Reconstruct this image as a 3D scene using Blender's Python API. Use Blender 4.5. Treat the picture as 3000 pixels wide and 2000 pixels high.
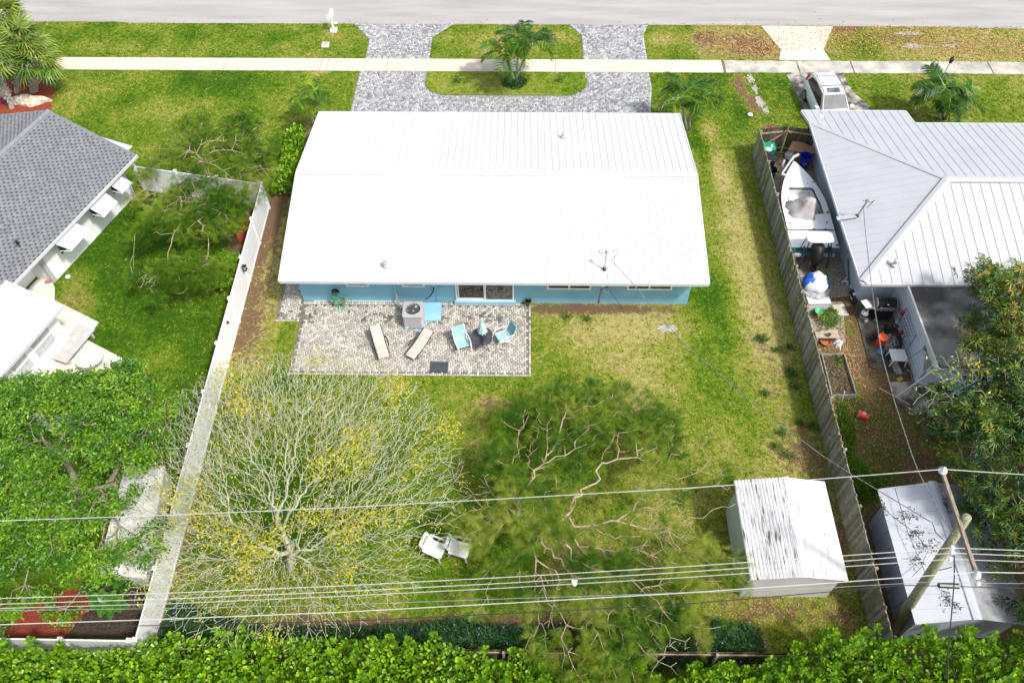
import bpy, math, random
import numpy as np
from mathutils import Vector, Matrix
for o in list(bpy.data.objects): bpy.data.objects.remove(o)
SC = bpy.context.scene
COL = SC.collection
# ------------------------------------------------------------------ camera
PITCH, YAW, ROLL, FOC, CH = 53.13, 0.888, -0.262, 2400.0, 30.0
def cam_axes():
    p, y, r = map(math.radians, (PITCH, YAW, ROLL))
    f = np.array([-math.sin(y)*math.cos(p), math.cos(y)*math.cos(p), -math.sin(p)])
    ri = np.array([math.cos(y), math.sin(y), 0.0]); up = np.cross(ri, f)
    return ri*math.cos(r)+up*math.sin(r), -ri*math.sin(r)+up*math.cos(r), f
RX, UY, FW = cam_axes()
cam = bpy.data.cameras.new('camera'); co = bpy.data.objects.new('camera', cam); COL.objects.link(co)
m = Matrix.Identity(4)
for i in range(3):
    m[i][0], m[i][1], m[i][2] = RX[i], UY[i], -FW[i]
m[2][3] = CH
co.matrix_world = m
cam.sensor_width = 36; cam.lens = 36*FOC/3000.0; cam.clip_end = 2000; cam.clip_start = .1
SC.camera = co
# ------------------------------------------------------------------ light
W = bpy.data.worlds.new('World'); SC.world = W; W.use_nodes = True
wn = W.node_tree.nodes; wl = W.node_tree.links
sky = wn.new('ShaderNodeTexSky'); sky.sky_type = 'NISHITA'; sky.sun_disc = False
SUN_EL, SX, SY = 55.0, .80, -.60
sky.sun_elevation = math.radians(SUN_EL); sky.sun_rotation = math.atan2(SX, SY)
sky.air_density = 1.0; sky.dust_density = 3.0; sky.ozone_density = 0.6
bg = wn['Background']; bg.inputs['Strength'].default_value = .15
hs = wn.new('ShaderNodeHueSaturation'); hs.inputs['Saturation'].default_value = .5; wl.new(sky.outputs[0], hs.inputs['Color']); wl.new(hs.outputs[0], bg.inputs['Color'])  # thin white haze over the whole sky
sl = bpy.data.lights.new('sun', 'SUN'); sl.energy = 2.6; sl.angle = math.radians(5); sl.color = (1, .955, .88)
so = bpy.data.objects.new('sun', sl); COL.objects.link(so)
ce = math.cos(math.radians(SUN_EL)); hn = math.hypot(SX, SY)
so.rotation_euler = Vector((SX/hn*ce, SY/hn*ce, math.sin(math.radians(SUN_EL)))).to_track_quat('Z', 'Y').to_euler()
so.location = (20, -15, 40)
SC.view_settings.view_transform = 'Standard'; SC.view_settings.look = 'None'
SC.view_settings.exposure = 0.68; SC.view_settings.gamma = 1
SC.view_settings.use_curve_mapping = False

# ------------------------------------------------------------------ helpers
def g(px, py, z=0.0):
    "point of the place seen at photo pixel (px,py) at height z"
    d = FW*FOC + RX*(px-1500) - UY*(py-1000)
    t = (z-CH)/d[2]
    return Vector((d[0]*t, d[1]*t, z))
def rng(s): return np.random.default_rng(s)
def prop(o, label=None, cat=None, group=None, kind=None):
    if label: o['label'] = label
    if cat: o['category'] = cat
    if group: o['group'] = group
    if kind: o['kind'] = kind
    return o
def thing(name, label, cat, loc=(0, 0, 0), rz=0.0, group=None):
    o = bpy.data.objects.new(name, None); COL.objects.link(o)
    o.location = loc; o.rotation_euler = (0, 0, rz); o.empty_display_size = .3
    return prop(o, label, cat, group)
def link(name, me, parent=None, world=False, recenter=True):
    o = bpy.data.objects.new(name, me); COL.objects.link(o)
    if parent is not None:
        o.parent = parent
        if world:
            p = parent
            off = Vector((0, 0, 0))
            while p is not None: off += p.location; p = p.parent
            o.location = -off
            me.transform(Matrix.Translation(-off)); o.location = (0, 0, 0)
    elif recenter and len(me.vertices):
        n = len(me.vertices); a = np.empty(n*3, np.float32); me.vertices.foreach_get('co', a); a = a.reshape(-1, 3)
        c = (a.min(0)+a.max(0))/2; c[2] = a[:, 2].min()
        me.transform(Matrix.Translation(Vector(-c))); o.location = Vector(c.tolist())
    return o
def mesh_np(name, V, F, mat, attrs=None, smooth=False):
    me = bpy.data.meshes.new(name)
    V = np.asarray(V, np.float32); F = np.asarray(F, np.int32); m_, k = F.shape
    me.vertices.add(len(V)); me.vertices.foreach_set('co', V.ravel())
    me.loops.add(m_*k); me.loops.foreach_set('vertex_index', F.ravel())
    me.polygons.add(m_); me.polygons.foreach_set('loop_start', np.arange(0, m_*k, k, dtype=np.int32))
    me.update(calc_edges=True)
    for kx, v in (attrs or {}).items():
        a = me.attributes.new(kx, 'FLOAT', 'POINT'); a.data.foreach_set('value', np.asarray(v, np.float32))
    if smooth: me.polygons.foreach_set('use_smooth', np.ones(m_, bool))
    me.materials.append(mat)
    return me
class MB:
    def __init__(s): s.v = []; s.f = []
    def add(s, vs, fs):
        b = len(s.v); s.v += [tuple(v) for v in vs]; s.f += [tuple(i+b for i in f) for f in fs]; return s
    def box(s, c, d, rz=0, tilt=None):
        x, y, z = d[0]/2, d[1]/2, d[2]/2
        vs = [Vector((i*x, j*y, k*z)) for k in (-1, 1) for j in (-1, 1) for i in (-1, 1)]
        M = Matrix.Rotation(rz, 3, 'Z')
        if tilt is not None: M = M @ Matrix.Rotation(tilt[1], 3, tilt[0])
        vs = [M @ v + Vector(c) for v in vs]
        return s.add(vs, [(0, 2, 3, 1), (4, 5, 7, 6), (0, 1, 5, 4), (2, 6, 7, 3), (0, 4, 6, 2), (1, 3, 7, 5)])
    def bb(s, x0, x1, y0, y1, z0, z1): return s.box(((x0+x1)/2, (y0+y1)/2, (z0+z1)/2), (x1-x0, y1-y0, z1-z0))
    def prism(s, poly, z0, z1):
        n = len(poly)
        a = sum(poly[i][0]*poly[(i+1) % n][1]-poly[(i+1) % n][0]*poly[i][1] for i in range(n))
        if a < 0: poly = poly[::-1]
        vs = [(p[0], p[1], z0) for p in poly]+[(p[0], p[1], z1) for p in poly]
        return s.add(vs, [tuple(range(n-1, -1, -1)), tuple(range(n, 2*n))]+[(i, (i+1) % n, n+(i+1) % n, n+i) for i in range(n)])
    def hexa(s, a, b):
        "solid between two polygons with the same count"
        n = len(a)
        return s.add(list(a)+list(b), [tuple(range(n-1, -1, -1)), tuple(range(n, 2*n))]+[(i, (i+1) % n, n+(i+1) % n, n+i) for i in range(n)])
    def plate(s, pts, t):
        "planar polygon given thickness t against its normal"
        pts = [Vector(p) for p in pts]; nn = (pts[1]-pts[0]).cross(pts[2]-pts[1]).normalized()
        if nn.z < 0: pts = pts[::-1]; nn = -nn
        return s.hexa([p-nn*t for p in pts], pts)
    def tube(s, pts, r, n=6, cap=True):
        pts = [Vector(p) for p in pts]; k = len(pts); rr = r if isinstance(r, (list, tuple)) else [r]*k
        vs = []; ref = None
        for i, p in enumerate(pts):
            d = (pts[min(i+1, k-1)]-pts[max(i-1, 0)]).normalized()
            if ref is None: ref = d.orthogonal().normalized()
            ref = (ref-d*ref.dot(d)); ref = ref.normalized() if ref.length > 1e-6 else d.orthogonal().normalized()
            b = d.cross(ref)
            for j in range(n):
                a = 2*math.pi*j/n; vs.append(p+(ref*math.cos(a)+b*math.sin(a))*rr[i])
        fs = [(i*n+j, i*n+(j+1) % n, (i+1)*n+(j+1) % n, (i+1)*n+j) for i in range(k-1) for j in range(n)]
        if cap: fs += [tuple(range(n-1, -1, -1)), tuple((k-1)*n+j for j in range(n))]
        return s.add(vs, fs)
    def lathe(s, prof, n=16, c=(0, 0, 0), sx=1, sy=1):
        vs = []; k = len(prof)
        for r, z in prof:
            for j in range(n):
                a = 2*math.pi*j/n; vs.append((c[0]+r*sx*math.cos(a), c[1]+r*sy*math.sin(a), c[2]+z))
        fs = [(i*n+j, i*n+(j+1) % n, (i+1)*n+(j+1) % n, (i+1)*n+j) for i in range(k-1) for j in range(n)]
        fs += [tuple(range(n-1, -1, -1)), tuple((k-1)*n+j for j in range(n))]
        return s.add(vs, fs)
    def loft(s, secs, cap=True):
        n = len(secs[0]); b = []
        for q in secs: b += list(q)
        fs = [(i*n+j, i*n+(j+1) % n, (i+1)*n+(j+1) % n, (i+1)*n+j) for i in range(len(secs)-1) for j in range(n)]
        if cap: fs += [tuple(range(n-1, -1, -1)), tuple((len(secs)-1)*n+j for j in range(n))]
        return s.add(b, fs)
    def build(s, name, mat, parent=None, world=False, smooth=False, bevel=0, label=None, kind=None, rnd=None):
        me = bpy.data.meshes.new(name); me.from_pydata(s.v, [], s.f); me.materials.append(mat)
        if smooth: me.polygons.foreach_set('use_smooth', [True]*len(me.polygons))
        if rnd is not None:
            a = me.attributes.new('rnd', 'FLOAT', 'POINT'); a.data.foreach_set('value', [rnd]*len(me.vertices))
        o = link(name, me, parent, world)
        if bevel:
            b = o.modifiers.new('bevel', 'BEVEL'); b.width = bevel; b.segments = 2; b.limit_method = 'ANGLE'
        return prop(o, label, kind=kind)
# ------------------------------------------------------------------ materials
MATS = {}
def nodes(name):
    mt = bpy.data.materials.new(name); mt.use_nodes = True
    return mt, mt.node_tree.nodes, mt.node_tree.links, mt.node_tree.nodes['Principled BSDF']
def mat(name, c1, c2=None, rough=.6, scale=3.0, metal=0, bump=0.0, bscale=40.0, stretch=(1, 1, 1), lo=.35, hi=.65, detail=5, spec=.5, coord='Object', coat=0):
    if name in MATS: return MATS[name]
    mt, N, L, P = nodes(name)
    P.inputs['Roughness'].default_value = rough; P.inputs['Metallic'].default_value = metal
    P.inputs['Specular IOR Level'].default_value = spec; P.inputs['Coat Weight'].default_value = coat
    tc = N.new('ShaderNodeTexCoord'); mp = N.new('ShaderNodeMapping'); mp.inputs['Scale'].default_value = stretch
    L.new(tc.outputs[coord], mp.inputs[0])
    c2 = c2 or tuple(x*.82 for x in c1)
    n1 = N.new('ShaderNodeTexNoise'); n1.inputs['Scale'].default_value = scale; n1.inputs['Detail'].default_value = detail
    L.new(mp.outputs[0], n1.inputs['Vector'])
    r = N.new('ShaderNodeValToRGB'); r.color_ramp.elements[0].position = lo; r.color_ramp.elements[1].position = hi
    r.color_ramp.elements[0].color = (*c2, 1); r.color_ramp.elements[1].color = (*c1, 1)
    L.new(n1.outputs[0], r.inputs[0]); L.new(r.outputs[0], P.inputs['Base Color'])
    if bump:
        n2 = N.new('ShaderNodeTexNoise'); n2.inputs['Scale'].default_value = bscale; n2.inputs['Detail'].default_value = 4
        L.new(mp.outputs[0], n2.inputs['Vector'])
        b = N.new('ShaderNodeBump'); b.inputs['Strength'].default_value = bump; b.inputs['Distance'].default_value = .03
        L.new(n2.outputs[0], b.inputs['Height']); L.new(b.outputs[0], P.inputs['Normal'])
    MATS[name] = mt; return mt
def rmat(name, cols, rough=.7, trans=0.0, grain=0.0, gscale=8.0, spec=.3, attr='rnd', stain=None):
    "colour picked per piece from the float attribute, with grain; optional stain colour by noise"
    if name in MATS: return MATS[name]
    mt, N, L, P = nodes(name); P.inputs['Roughness'].default_value = rough; P.inputs['Specular IOR Level'].default_value = spec
    at = N.new('ShaderNodeAttribute'); at.attribute_name = attr
    r = N.new('ShaderNodeValToRGB'); e = r.color_ramp.elements
    e[0].color = (*cols[0], 1); e[1].color = (*cols[-1], 1)
    for i, c in enumerate(cols[1:-1]):
        q = e.new((i+1)/(len(cols)-1)); q.color = (*c, 1)
    L.new(at.outputs['Fac'], r.inputs[0]); out = r.outputs[0]
    ge = N.new('ShaderNodeNewGeometry')
    if grain:
        n = N.new('ShaderNodeTexNoise'); n.inputs['Scale'].default_value = gscale; n.inputs['Detail'].default_value = 5
        L.new(ge.outputs['Position'], n.inputs['Vector'])
        mr = N.new('ShaderNodeMapRange'); mr.inputs[1].default_value = .3; mr.inputs[2].default_value = .7
        mr.inputs[3].default_value = 1-grain; mr.inputs[4].default_value = 1+grain; L.new(n.outputs[0], mr.inputs[0])
        vm = N.new('ShaderNodeVectorMath'); vm.operation = 'SCALE'; L.new(out, vm.inputs[0]); L.new(mr.outputs[0], vm.inputs['Scale']); out = vm.outputs[0]
    if stain:
        c, sc, lo, hi, amt = stain
        n = N.new('ShaderNodeTexNoise'); n.inputs['Scale'].default_value = sc; n.inputs['Detail'].default_value = 6
        L.new(ge.outputs['Position'], n.inputs['Vector'])
        mr = N.new('ShaderNodeMapRange'); mr.inputs[1].default_value = lo; mr.inputs[2].default_value = hi; mr.inputs[4].default_value = amt
        L.new(n.outputs[0], mr.inputs[0])
        mx = N.new('ShaderNodeMix'); mx.data_type = 'RGBA'; L.new(mr.outputs[0], mx.inputs[0]); L.new(out, mx.inputs[6]); mx.inputs[7].default_value = (*c, 1)
        out = mx.outputs[2]
    L.new(out, P.inputs['Base Color'])
    if trans:
        t = N.new('ShaderNodeBsdfTranslucent'); L.new(out, t.inputs[0]); ms = N.new('ShaderNodeMixShader'); ms.inputs[0].default_value = trans
        L.new(P.outputs[0], ms.inputs[1]); L.new(t.outputs[0], ms.inputs[2]); L.new(ms.outputs[0], N['Material Output'].inputs[0])
    MATS[name] = mt; return mt
white = mat('white_metal', (.555, .565, .58), (.515, .525, .545), .5, 1.0, stretch=(1, .25, 1))
white_paint = mat('white_paint', (.82, .82, .81), (.74, .75, .75), .5, 2)
vinyl = mat('white_vinyl', (.84, .85, .86), (.78, .79, .80), .35, .8)
stained_vinyl = mat('stained_vinyl', (.84, .85, .85), (.70, .69, .67), .4, 3.5, lo=.24, hi=.36)
black = mat('black_plastic', (.02, .02, .022), (.012, .012, .013), .4)
black_metal = mat('black_metal', (.025, .025, .03), None, .4, metal=.3)
dark_glass = mat('dark_glass', (.02, .03, .03), (.012, .018, .018), .05, 1, spec=1)
steel = mat('grey_steel', (.42, .43, .44), (.3, .31, .32), .4, metal=.6)
grey_plastic = mat('grey_plastic', (.33, .33, .35), (.27, .27, .29), .5)
# ------------------------------------------------------------------ numpy generators
def frames(d, roll, r=None):
    "rotation matrices with x axis along d (n,3); roll about it"
    d = d/np.linalg.norm(d, axis=1, keepdims=True)
    up = np.tile([0., 0., 1.], (len(d), 1)); bad = abs(d[:, 2]) > .97; up[bad] = [1., 0, 0]
    y = np.cross(up, d); y /= np.linalg.norm(y, axis=1, keepdims=True); z = np.cross(d, y)
    c, s = np.cos(roll)[:, None], np.sin(roll)[:, None]
    y2 = y*c+z*s; z2 = -y*s+z*c
    return np.stack([d, y2, z2], axis=2)
def inst(tv, tf, pos, Rm, sc, rnd, extra=None):
    tv = np.asarray(tv, float); tf = np.asarray(tf); n = len(pos); k = len(tv)
    sc = np.asarray(sc); sc = sc.reshape(n, 1, -1)
    V = np.einsum('nij,nkj->nki', Rm, tv[None]*sc)+pos[:, None, :]
    F = (tf[None]+(np.arange(n)*k)[:, None, None]).reshape(-1, tf.shape[1])
    return V.reshape(-1, 3), F, np.repeat(rnd, k)
LEAF = ([(0, 0, 0), (.45, .26, .05), (.85, .24, .04), (1, 0, 0), (.85, -.24, .04), (.45, -.26, .05), (.5, 0, -.03)], [(6, 0, 5), (6, 5, 4), (6, 4, 3), (6, 3, 2), (6, 2, 1), (6, 1, 0)])
RHOMB = ([(0, 0, 0), (.5, .22, .02), (1, 0, -.05), (.5, -.22, .02)], [(0, 2, 1), (0, 3, 2)])
NARROW = ([(0, 0, 0), (.4, .09, .03), (1, 0, -.12), (.4, -.09, .03)], [(0, 2, 1), (0, 3, 2)])
def frond_tpl(n=9, w=.012, L=.34):
    V = [(0, -.008, 0), (0, .008, 0), (1, .004, -.12), (1, -.004, -.12)]; F = [(0, 2, 1), (0, 3, 2)]
    for i in range(n):
        t = (i+1)/(n+.5); l = L*math.sin(math.pi*(.12+.8*t))*(.9)+.05; z = -.12*t*t
        for sgn in (-1, 1):
            b = len(V); V += [(t-w, 0, z), (t+w, 0, z), (t+.13+w*.6, sgn*l, z-.06), (t+.13-w, sgn*l*.92, z-.06)]
            F += [(b, b+1, b+2), (b, b+2, b+3)]
    return V, F
def rosette_tpl(n=9, seed=1, w=.16):
    r = rng(seed); V = []; F = []
    for i in range(n):
        a = 2*math.pi*i/n+r.uniform(-.3, .3); el = r.uniform(-.5, .5); l = r.uniform(.7, 1)
        d = np.array([math.cos(a)*math.cos(el), math.sin(a)*math.cos(el), math.sin(el)]); sd = np.array([-math.sin(a), math.cos(a), 0])*w*l*.5
        b = len(V); V += [tuple(d*.05), tuple(d*l*.5+sd+[0, 0, .03]), tuple(d*l-[0, 0, .18*l]), tuple(d*l*.5-sd+[0, 0, .03])]
        F += [(b, b+2, b+1), (b, b+3, b+2)]
    return V, F
def skeleton(r, start, tips, alpha=.35, step=.5, jit=.12, rise=0.0):
    P = [np.array(p, float) for p in start]; par = [-1]+list(range(len(start)-1)); path = [0.0]
    for i in range(1, len(P)): path.append(path[-1]+np.linalg.norm(P[i]-P[i-1])*.3)
    cap = len(tips)*6+len(P)+10
    A = np.zeros((cap, 3)); A[:len(P)] = P; pa = np.full(cap, 1e9); pa[:len(P)] = path; n = len(P)
    ok0 = len(start)-1
    pa[:ok0-0] += 3.0  # grow mostly from the trunk top
    top = A[ok0]
    tips = tips[np.argsort(np.linalg.norm(tips-top, axis=1))]
    for p in tips:
        d = np.linalg.norm(A[:n]-p, axis=1); c = d+alpha*pa[:n]; i = int(np.argmin(c)); L = d[i]
        k = max(1, int(round(L/step))); q = A[i].copy(); j = i
        for s in range(1, k+1):
            w = A[i]+(p-A[i])*s/k
            if s < k: w = w+r.normal(0, jit*L/k, 3)+np.array([0, 0, rise*math.sin(math.pi*s/k)*L])
            if n >= cap: break
            A[n] = w; pa[n] = pa[j]+np.linalg.norm(w-A[j]); par.append(j); j = n; n += 1
    A = A[:n]; par = np.array(par[:n]); wt = np.zeros(n); kids = np.zeros(n, int)
    for i in range(n-1, 0, -1):
        if wt[i] == 0: wt[i] = 1
        wt[par[i]] += wt[i]; kids[par[i]] += 1
    return A, par, wt, kids
def tubes_np(P0, P1, r0, r1, k=4):
    d = P1-P0; L = np.linalg.norm(d, axis=1, keepdims=True)+1e-9; d = d/L
    ref = np.where(abs(d[:, 2:3]) < .8, np.array([[0, 0, 1.]]), np.array([[1., 0, 0]])); a = np.cross(d, ref); a /= np.linalg.norm(a, axis=1, keepdims=True); b = np.cross(d, a)
    V = []
    for P, rr in ((P0, r0), (P1, r1)):
        for j in range(k):
            t = 2*math.pi*j/k; V.append(P+(a*math.cos(t)+b*math.sin(t))*rr[:, None])
    V = np.stack(V, 1); n = len(P0)
    F = np.array([(j, (j+1) % k, k+(j+1) % k, k+j) for j in range(k)])
    return V.reshape(-1, 3), (F[None]+(np.arange(n)*2*k)[:, None, None]).reshape(-1, 4)
def branches(A, par, wt, r0, pw=.42, rmin=.008, k=4):
    w = (wt/wt.max())**pw*r0; w = np.maximum(w, rmin); i = np.arange(1, len(A)); p = par[1:]
    rp = np.minimum(w[p], w[i]*1.6+.004)
    return tubes_np(A[p], A[i], rp, w[i], k), w
def in_poly(x, y, poly):
    x = np.asarray(x); y = np.asarray(y); c = np.zeros(x.shape, bool); n = len(poly)
    for i in range(n):
        x0, y0 = poly[i][:2]; x1, y1 = poly[(i+1) % n][:2]
        if y0 == y1: continue
        c ^= ((y0 > y) != (y1 > y)) & (x < (x1-x0)*(y-y0)/(y1-y0)+x0)
    return c
def vnoise(x, y, s, seed):
    r = rng(seed); T = r.random((64, 64)); u = x/s+1000.3; v = y/s+1000.7
    i = np.floor(u).astype(int); j = np.floor(v).astype(int); a = u-i; b = v-j; a = a*a*(3-2*a); b = b*b*(3-2*b)
    t = lambda p, q: T[p % 64, q % 64]
    return (t(i, j)*(1-a)+t(i+1, j)*a)*(1-b)+(t(i, j+1)*(1-a)+t(i+1, j+1)*a)*b
def clip(poly, a, b, c):
    "keep part of 2D polygon where a*x+b*y<=c"
    out = []; n = len(poly)
    for i in range(n):
        p, q = poly[i], poly[(i+1) % n]; dp = a*p[0]+b*p[1]-c; dq = a*q[0]+b*q[1]-c
        if dp <= 0: out.append(p)
        if (dp < 0 < dq) or (dq < 0 < dp):
            t = dp/(dp-dq); out.append((p[0]+(q[0]-p[0])*t, p[1]+(q[1]-p[1])*t))
    return out
def slope_panels(parent, pts, ribdir, spacing, mt, name='roof_panel', t=.012, rib=.03, ribw=.035, gap=.004, off=0.0, cross=None):
    pts = [Vector(p) for p in pts]; v = Vector(ribdir).normalized()
    nn = (pts[1]-pts[0]).cross(pts[2]-pts[1]).normalized()
    if nn.z < 0: nn = -nn
    v = (v-nn*v.dot(nn)).normalized(); u = v.cross(nn); o = pts[0]
    p2 = [((p-o).dot(u), (p-o).dot(v)) for p in pts]
    u0 = min(p[0] for p in p2); u1 = max(p[0] for p in p2); k = math.floor((u0-off)/spacing); out = []
    while off+k*spacing < u1:
        a = off+k*spacing; b = a+spacing; mb = MB()
        for (lo, hi, h) in ((a+gap, b-ribw, t), (b-ribw, b, rib)):
            q = clip(clip(p2, -1, 0, -lo), 1, 0, hi)
            if len(q) > 2:
                area = abs(sum(q[i][0]*q[(i+1) % len(q)][1]-q[(i+1) % len(q)][0]*q[i][1] for i in range(len(q))))/2
                if area > 1e-4:
                    if sum(q[i][0]*q[(i+1) % len(q)][1]-q[(i+1) % len(q)][0]*q[i][1] for i in range(len(q))) < 0: q = q[::-1]
                    A = [o+u*x+v*y for x, y in q]
                    # u x v = -nn or nn
                    if (u.cross(v)).dot(nn) < 0: A = A[::-1]
                    mb.hexa(A, [p+nn*h for p in A])
        if mb.v: out.append(mb.build(name, mt, parent, world=True))
        k += 1
    return out
# ================================================================== GROUND
def rect(x0, x1, y0, y1): return [(x0, y0), (x1, y0), (x1, y1), (x0, y1)]
PATIO = rect(-10.28, .5, 20.56, 24.77)
SIDE = [(-11.45, 23.55), (-10.29, 23.55), (-10.29, 36), (-11.5, 36)]
SW0, SW1, ROAD0 = 42.95, 44.2, 48.0
DRIVE_N = [  # aprons north of the pavement
    [(-9.67, SW1), (-5.7, SW1), (-5.7, 46.5), (-4.45, 48.0), (-10.85, 48.0), (-9.66, 46.32)],
    [(3.78, SW1), (7.71, SW1), (7.7, 46.85), (8.08, 48.0), (3.05, 48.0), (3.78, 46.8)]]
def arc(cx, cy, rx, ry, a0, a1, n=8): return [(cx+rx*math.cos(math.radians(a0+(a1-a0)*i/n)), cy+ry*math.sin(math.radians(a0+(a1-a0)*i/n))) for i in range(n+1)]
ISLAND = [(-5.75, SW0)]+arc(-4.25, 41.9, 1.55, 1.3, 180, 270)+arc(2.45, 41.9, 1.45, 1.3, 270, 360)+[(3.85, SW0)]
DRIVE_S = [(-9.85, SW0), (-9.95, 37.2), (7.45, 37.2), (7.5, 39.5), (7.75, 41.4), (7.68, SW0)]
R_APRON = [tuple(g(*p)[:2]) for p in [(2229, 77), (2283, 135), (2283, 176), (2432, 178), (2412, 150), (2440, 79)]]
R_DRIVE = [tuple(g(*p)[:2]) for p in [(2300, 212), (2345, 300), (2378, 372)]]+[(20.5, 33.0), (20.5, 36.9), (20.3, 38.2), (22.8, 37.2), (23, 38.2), (20.4, 39.4), (19.6, 41.2), (19.4, 42.9)]
L_TERR = [tuple(g(*p)[:2]) for p in [(84, 846), (115, 812), (155, 828), (161, 842), (160, 880), (290, 945), (253, 995), (385, 1063), (340, 1120), (200, 1300), (60, 1200), (0, 1100)]]
CP_SLAB = [tuple(g(*p)[:2]) for p in [(2495, 870), (2548, 1077), (2700, 1110), (2640, 850)]]
CP_SLAB2 = [tuple(g(*p)[:2]) for p in [(2605, 1120), (2690, 1118), (2780, 1115), (2775, 1190), (2735, 1220), (2660, 1205), (2620, 1180)]]
YARD_R = [(13.0, 8.5), (24, 8.5), (24, 24.5), (15.6, 24.5), (15.6, 35.4), (12.85, 35.4)]
xs = np.concatenate([[-400, -200, -90, -60, -45], np.arange(-36, 36.01, .2), [45, 60, 90, 200, 400]])
ys = np.concatenate([[-200, -60, -20, 0], np.arange(5, 52.01, .2), [60, 80, 120, 250, 600]])
def zone(x, y):
    "dry 0 lush .. 1 straw, dirt 0..1"
    n1 = vnoise(x, y, 1.1, 3)-.5; n2 = vnoise(x, y, 3.2, 4)-.5; n3 = vnoise(x, y, .45, 5)-.5
    dry = np.full(x.shape, .42); dirt = np.zeros(x.shape)
    ly = (x < -13.1) & (y < 31.3); dry[ly] = .16
    fl = (x < -10) & (y > 31.3) & (y < 43); dry[fl] = .36; 
    vg = (x < -10) & (y > 44); dry[vg] = .34
    isl = (x > -6) & (x < 4) & (y > 40); dry[isl] = .46
    st = (x > -13.1) & (x < -11.0) & (y < 37); dry[st] = .66; dirt[st] = .24
    by = (x > .4) & (x < 12.75) & (y < 25); dry[by] = .56
    es = (x > 8.2) & (x < 12.75) & (y > 14) & (y < 43); dry[es] = .60
    bl = (x > -13) & (x < .5) & (y < 20.6); dry[bl] = .42
    fr = (x > 7.7) & (x < 16) & (y > 36); dry[fr] = .42
    rr = (x > 20) & (y > 36); dry[rr] = .55
    vr = (x > 11) & (y > 44); dry[vr] = .74; dirt[vr] = .22
    yr = (x > 12.85) & (y < 35.4); dry[yr] = .6; dirt[yr] = .75
    far = (abs(x) > 36) | (y > 52) | (y < 5); dry[far] = .4
    def blob(cx, cy, rx, ry, dd=0, dt=0, p=None):
        nonlocal dry, dirt
        w = np.exp(-(((x-cx)/rx)**2+((y-cy)/ry)**2)); dry = dry+w*dd; dirt = dirt+w*dt
    def pb(px, py, rx, ry, dd=0, dt=0): q = g(px, py); blob(q.x, q.y, rx, ry, dd, dt)
    for a in [(235, 880, 1.3, 1.0, .5, .35), (210, 830, .8, .8, .4, .3), (640, 640, 1.6, 1.5, .3, 1.0), (700, 720, .8, 2, .2, .6), (820, 560, .6, 2.6, .2, .5), (790, 660, .8, 2, .2, .5), (745, 800, .8, 2.4, .3, .3), (720, 950, 1.0, 2.2, .3, .5),
              (900, 380, .8, .8, .2, .7), (1450, 130, 2.2, 1.0, .35, .1), (1350, 110, 1.2, .5, .25, 0), (1650, 110, 1.2, .7, .35, .1), (1945, 115, 1.3, .6, .5, .2), (2050, 110, .8, .7, .4, .5), (2180, 120, 2.0, 1.2, .4, .45), (2210, 150, 1.6, .7, .2, .4),
              (2080, 390, .6, 1.5, .45, .15), (2110, 500, .5, 1.5, .4, 0), (2150, 640, .7, 3, .4, 0), (2170, 800, .7, 3, .35, 0), (2110, 880, .8, 2, -.35, 0), (2150, 700, .5, 2, -.2, 0), (2060, 460, .35, 3, -.35, 0), (2170, 330, .4, 2, -.3, 0),
              (2060, 950, 1.2, 3, -.25, 0), (2240, 1000, .8, 4, .2, .35), (2190, 620, .5, 4, .2, .3), (2215, 500, .35, 3, .2, .5), (1900, 1050, 2.5, 1.5, .15, .15), (2050, 1250, 1.5, 1.5, .15, .1), (1450, 1180, 1.2, .5, .2, .3), (1700, 1000, 1.5, .8, .15, .1), (2330, 1250, .9, 3, .1, .35), (2290, 1350, 2, 1.2, .3, .3), (2450, 1500, .7, 3, .1, .6), (2300, 1790, 3.5, .7, .2, .6), (1650, 905, 2.0, .35, .2, .9), (1850, 905, 2.6, .3, .2, .9), (1900, 960, 2.4, 1, .25, 0), (1700, 940, 1.6, .8, .15, 0),
              (2170, 250, .5, 1.2, .4, .8), (2210, 310, .4, 1.0, .3, .8), (2260, 380, .5, .5, .2, .9), (2100, 200, 2.5, .4, -.2, .0), (2520, 140, 1.5, 1.2, -.35, -.3), (2620, 110, 2.2, .8, -.1, .35), (2900, 130, 3.5, 1.0, .1, .1), (2480, 85, 1.2, .3, .1, .8),
              (1400, 1250, 1.0, 1.6, .15, .35), (1350, 1480, 1.2, 1.5, .1, .2), (1250, 1850, 4, .6, .1, .8), (900, 1850, 3, .6, .1, .7), (1600, 1830, 2.5, .5, .1, .7), (850, 1660, 1.0, .8, .1, .45), (850, 1500, 2.2, 2.0, -.4, 0), (1050, 1400, 1.5, 2, -.3, 0), (520, 1550, .5, 3, .3, .8), (1620, 1640, 1.2, 1.0, 0, .4), (1700, 1400, 3, 3, -.15, -.1),
              (300, 250, 3, 2, .1, 0), (450, 330, 3, 1.4, .25, 0), (600, 250, 2.5, 1.2, -.25, 0), (500, 110, 4, .8, -.2, 0), (780, 110, 3, .8, -.2, 0), (930, 215, .6, .3, .5, .4), (880, 270, 1.2, 1.5, -.15, 0), (400, 820, 2, 3, -.15, 0), (560, 300, 2.5, 1.2, .15, 0), (985, 100, .8, .5, .3, .1),
              (2400, 880, .5, 1.6, 0, .25), (2425, 945, .6, .8, -.5, -.9), (2430, 1550, .4, 4, 0, .2), (2560, 1250, 2, 1.6, -.35, -.25), (2480, 1150, .6, .6, -.4, -.5), (2560, 1420, 1.4, .8, -.4, -.5), (2480, 1430, .5, 1.6, -.5, -.8), (2310, 900, .5, 2, 0, .2), (2700, 250, 4, 1, -.2, 0), (2900, 280, 3, 1.5, -.1, 0)]: pb(*a)
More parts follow.
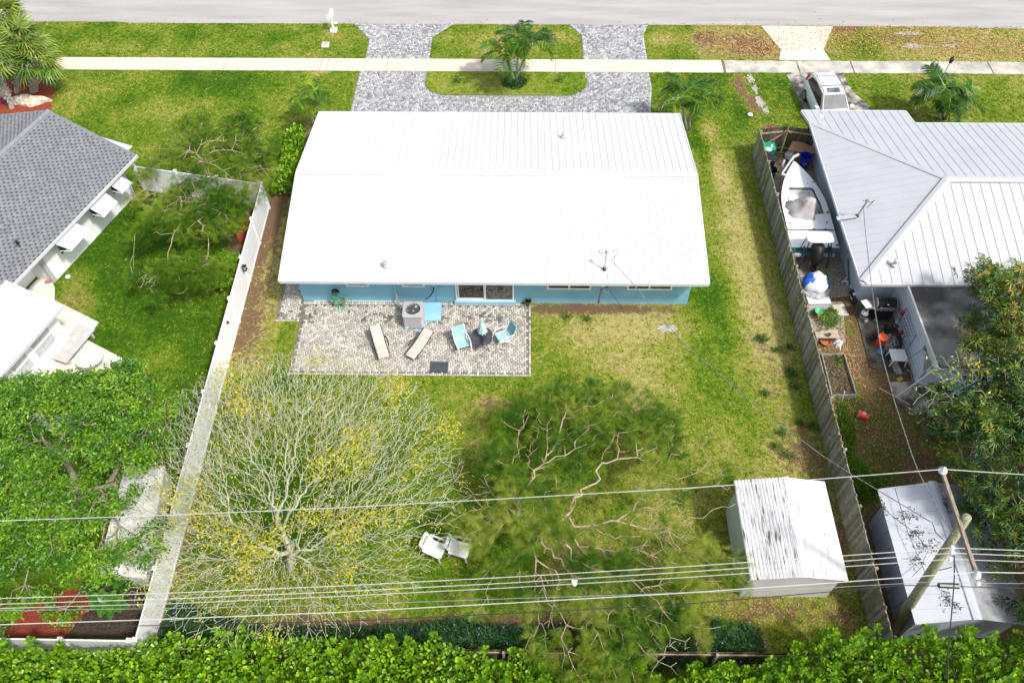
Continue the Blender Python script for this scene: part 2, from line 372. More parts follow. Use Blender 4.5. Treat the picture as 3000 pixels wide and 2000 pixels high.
    dry = dry+n1*.30+n2*.38+n3*.20; dirt = dirt+n1*.25+n3*.25*(dirt > .1)
    return np.clip(dry, 0, 1), np.clip(dirt, 0, 1)
GX, GY = np.meshgrid(xs, ys, indexing='ij')
GV = np.stack([GX.ravel(), GY.ravel(), np.zeros(GX.size)], 1); ny = len(ys)
ii, jj = np.meshgrid(np.arange(len(xs)-1), np.arange(ny-1), indexing='ij'); a0 = (ii*ny+jj).ravel()
GF = np.stack([a0, a0+ny, a0+ny+1, a0+1], 1)
gd, gs = zone(GV[:, 0], GV[:, 1])
GRASS = [(.026, .082, .002), (.070, .148, .004), (.142, .200, .011), (.24, .23, .045), (.38, .33, .13)]
def lawn_mat(name, ground):
    mt, N, L, P = nodes(name); P.inputs['Roughness'].default_value = .85; P.inputs['Specular IOR Level'].default_value = .15
    ge = N.new('ShaderNodeNewGeometry')
    def noise(sc, det=4, rough=.6):
        n = N.new('ShaderNodeTexNoise'); n.inputs['Scale'].default_value = sc; n.inputs['Detail'].default_value = det; n.inputs['Roughness'].default_value = rough
        L.new(ge.outputs['Position'], n.inputs['Vector']); return n.outputs[0]
    def mth(op, a, b, cl=False):
        n = N.new('ShaderNodeMath'); n.operation = op; n.use_clamp = cl
        for i, q in enumerate((a, b)):
            if isinstance(q, (int, float)): n.inputs[i].default_value = q
            else: L.new(q, n.inputs[i])
        return n.outputs[0]
    at = N.new('ShaderNodeAttribute'); at.attribute_name = 'dry'
    n1 = noise(3.6, 8, .8); n2 = noise(15, 4, .8)
    v = mth('ADD', at.outputs['Fac'], mth('MULTIPLY', mth('SUBTRACT', n1, .5), 2.3 if ground else 1.3)); v = mth('ADD', v, mth('MULTIPLY', mth('SUBTRACT', n2, .5), 2.0), True)
    r = N.new('ShaderNodeValToRGB'); e = r.color_ramp.elements; e[0].color = (*GRASS[0], 1); e[1].color = (*GRASS[4], 1)
    for i in (1, 2, 3): q = e.new(i/4); q.color = (*GRASS[i], 1)
    L.new(v, r.inputs[0]); col = r.outputs[0]
    if ground:
        ad = N.new('ShaderNodeAttribute'); ad.attribute_name = 'dirt'
        sr = N.new('ShaderNodeValToRGB'); e = sr.color_ramp.elements; e[0].position = .3; e[1].position = .75; e[0].color = (.055, .032, .018, 1); e[1].color = (.27, .20, .135, 1)
        q = e.new(.5); q.color = (.14, .085, .045, 1)
        L.new(noise(24, 4, .8), sr.inputs[0])
        thr = mth('SUBTRACT', ad.outputs['Fac'], mth('ADD', mth('MULTIPLY', mth('SUBTRACT', noise(3.4, 8, .85), .5), 3.2), .5)); mr = N.new('ShaderNodeMapRange'); mr.inputs[1].default_value = -.12; mr.inputs[2].default_value = .12; L.new(thr, mr.inputs[0])
        mx = N.new('ShaderNodeMix'); mx.data_type = 'RGBA'; L.new(mr.outputs[0], mx.inputs[0]); L.new(col, mx.inputs[6]); L.new(sr.outputs[0], mx.inputs[7]); col = mx.outputs[2]
        b = N.new('ShaderNodeBump'); b.inputs['Strength'].default_value = .9; b.inputs['Distance'].default_value = .05
        L.new(noise(22, 3, .7), b.inputs['Height']); L.new(b.outputs[0], P.inputs['Normal'])
    L.new(col, P.inputs['Base Color'])
    return mt
lawn_g = lawn_mat('lawn_ground', True); lawn_b = lawn_mat('grass_blades', False)
o = link('ground', mesh_np('ground', GV, GF, lawn_g, {'dry': gd, 'dirt': gs}), recenter=False); prop(o, 'green and straw coloured lawn ground of the gardens', kind='structure')
# paved area test for grass placement
PAVED = [PATIO, SIDE, DRIVE_S, R_APRON, R_DRIVE, L_TERR, CP_SLAB, CP_SLAB2, rect(-60, 60, SW0, SW1), rect(-60, 60, ROAD0, 60), rect(-10.3, 8, 24.7, 36)]+DRIVE_N
def paved(x, y):
    c = np.zeros(x.shape, bool)
    for p in PAVED: c |= in_poly(x, y, p)
    return c & ~in_poly(x, y, ISLAND)
# grass tufts
r = rng(11); NG = 190000
gx = r.uniform(-32, 32, NG); gy = r.uniform(7.5, 48.0, NG)
vis = abs(gx) < (gy*.62+8); gx, gy = gx[vis], gy[vis]
d_, s_ = zone(gx, gy); keep = ~paved(gx, gy) & (r.random(len(gx)) > s_*1.25); gx, gy, d_ = gx[keep], gy[keep], d_[keep]
n = len(gx); TUFT = ([(-.4, 0, 0), (.4, 0, 0), (.9, .9, 1), (0, -.4, 0), (0, .4, 0), (-1.1, .2, .9), (.3, -.3, 0), (-.3, -.3, 0), (.2, -1.1, .8)], [(0, 1, 2), (3, 4, 5), (6, 7, 8)])
a = r.uniform(0, 6.28, n); c_, sn = np.cos(a), np.sin(a); RR = np.zeros((n, 3, 3)); RR[:, 0, 0] = c_; RR[:, 0, 1] = -sn; RR[:, 1, 0] = sn; RR[:, 1, 1] = c_; RR[:, 2, 2] = 1
sc = r.uniform(.03, .075, (n, 1))*np.array([[1, 1, .8]])
V, F, dv = inst(*TUFT, np.stack([gx, gy, np.full(n, .002)], 1), RR, sc, np.clip(d_+r.normal(-.03, .34, n), 0, 1))
o = link('grass', mesh_np('grass', V, F, lawn_b, {'dry': dv}), recenter=False); prop(o, 'short grass blades growing over the lawns', 'grass', kind='stuff')
# dark green weed clumps in the back lawn
r = rng(12); weed = rmat('weed_leaf', [(.02, .08, .01), (.05, .16, .015), (.09, .22, .03)], .7, .2)
cl = [(2220, 995), (2235, 993), (2313, 1018), (2275, 1027), (2318, 1100), (2312, 1087), (2325, 1135), (2240, 1155), (2340, 1240), (2378, 1250), (2288, 1270), (2305, 1335), (1718, 937), (1660, 930), (2270, 1310)]
ps = np.concatenate([np.array(g(px, py))+np.stack([r.normal(0, .16, 220), r.normal(0, .12, 220), abs(r.normal(.03, .03, 220))], 1) for px, py in cl]); n = len(ps)
V, F, rv = inst(*NARROW, ps, frames(np.stack([r.normal(0, 1, n), r.normal(0, 1, n), r.uniform(.3, 1.2, n)], 1), r.uniform(0, 6, n)), r.uniform(.07, .14, n), r.random(n))
o = link('weed_clumps', mesh_np('weed_clumps', V, F, weed, {'rnd': rv})); prop(o, 'dark green weed tufts dotted over the back lawn near the wooden fence', 'weeds', kind='stuff')
# fallen leaves
leafm = rmat('fallen_leaf', [(.10, .045, .015), (.30, .15, .05), (.45, .30, .13), (.5, .2, .06), (.55, .42, .22)], .8)
def litter(name, label, specs, seed, size=(.05, .11)):
    r = rng(seed); P = []
    for px, py, rx, ry, cnt in specs:
        q = g(px, py); P.append(np.stack([q.x+r.normal(0, rx, cnt), q.y+r.normal(0, ry, cnt), r.uniform(.02, .05, cnt)], 1))
    P = np.concatenate(P); P = P[(P[:, 1] < (47.95 if seed != 26 else 49.5))]; n = len(P)
    V, F, rv = inst(*RHOMB, P, frames(np.stack([r.normal(0, 1, n), r.normal(0, 1, n), r.normal(0, .25, n)], 1), r.normal(0, .3, n)), r.uniform(*size, n), r.random(n))
    o = link(name, mesh_np(name, V, F, leafm, {'rnd': rv})); prop(o, label, 'leaves', kind='stuff')
litter('leaf_litter', 'brown fallen leaves thick on the verge beside the concrete apron', [(2140, 115, 2.2, 1.1, 1500), (2220, 140, 1.3, .8, 1100), (2460, 110, 1.0, .9, 500), (2700, 120, 5, .9, 3400), (2900, 150, 3, .8, 1500), (2560, 85, 3, .4, 500)], 21, (.06, .14))
litter('leaf_litter', 'brown leaves and bark chips over the cluttered side yard', [(2420, 820, .5, 1.6, 260), (2450, 1000, .7, 1.3, 1000), (2480, 1060, .5, 1.0, 500), (2440, 1120, .5, 1.2, 500), (2560, 1180, 1.0, 1.2, 700), (2600, 1330, 1.6, 1.5, 900), (2550, 1250, 1.2, 1, 500), (2330, 430, .9, .6, 250), (2430, 1580, .4, 2.4, 500), (2300, 1790, 2.6, .6, 900)], 22, (.04, .10))
litter('leaf_litter', 'dark leaves and twigs blown along the road edge', [(300, 64, 4, .12, 60), (1300, 66, 4, .10, 90), (2200, 75, 3, .15, 260), (2700, 84, 4, .2, 260), (1900, 60, 9, .6, 50), (2600, 75, 5, .3, 40)], 26, (.05, .13))
litter('leaf_litter', 'loose orange leaves scattered on the front lawns', [(2700, 270, 5, 2, 60), (2200, 270, 2.2, 1.6, 110), (1500, 130, 3, .9, 26), (1600, 250, 2.5, .7, 14), (400, 95, 5, 1, 10), (2250, 380, .5, .6, 120), (2170, 250, .6, 1.2, 90)], 23, (.08, .16))
litter('leaf_litter', 'dry leaves and pods under the yellow leaved tree by the patio', [(1100, 1000, 2.6, 1.2, 420), (950, 930, 1.6, .8, 160), (500, 1650, .25, 2.5, 420), (740, 850, .7, 3, 260), (900, 1700, 2.5, 1.4, 300)], 24, (.04, .09))
# ------------------------------------------------------------------ road, pavement
def sheet(name, poly, z, m, label, kind='structure', th=None):
    mb = MB()
    if th: mb.prism(poly, z-th, z)
    else: mb.add([(p[0], p[1], z) for p in poly], [tuple(range(len(poly)))])
    me_o = mb.build(name, m)
    if kind: prop(me_o, label, kind=kind)
    return me_o
asph = mat('asphalt', (.37, .358, .35), (.27, .258, .25), .9, 1.3, bump=.4, bscale=60, coord='Object', lo=.25, hi=.7, detail=12, stretch=(.12, 1, 1))
rd = [(-400, 48.2), (-36, 47.95)]
rr_ = rng(5); topx = np.linspace(-34, 34, 90); edge = [(x, 48.02+.10*(vnoise(np.array([x]), np.array([1.]), 1.3, 9)[0]-.5)-(.35*max(0, (x-16)/18)**2)+(.12 if x < -26 else 0)) for x in topx]
sheet('road', [(-400, 48.0), (-36, 48.0)]+edge+[(36, 47.6), (400, 47.6), (400, 57), (-400, 57)], .006, asph, 'pale weathered asphalt street along the top')
conc = mat('concrete_cream', (.60, .53, .44), (.50, .44, .36), .85, .5, lo=.3, hi=.7, detail=6, coord='Object')
conc_old = mat('concrete_old', (.50, .47, .40), (.27, .27, .245), .9, .9, lo=.35, hi=.62, detail=7)
conc_dirty = mat('concrete_stained', (.42, .39, .345), (.06, .055, .05), .9, 1.1, lo=.42, hi=.60, detail=8)
conc_wet = mat('concrete_mossy', (.17, .16, .13), (.03, .028, .02), .85, 1.4, lo=.4, hi=.66, detail=8)
bed = mat('joint_sand', (.20, .185, .165), (.08, .072, .06), .9, 8)
pv = prop(bpy.data.objects.new('pavement', None), 'cream concrete pavement between street and front lawns', kind='structure'); COL.objects.link(pv)
sheet_b = MB(); sheet_b.add([(p[0], p[1], .006) for p in rect(-60, 60, SW0+.01, SW1-.01)], [(0, 1, 2, 3)]); sheet_b.build('pavement_bed', bed, pv, world=True)
cuts = [-60, -45, -31, g(325, 190).x, g(660, 190).x, g(940, 190).x, g(960, 190).x, g(1135, 190).x, g(1628, 190).x, g(2115, 190).x]
for i in range(len(cuts)-1):
    MB().bb(cuts[i]+.015, cuts[i+1]-.015, SW0, SW1, .004, .035).build('slab', conc, pv, world=True)
oldc = [g(2120, 190).x, g(2335, 190).x, g(2493, 190).x, g(2895, 190).x, 45, 60]
for i in range(len(oldc)-1):
    a, b = oldc[i]+.05, oldc[i+1]-.03; r = rng(40+i); k = 14
    up = [(a+(b-a)*t/k, SW1-.03+r.uniform(-.035, .035)) for t in range(k+1)]; dn = [(a+(b-a)*t/k, SW0+.02+r.uniform(-.03, .03)) for t in range(k, -1, -1)]
    MB().prism(up+dn, .004, .03).build('slab', conc_old, pv, world=True, label='grey weathered slab')
ap = prop(bpy.data.objects.new('driveway_apron', None), 'worn cream concrete apron crossing the leafy verge', kind='structure'); COL.objects.link(ap)
A = [Vector((*p, 0)) for p in R_APRON]
cm = (A[1].y+A[4].y)/2-.2
MB().prism([(A[1].x, cm+.03), (A[4].x+.02, cm+.03), R_APRON[5], R_APRON[0]], .004, .03).build('slab', conc, ap, world=True)
MB().prism([R_APRON[2], R_APRON[3], (A[4].x+.02, cm), (A[1].x, cm)], .004, .028).build('slab', mat('concrete_new', (.78, .74, .68), (.68, .65, .6), .8, 1), ap, world=True)
sheet('driveway', R_DRIVE, .02, conc_dirty, 'stained grey concrete driveway under the white car', th=.02)
sheet('terrace', L_TERR, .03, mat('terrace_base', (.70, .64, .54), (.62, .56, .47), .8, 1.2), 'cream paved terrace beside the white annex', th=.03)
sheet('yard_slab', CP_SLAB, .05, conc_wet, 'dark mossy concrete slab below the barbecue', th=.05)
sheet('cracked_slab', CP_SLAB2, .04, conc_dirty, 'cracked grey concrete slab near the toys', th=.04)
sheet('gravel_strip', [(12.9, 25), (16.2, 25.4), (16.2, 35.3), (12.9, 35.3)], .008, mat('gravel', (.42, .37, .29), (.10, .08, .055), .95, 14, lo=.36, hi=.6, detail=6, bump=.8, bscale=30), 'brown gravel strip under the boat')
sheet('gravel_strip', [(13.0, 22.6), (14.9, 22.6), (15.3, 25.0), (12.9, 25.0)], .0085, MATS['gravel'], 'pale gravel patch between freezer and barbecue slab')
r = rng(66); greyp = mat('bare_limerock', (.42, .42, .39), (.22, .23, .19), .95, 7, lo=.35, hi=.6, bump=.6)
for i, (px, py, a_, b_) in enumerate(((2660, 98, 1.0, .22), (2675, 135, .8, .3), (2730, 138, .35, .12), (2780, 135, .9, .14), (2200, 232, .22, .55), (2212, 262, .2, .5), (2228, 300, .32, .6), (2245, 325, .22, .4), (1955, 962, .5, .25))):
    q = g(px, py); sheet('bare_patch', [(q.x+a_*math.cos(t)*r.uniform(.55, 1.15), q.y+b_*math.sin(t)*r.uniform(.55, 1.15)) for t in [k*6.283/22 for k in range(22)]], .010, greyp, f'grey bare limerock patch in the grass, number {i}' if False else 'grey bare limerock patch showing through the grass')
# mulch beds
mul = mat('red_mulch', (.33, .045, .015), (.14, .025, .012), .95, 16, lo=.3, hi=.7, bump=1, bscale=30)
mulb = mat('brown_mulch', (.07, .045, .03), (.025, .016, .012), .95, 14, bump=1, bscale=30)
sheet('mulch_bed', [tuple(g(*p)[:2]) for p in [(-60, 230), (30, 236), (85, 232), (130, 238), (160, 262), (152, 300), (148, 330), (0, 335), (-60, 330)]], .03, mul, 'red mulch bed round the fan palms', th=.03)
sheet('mulch_bed', [tuple(g(*p)[:2]) for p in [(0, 1775), (120, 1745), (250, 1720), (285, 1760), (235, 1812), (190, 1862), (0, 1866)]], .03, mul, 'red mulch bed by the white corner fence', th=.03)
sheet('mulch_bed', [tuple(g(*p)[:2]) for p in [(255, 1700), (400, 1680), (440, 1700), (430, 1780), (400, 1868), (190, 1868), (235, 1812), (285, 1760)]], .025, mulb, 'dark soil bed under the large leaved plants', th=.025)
sheet('mulch_bed', [tuple(g(*p)[:2]) for p in [(680, 640), (735, 655), (738, 700), (722, 730), (690, 700)]], .03, mul, 'red mulch heap beside the banana plant', th=.03)
sheet('mulch_bed', arc(g(1508, 245).x, g(1508, 245).y-.05, .8, .72, 0, 359, 20), .03, mulb, 'round dark bed under the island palm', th=.03)
for px, lb in ((1345, 'left'), (1643, 'right')):
    q = g(px, 247); sheet('mulch_bed', arc(q.x, q.y, .32, .26, 0, 350, 12), .02, mulb, f'small dark planting hole in the {lb} half of the island', th=.02)
# ------------------------------------------------------------------ pavers
BR_TPL = ([(0, 0, 0), (1, 0, 0), (1, 1, 0), (0, 1, 0), (.03, .05, 1), (.97, .05, 1), (.97, .95, 1), (.03, .95, 1)], [(4, 5, 6, 7), (0, 1, 5, 4), (1, 2, 6, 5), (2, 3, 7, 6), (3, 0, 4, 7)])
pav_front = rmat('paver_grey', [(.16, .165, .18), (.24, .245, .26), (.31, .315, .325), (.38, .385, .39), (.46, .46, .46), (.60, .595, .58)], .85, grain=.12, gscale=.7)
pav_back = rmat('paver_beige', [(.05, .05, .04), (.25, .235, .21), (.35, .33, .295), (.42, .395, .355), (.50, .47, .425), (.64, .61, .55)], .85, grain=.12, gscale=1.1)
def herringbone(poly, holes, origin, u, seed, margin=.02):
    x0 = min(p[0] for p in poly); x1 = max(p[0] for p in poly); y0 = min(p[1] for p in poly); y1 = max(p[1] for p in poly)
    X, Y = np.meshgrid(np.arange(int((x0-origin[0])/u)-2, int((x1-origin[0])/u)+2), np.arange(int((y0-origin[1])/u)-2, int((y1-origin[1])/u)+2), indexing='ij')
    X, Y = X.ravel(), Y.ravel(); h = (X-Y) % 4 == 0; v = (X-Y) % 4 == 3
    P = np.concatenate([np.stack([X[h], Y[h], np.full(h.sum(), 2), np.full(h.sum(), 1)], 1), np.stack([X[v], Y[v], np.full(v.sum(), 1), np.full(v.sum(), 2)], 1)]).astype(float)
    cx = origin[0]+(P[:, 0]+P[:, 2]/2)*u; cy = origin[1]+(P[:, 1]+P[:, 3]/2)*u
    ok = in_poly(cx, cy, poly)
    for dx, dy in ((.07, 0), (-.07, 0), (0, .07), (0, -.07)): ok &= in_poly(cx+dx, cy+dy, poly)
    for hh in holes:
        for dx, dy in ((.1, 0), (-.1, 0), (0, .1), (0, -.1)): ok &= ~in_poly(cx+dx, cy+dy, hh)
    return np.stack([origin[0]+P[ok, 0]*u, origin[1]+P[ok, 1]*u, P[ok, 2]*u, P[ok, 3]*u, np.zeros(ok.sum())], 1)
def border(line, inward=.0, L=.2, w=.1):
    out = []
    for (ax, ay), (bx, by) in zip(line[:-1], line[1:]):
        d = math.hypot(bx-ax, by-ay); k = max(1, round(d/w)); ang = math.atan2(by-ay, bx-ax)
        for i in range(k):
            t = i/k; out.append((ax+(bx-ax)*t, ay+(by-ay)*t, d/k, L, ang))
    return np.array(out)
def pave(struct, B, m, seed, zb, h=.035, indiv=300, key=None, gap=.008):
    r = rng(seed); n = len(B); rn = np.clip(r.beta(1.6, 2.0, n)+.0, 0, 1)
    if m.name == 'paver_beige':  # algae band of the gutterless eave
        rn = .2+.8*rn; dm = np.exp(-((B[:, 1]-23.72)/.22)**2)*(vnoise(B[:, 0], B[:, 1]*2, .5, 77) > .48); rn = np.where(r.random(n) < dm*.75, rn*.22, rn)
    zt = zb+h+r.normal(0, .0018, n)
    if key is None: key = B[:, 1]
    idx = np.argsort(key); big, rest = idx[:indiv], idx[indiv:]
    tv = np.array(BR_TPL[0], float)
    def mk(ix):
        q = B[ix]; a = q[:, 4]; c, s = np.cos(a), np.sin(a); RR = np.zeros((len(ix), 3, 3)); RR[:, 0, 0] = c; RR[:, 0, 1] = -s; RR[:, 1, 0] = s; RR[:, 1, 1] = c; RR[:, 2, 2] = 1
        sc = np.stack([q[:, 2]-gap, q[:, 3]-gap, zt[ix]-zb], 1)
        return inst(tv, np.array(BR_TPL[1]), np.stack([q[:, 0]+gap/2, q[:, 1]+gap/2, np.full(len(ix), zb)], 1), RR, sc, rn[ix])
    if len(rest):
        V, F, rv = mk(rest); o = link('brick_field', mesh_np('brick_field', V, F, m, {'rnd': rv}), struct, world=True); prop(o, kind='stuff')
    cache = {}
    for i in big:
        q = B[i]; k = (round(q[2], 3), round(q[3], 3), int(rn[i]*12))
        if k not in cache:
            V = tv*np.array([q[2]-gap, q[3]-gap, h]); me = mesh_np('brick', V, np.array(BR_TPL[1]), m, {'rnd': np.full(8, (k[2]+.5)/12)}); cache[k] = me
        o = bpy.data.objects.new('brick', cache[k]); COL.objects.link(o); o.parent = struct
        c, s = math.cos(q[4]), math.sin(q[4]); o.location = (q[0]+gap/2, q[1]+gap/2, zb+r.normal(0, .002)); o.rotation_euler = (0, 0, q[4])
def pstruct(name, label, polys, z, m):
    s = bpy.data.objects.new(name, None); COL.objects.link(s); prop(s, label, kind='structure')
    mb = MB()
    for p in polys: mb.add([(q[0], q[1], z) for q in p], [tuple(range(len(p)))])
    mb.build('sand_bed', m, s, world=True); return s
U = .1
pt = pstruct('patio', 'beige and grey herringbone brick patio behind the blue house', [rect(-10.27, .49, 20.57, 24.9), rect(-11.44, -10.28, 23.56, 36)], .010, bed)
Bp = herringbone(rect(-10.18, .40, 20.66, 24.60), [], (-10.2, 20.66), U, 1)
bd = [border([(.5, 20.56), (.5, 24.75)], L=.1), border([(-10.28, 20.56), (.4, 20.56)], L=.1), border([(-10.28, 24.60), (.4, 24.60)], L=.17)]
Bs = herringbone([(-11.35, 23.66), (-10.3, 23.66), (-10.3, 35.6), (-11.4, 35.6)], [], (-11.4, 23.6), U, 2)
bs = [border([(-11.46, 23.56), (-10.3, 23.56)], L=.1)]
Bp = np.concatenate([Bp]+bd+[Bs]+bs)
pave(pt, Bp, rmat('paver_beige', []), 31, .006, key=np.hypot(Bp[:, 0]-.0, (Bp[:, 1]-20.5)*1.2)+ (Bp[:, 0] > 9)*50)
dr = pstruct('paver_driveway', 'grey and white brick driveway looping round the front island', [[(-9.85, SW0), (-9.95, 37.2), (7.45, 37.2), (7.5, 39.5), (7.75, 41.4), (7.68, SW0)]]+DRIVE_N, .008, mat('joint_grey', (.30, .30, .31), (.2, .2, .21), .9, 8))
BD = [herringbone(DRIVE_S, [ISLAND], (-9.9, 37.2), U, 3)]+[herringbone(p, [], (-9.9, 44.2), U, 4+i) for i, p in enumerate(DRIVE_N)]
isl_line = ISLAND[::-1]
for ln in ([(-10.85, 48.0), (-9.66, 46.32), (-9.67, SW1)], [(-5.7, SW1), (-5.7, 46.5), (-4.45, 48.0)], [(3.05, 48.0), (3.78, 46.8), (3.78, SW1)], [(7.71, SW1), (7.7, 46.85), (8.08, 48.0)], [(-9.85, SW0), (-9.95, 37.2)], [(7.45, 37.2), (7.5, 39.5), (7.75, 41.4), (7.68, SW0)]): BD.append(border(ln, L=.18))
BD = np.concatenate(BD); BD = BD[~in_poly(BD[:, 0], BD[:, 1], [(p[0]*1.0, p[1]) for p in ISLAND])]
pave(dr, BD, rmat('paver_grey', []), 32, .004, key=BD[:, 1]+np.where(BD[:, 1] < 38.8, 30, 0))
# island lawn and kerb line lifted a little so that its edge covers the bricks
ix, iy = np.meshgrid(np.arange(-5.9, 4.0, .12), np.arange(40.5, 43.0, .12), indexing='ij'); ny2 = ix.shape[1]
q0, q1 = np.meshgrid(np.arange(ix.shape[0]-1), np.arange(ny2-1), indexing='ij'); b0 = (q0*ny2+q1).ravel(); FF = np.stack([b0, b0+ny2, b0+ny2+1, b0+1], 1)
vx, vy = ix.ravel(), iy.ravel(); cxm = vx[FF].mean(1); cym = vy[FF].mean(1); FF = FF[in_poly(cxm, cym, ISLAND)]
dd, ss = zone(vx, vy)
o = link('island_lawn', mesh_np('island_lawn', np.stack([vx, vy, np.full(vx.size, .046)], 1), FF, lawn_g, {'dry': np.clip(dd, 0, 1), 'dirt': ss}), recenter=False); prop(o, 'oval grass island between driveway and pavement', kind='structure')
# ================================================================== BLUE HOUSE
blue = mat('blue_stucco', (.21, .45, .58), (.18, .40, .53), .8, 1.2, bump=.25, bscale=60)
blue2 = mat('blue_paint', (.27, .50, .60), (.22, .44, .55), .6, 1)
EZ, RZ = 2.4, 3.46
X0, X1, Y0, Y1, YR = -10.75, 8.38, 23.97, 35.9, 29.93
WX0, WX1, WY0, WY1 = -10.27, 7.9, 24.79, 35.2
H = thing('house', 'light blue bungalow with a long white metal gable roof', 'house', ((WX0+WX1)/2, (WY0+WY1)/2, 0))
wall = MB(); th = .2
wall.bb(WX0, WX1, WY0, WY0+th, 0, 2.3); wall.build('wall', blue, H, world=True)
MB().bb(WX0, WX1, WY1-th, WY1, 0, 2.3).build('wall', blue, H, world=True)
for a, b in ((WX0, WX0+th), (WX1-th, WX1)):
    MB().hexa([(a, WY0+th, 0), (a, WY1-th, 0), (a, WY1-th, 2.3), (a, YR, 3.33), (a, WY0+th, 2.3)], [(b, WY0+th, 0), (b, WY1-th, 0), (b, WY1-th, 2.3), (b, YR, 3.33), (b, WY0+th, 2.3)]).build('gable_wall', blue, H, world=True)
for (ya, yb) in ((Y0+.01, YR), (YR, Y1-.01)):
    za, zb = (EZ, RZ) if ya < YR-1 else (RZ, EZ)
    MB().plate([(X0+.01, ya, za-.012), (X1-.01, ya, za-.012), (X1-.01, yb, zb-.012), (X0+.01, yb, zb-.012)], .12).build('roof_deck', white_paint, H, world=True)
slope_panels(H, [(X0, Y0, EZ), (X1, Y0, EZ), (X1, YR, RZ), (X0, YR, RZ)], (0, YR-Y0, RZ-EZ), .342, white, ribw=.035, rib=.036, gap=.005)
slope_panels(H, [(X0, YR, RZ), (X1, YR, RZ), (X1, Y1, EZ), (X0, Y1, EZ)], (0, YR-Y0, EZ-RZ), .342, white, ribw=.035, rib=.036, gap=.005)
rc = MB(); rc.loft([[(x, YR-.17, RZ-.0+.015), (x, YR-.16, RZ+.045), (x, YR, RZ+.075), (x, YR+.16, RZ+.045), (x, YR+.17, RZ+.015)] for x in (X0-.02, X1+.02)]); rc.build('ridge_cap', white, H, world=True)
for x in (X0-.03, X1+.03):
    MB().hexa([(x-.025, Y0, EZ-.14), (x-.025, Y0, EZ+.04), (x-.025, YR, RZ+.04), (x-.025, Y1, EZ+.04), (x-.025, Y1, EZ-.14), (x-.025, YR, RZ-.14)], [(x+.025, Y0, EZ-.14), (x+.025, Y0, EZ+.04), (x+.025, YR, RZ+.04), (x+.025, Y1, EZ+.04), (x+.025, Y1, EZ-.14), (x+.025, YR, RZ-.14)]).build('rake_trim', white, H, world=True)
MB().bb(X0, X1, Y0-.03, Y0-.004, EZ-.15, EZ+.015).build('fascia', white, H, world=True)
MB().bb(X0, X1, Y1+.004, Y1+.03, EZ-.15, EZ+.015).build('fascia', white, H, world=True)
def yw(px, z): return px
def wx(px, z):  # x on the rear wall plane for a pixel column at height z
    py = 850
    for _ in range(30):
        p = g(px, py, z); py += (p.y-WY0)*40
    return p.x
def window(px0, px1, z0, z1, halves):
    a, b = wx(px0, z0), wx(px1, z0); f = MB(); w = .07; y = WY0
    f.bb(a, b, y-.05, y-.003, z0, z0+w); f.bb(a, b, y-.05, y-.003, z1-w, z1); f.bb(a, a+w, y-.05, y-.003, z0+w+.001, z1-w-.001); f.bb(b-w, b, y-.05, y-.003, z0+w+.001, z1-w-.001)
    if halves > 1: f.bb((a+b)/2-.035, (a+b)/2+.035, y-.05, y-.003, z0+w+.001, z1-w-.001)
    wo = f.build('window', vinyl, H, world=True)
    seg = [(a+w, b-w)] if halves == 1 else [(a+w, (a+b)/2-.035), ((a+b)/2+.035, b-w)]
    for s0, s1 in seg: MB().bb(s0, s1, y-.02, y-.006, z0+w, z1-w).build('pane', dark_glass, wo, world=True)
window(1015, 1081, 1.16, 2.1, 1); window(1179, 1245, 1.16, 2.1, 1)
window(1602, 1731, 1.05, 2.1, 2); window(1836, 1967, 1.05, 2.1, 2)
# sliding door
a, b = wx(1337, .2), wx(1506, .2); y = WY0; mid = (a+b)/2; z0, z1 = .22, 2.15
f = MB(); f.bb(a, b, y-.07, y-.003, z0, z0+.06); f.bb(a, b, y-.07, y-.003, z1-.06, z1); f.bb(a, a+.07, y-.07, y-.003, z0+.061, z1-.061); f.bb(b-.07, b, y-.07, y-.003, z0+.061, z1-.061); f.bb(mid-.05, mid+.05, y-.075, y-.003, z0+.061, z1-.061)
sd = f.build('sliding_door', vinyl, H, world=True)
MB().bb(a+.07, mid-.05, y-.02, y-.008, z0+.06, z1-.06).build('pane', dark_glass, sd, world=True)
MB().bb(mid+.05, b-.07, y-.045, y-.03, z0+.06, z1-.06).build('pane', mat('reflecting_glass', (.05, .07, .06), None, .02, 1, spec=1, coat=1), sd, world=True)
f = MB(); f.bb(a+.1, mid-.06, y-.032, y-.022, z0+.07, z0+.16); f.bb(a+.1, a+.15, y-.032, y-.022, z0+.161, z1-.07); f.build('screen_frame', vinyl, sd, world=True)
MB().bb(a-.08, b+.08, y-.17, y-.001, .035, .215).build('door_sill', blue2, H, world=True)
MB().bb(WX0+.5, wx(1170, .2), y-.02, y-.001, .036, .07).build('wall_trim', white_paint, H, world=True)
# downpipe, conduits, meters
xx = wx(1155, 1.2)
MB().tube([(xx-.05, y-.06, 2.3), (xx, y-.06, 1.2), (xx+.02, y-.06, .75)], .05, 8).build('downpipe', blue2, H, world=True)
MB().tube([(xx+.02, y-.06, .75), (xx+.10, y-.30, .35), (xx+.12, y-.45, .08)], .05, 8).build('downpipe', steel, H, world=True)
q = wx(1270, 1.7); mo = MB().lathe([(.15, 0), (.16, .02), (.13, .05), (.05, .06)], 20).build('meter_cover', mat('rusty_grey', (.30, .25, .24), (.2, .15, .14), .7, 8), H)
mo.location = Vector((q, y-.004, 1.72))-H.location; mo.rotation_euler = (math.pi/2, 0, 0)
MB().bb(q-.10, q+.10, y-.11, y-.003, 1.22, 1.45).build('electric_box', blue2, H, world=True)
q2 = wx(1278, .6); MB().tube([(q2, y-.03, 1.2), (q2+.02, y-.03, .1)], .015, 6).build('conduit', blue2, H, world=True)
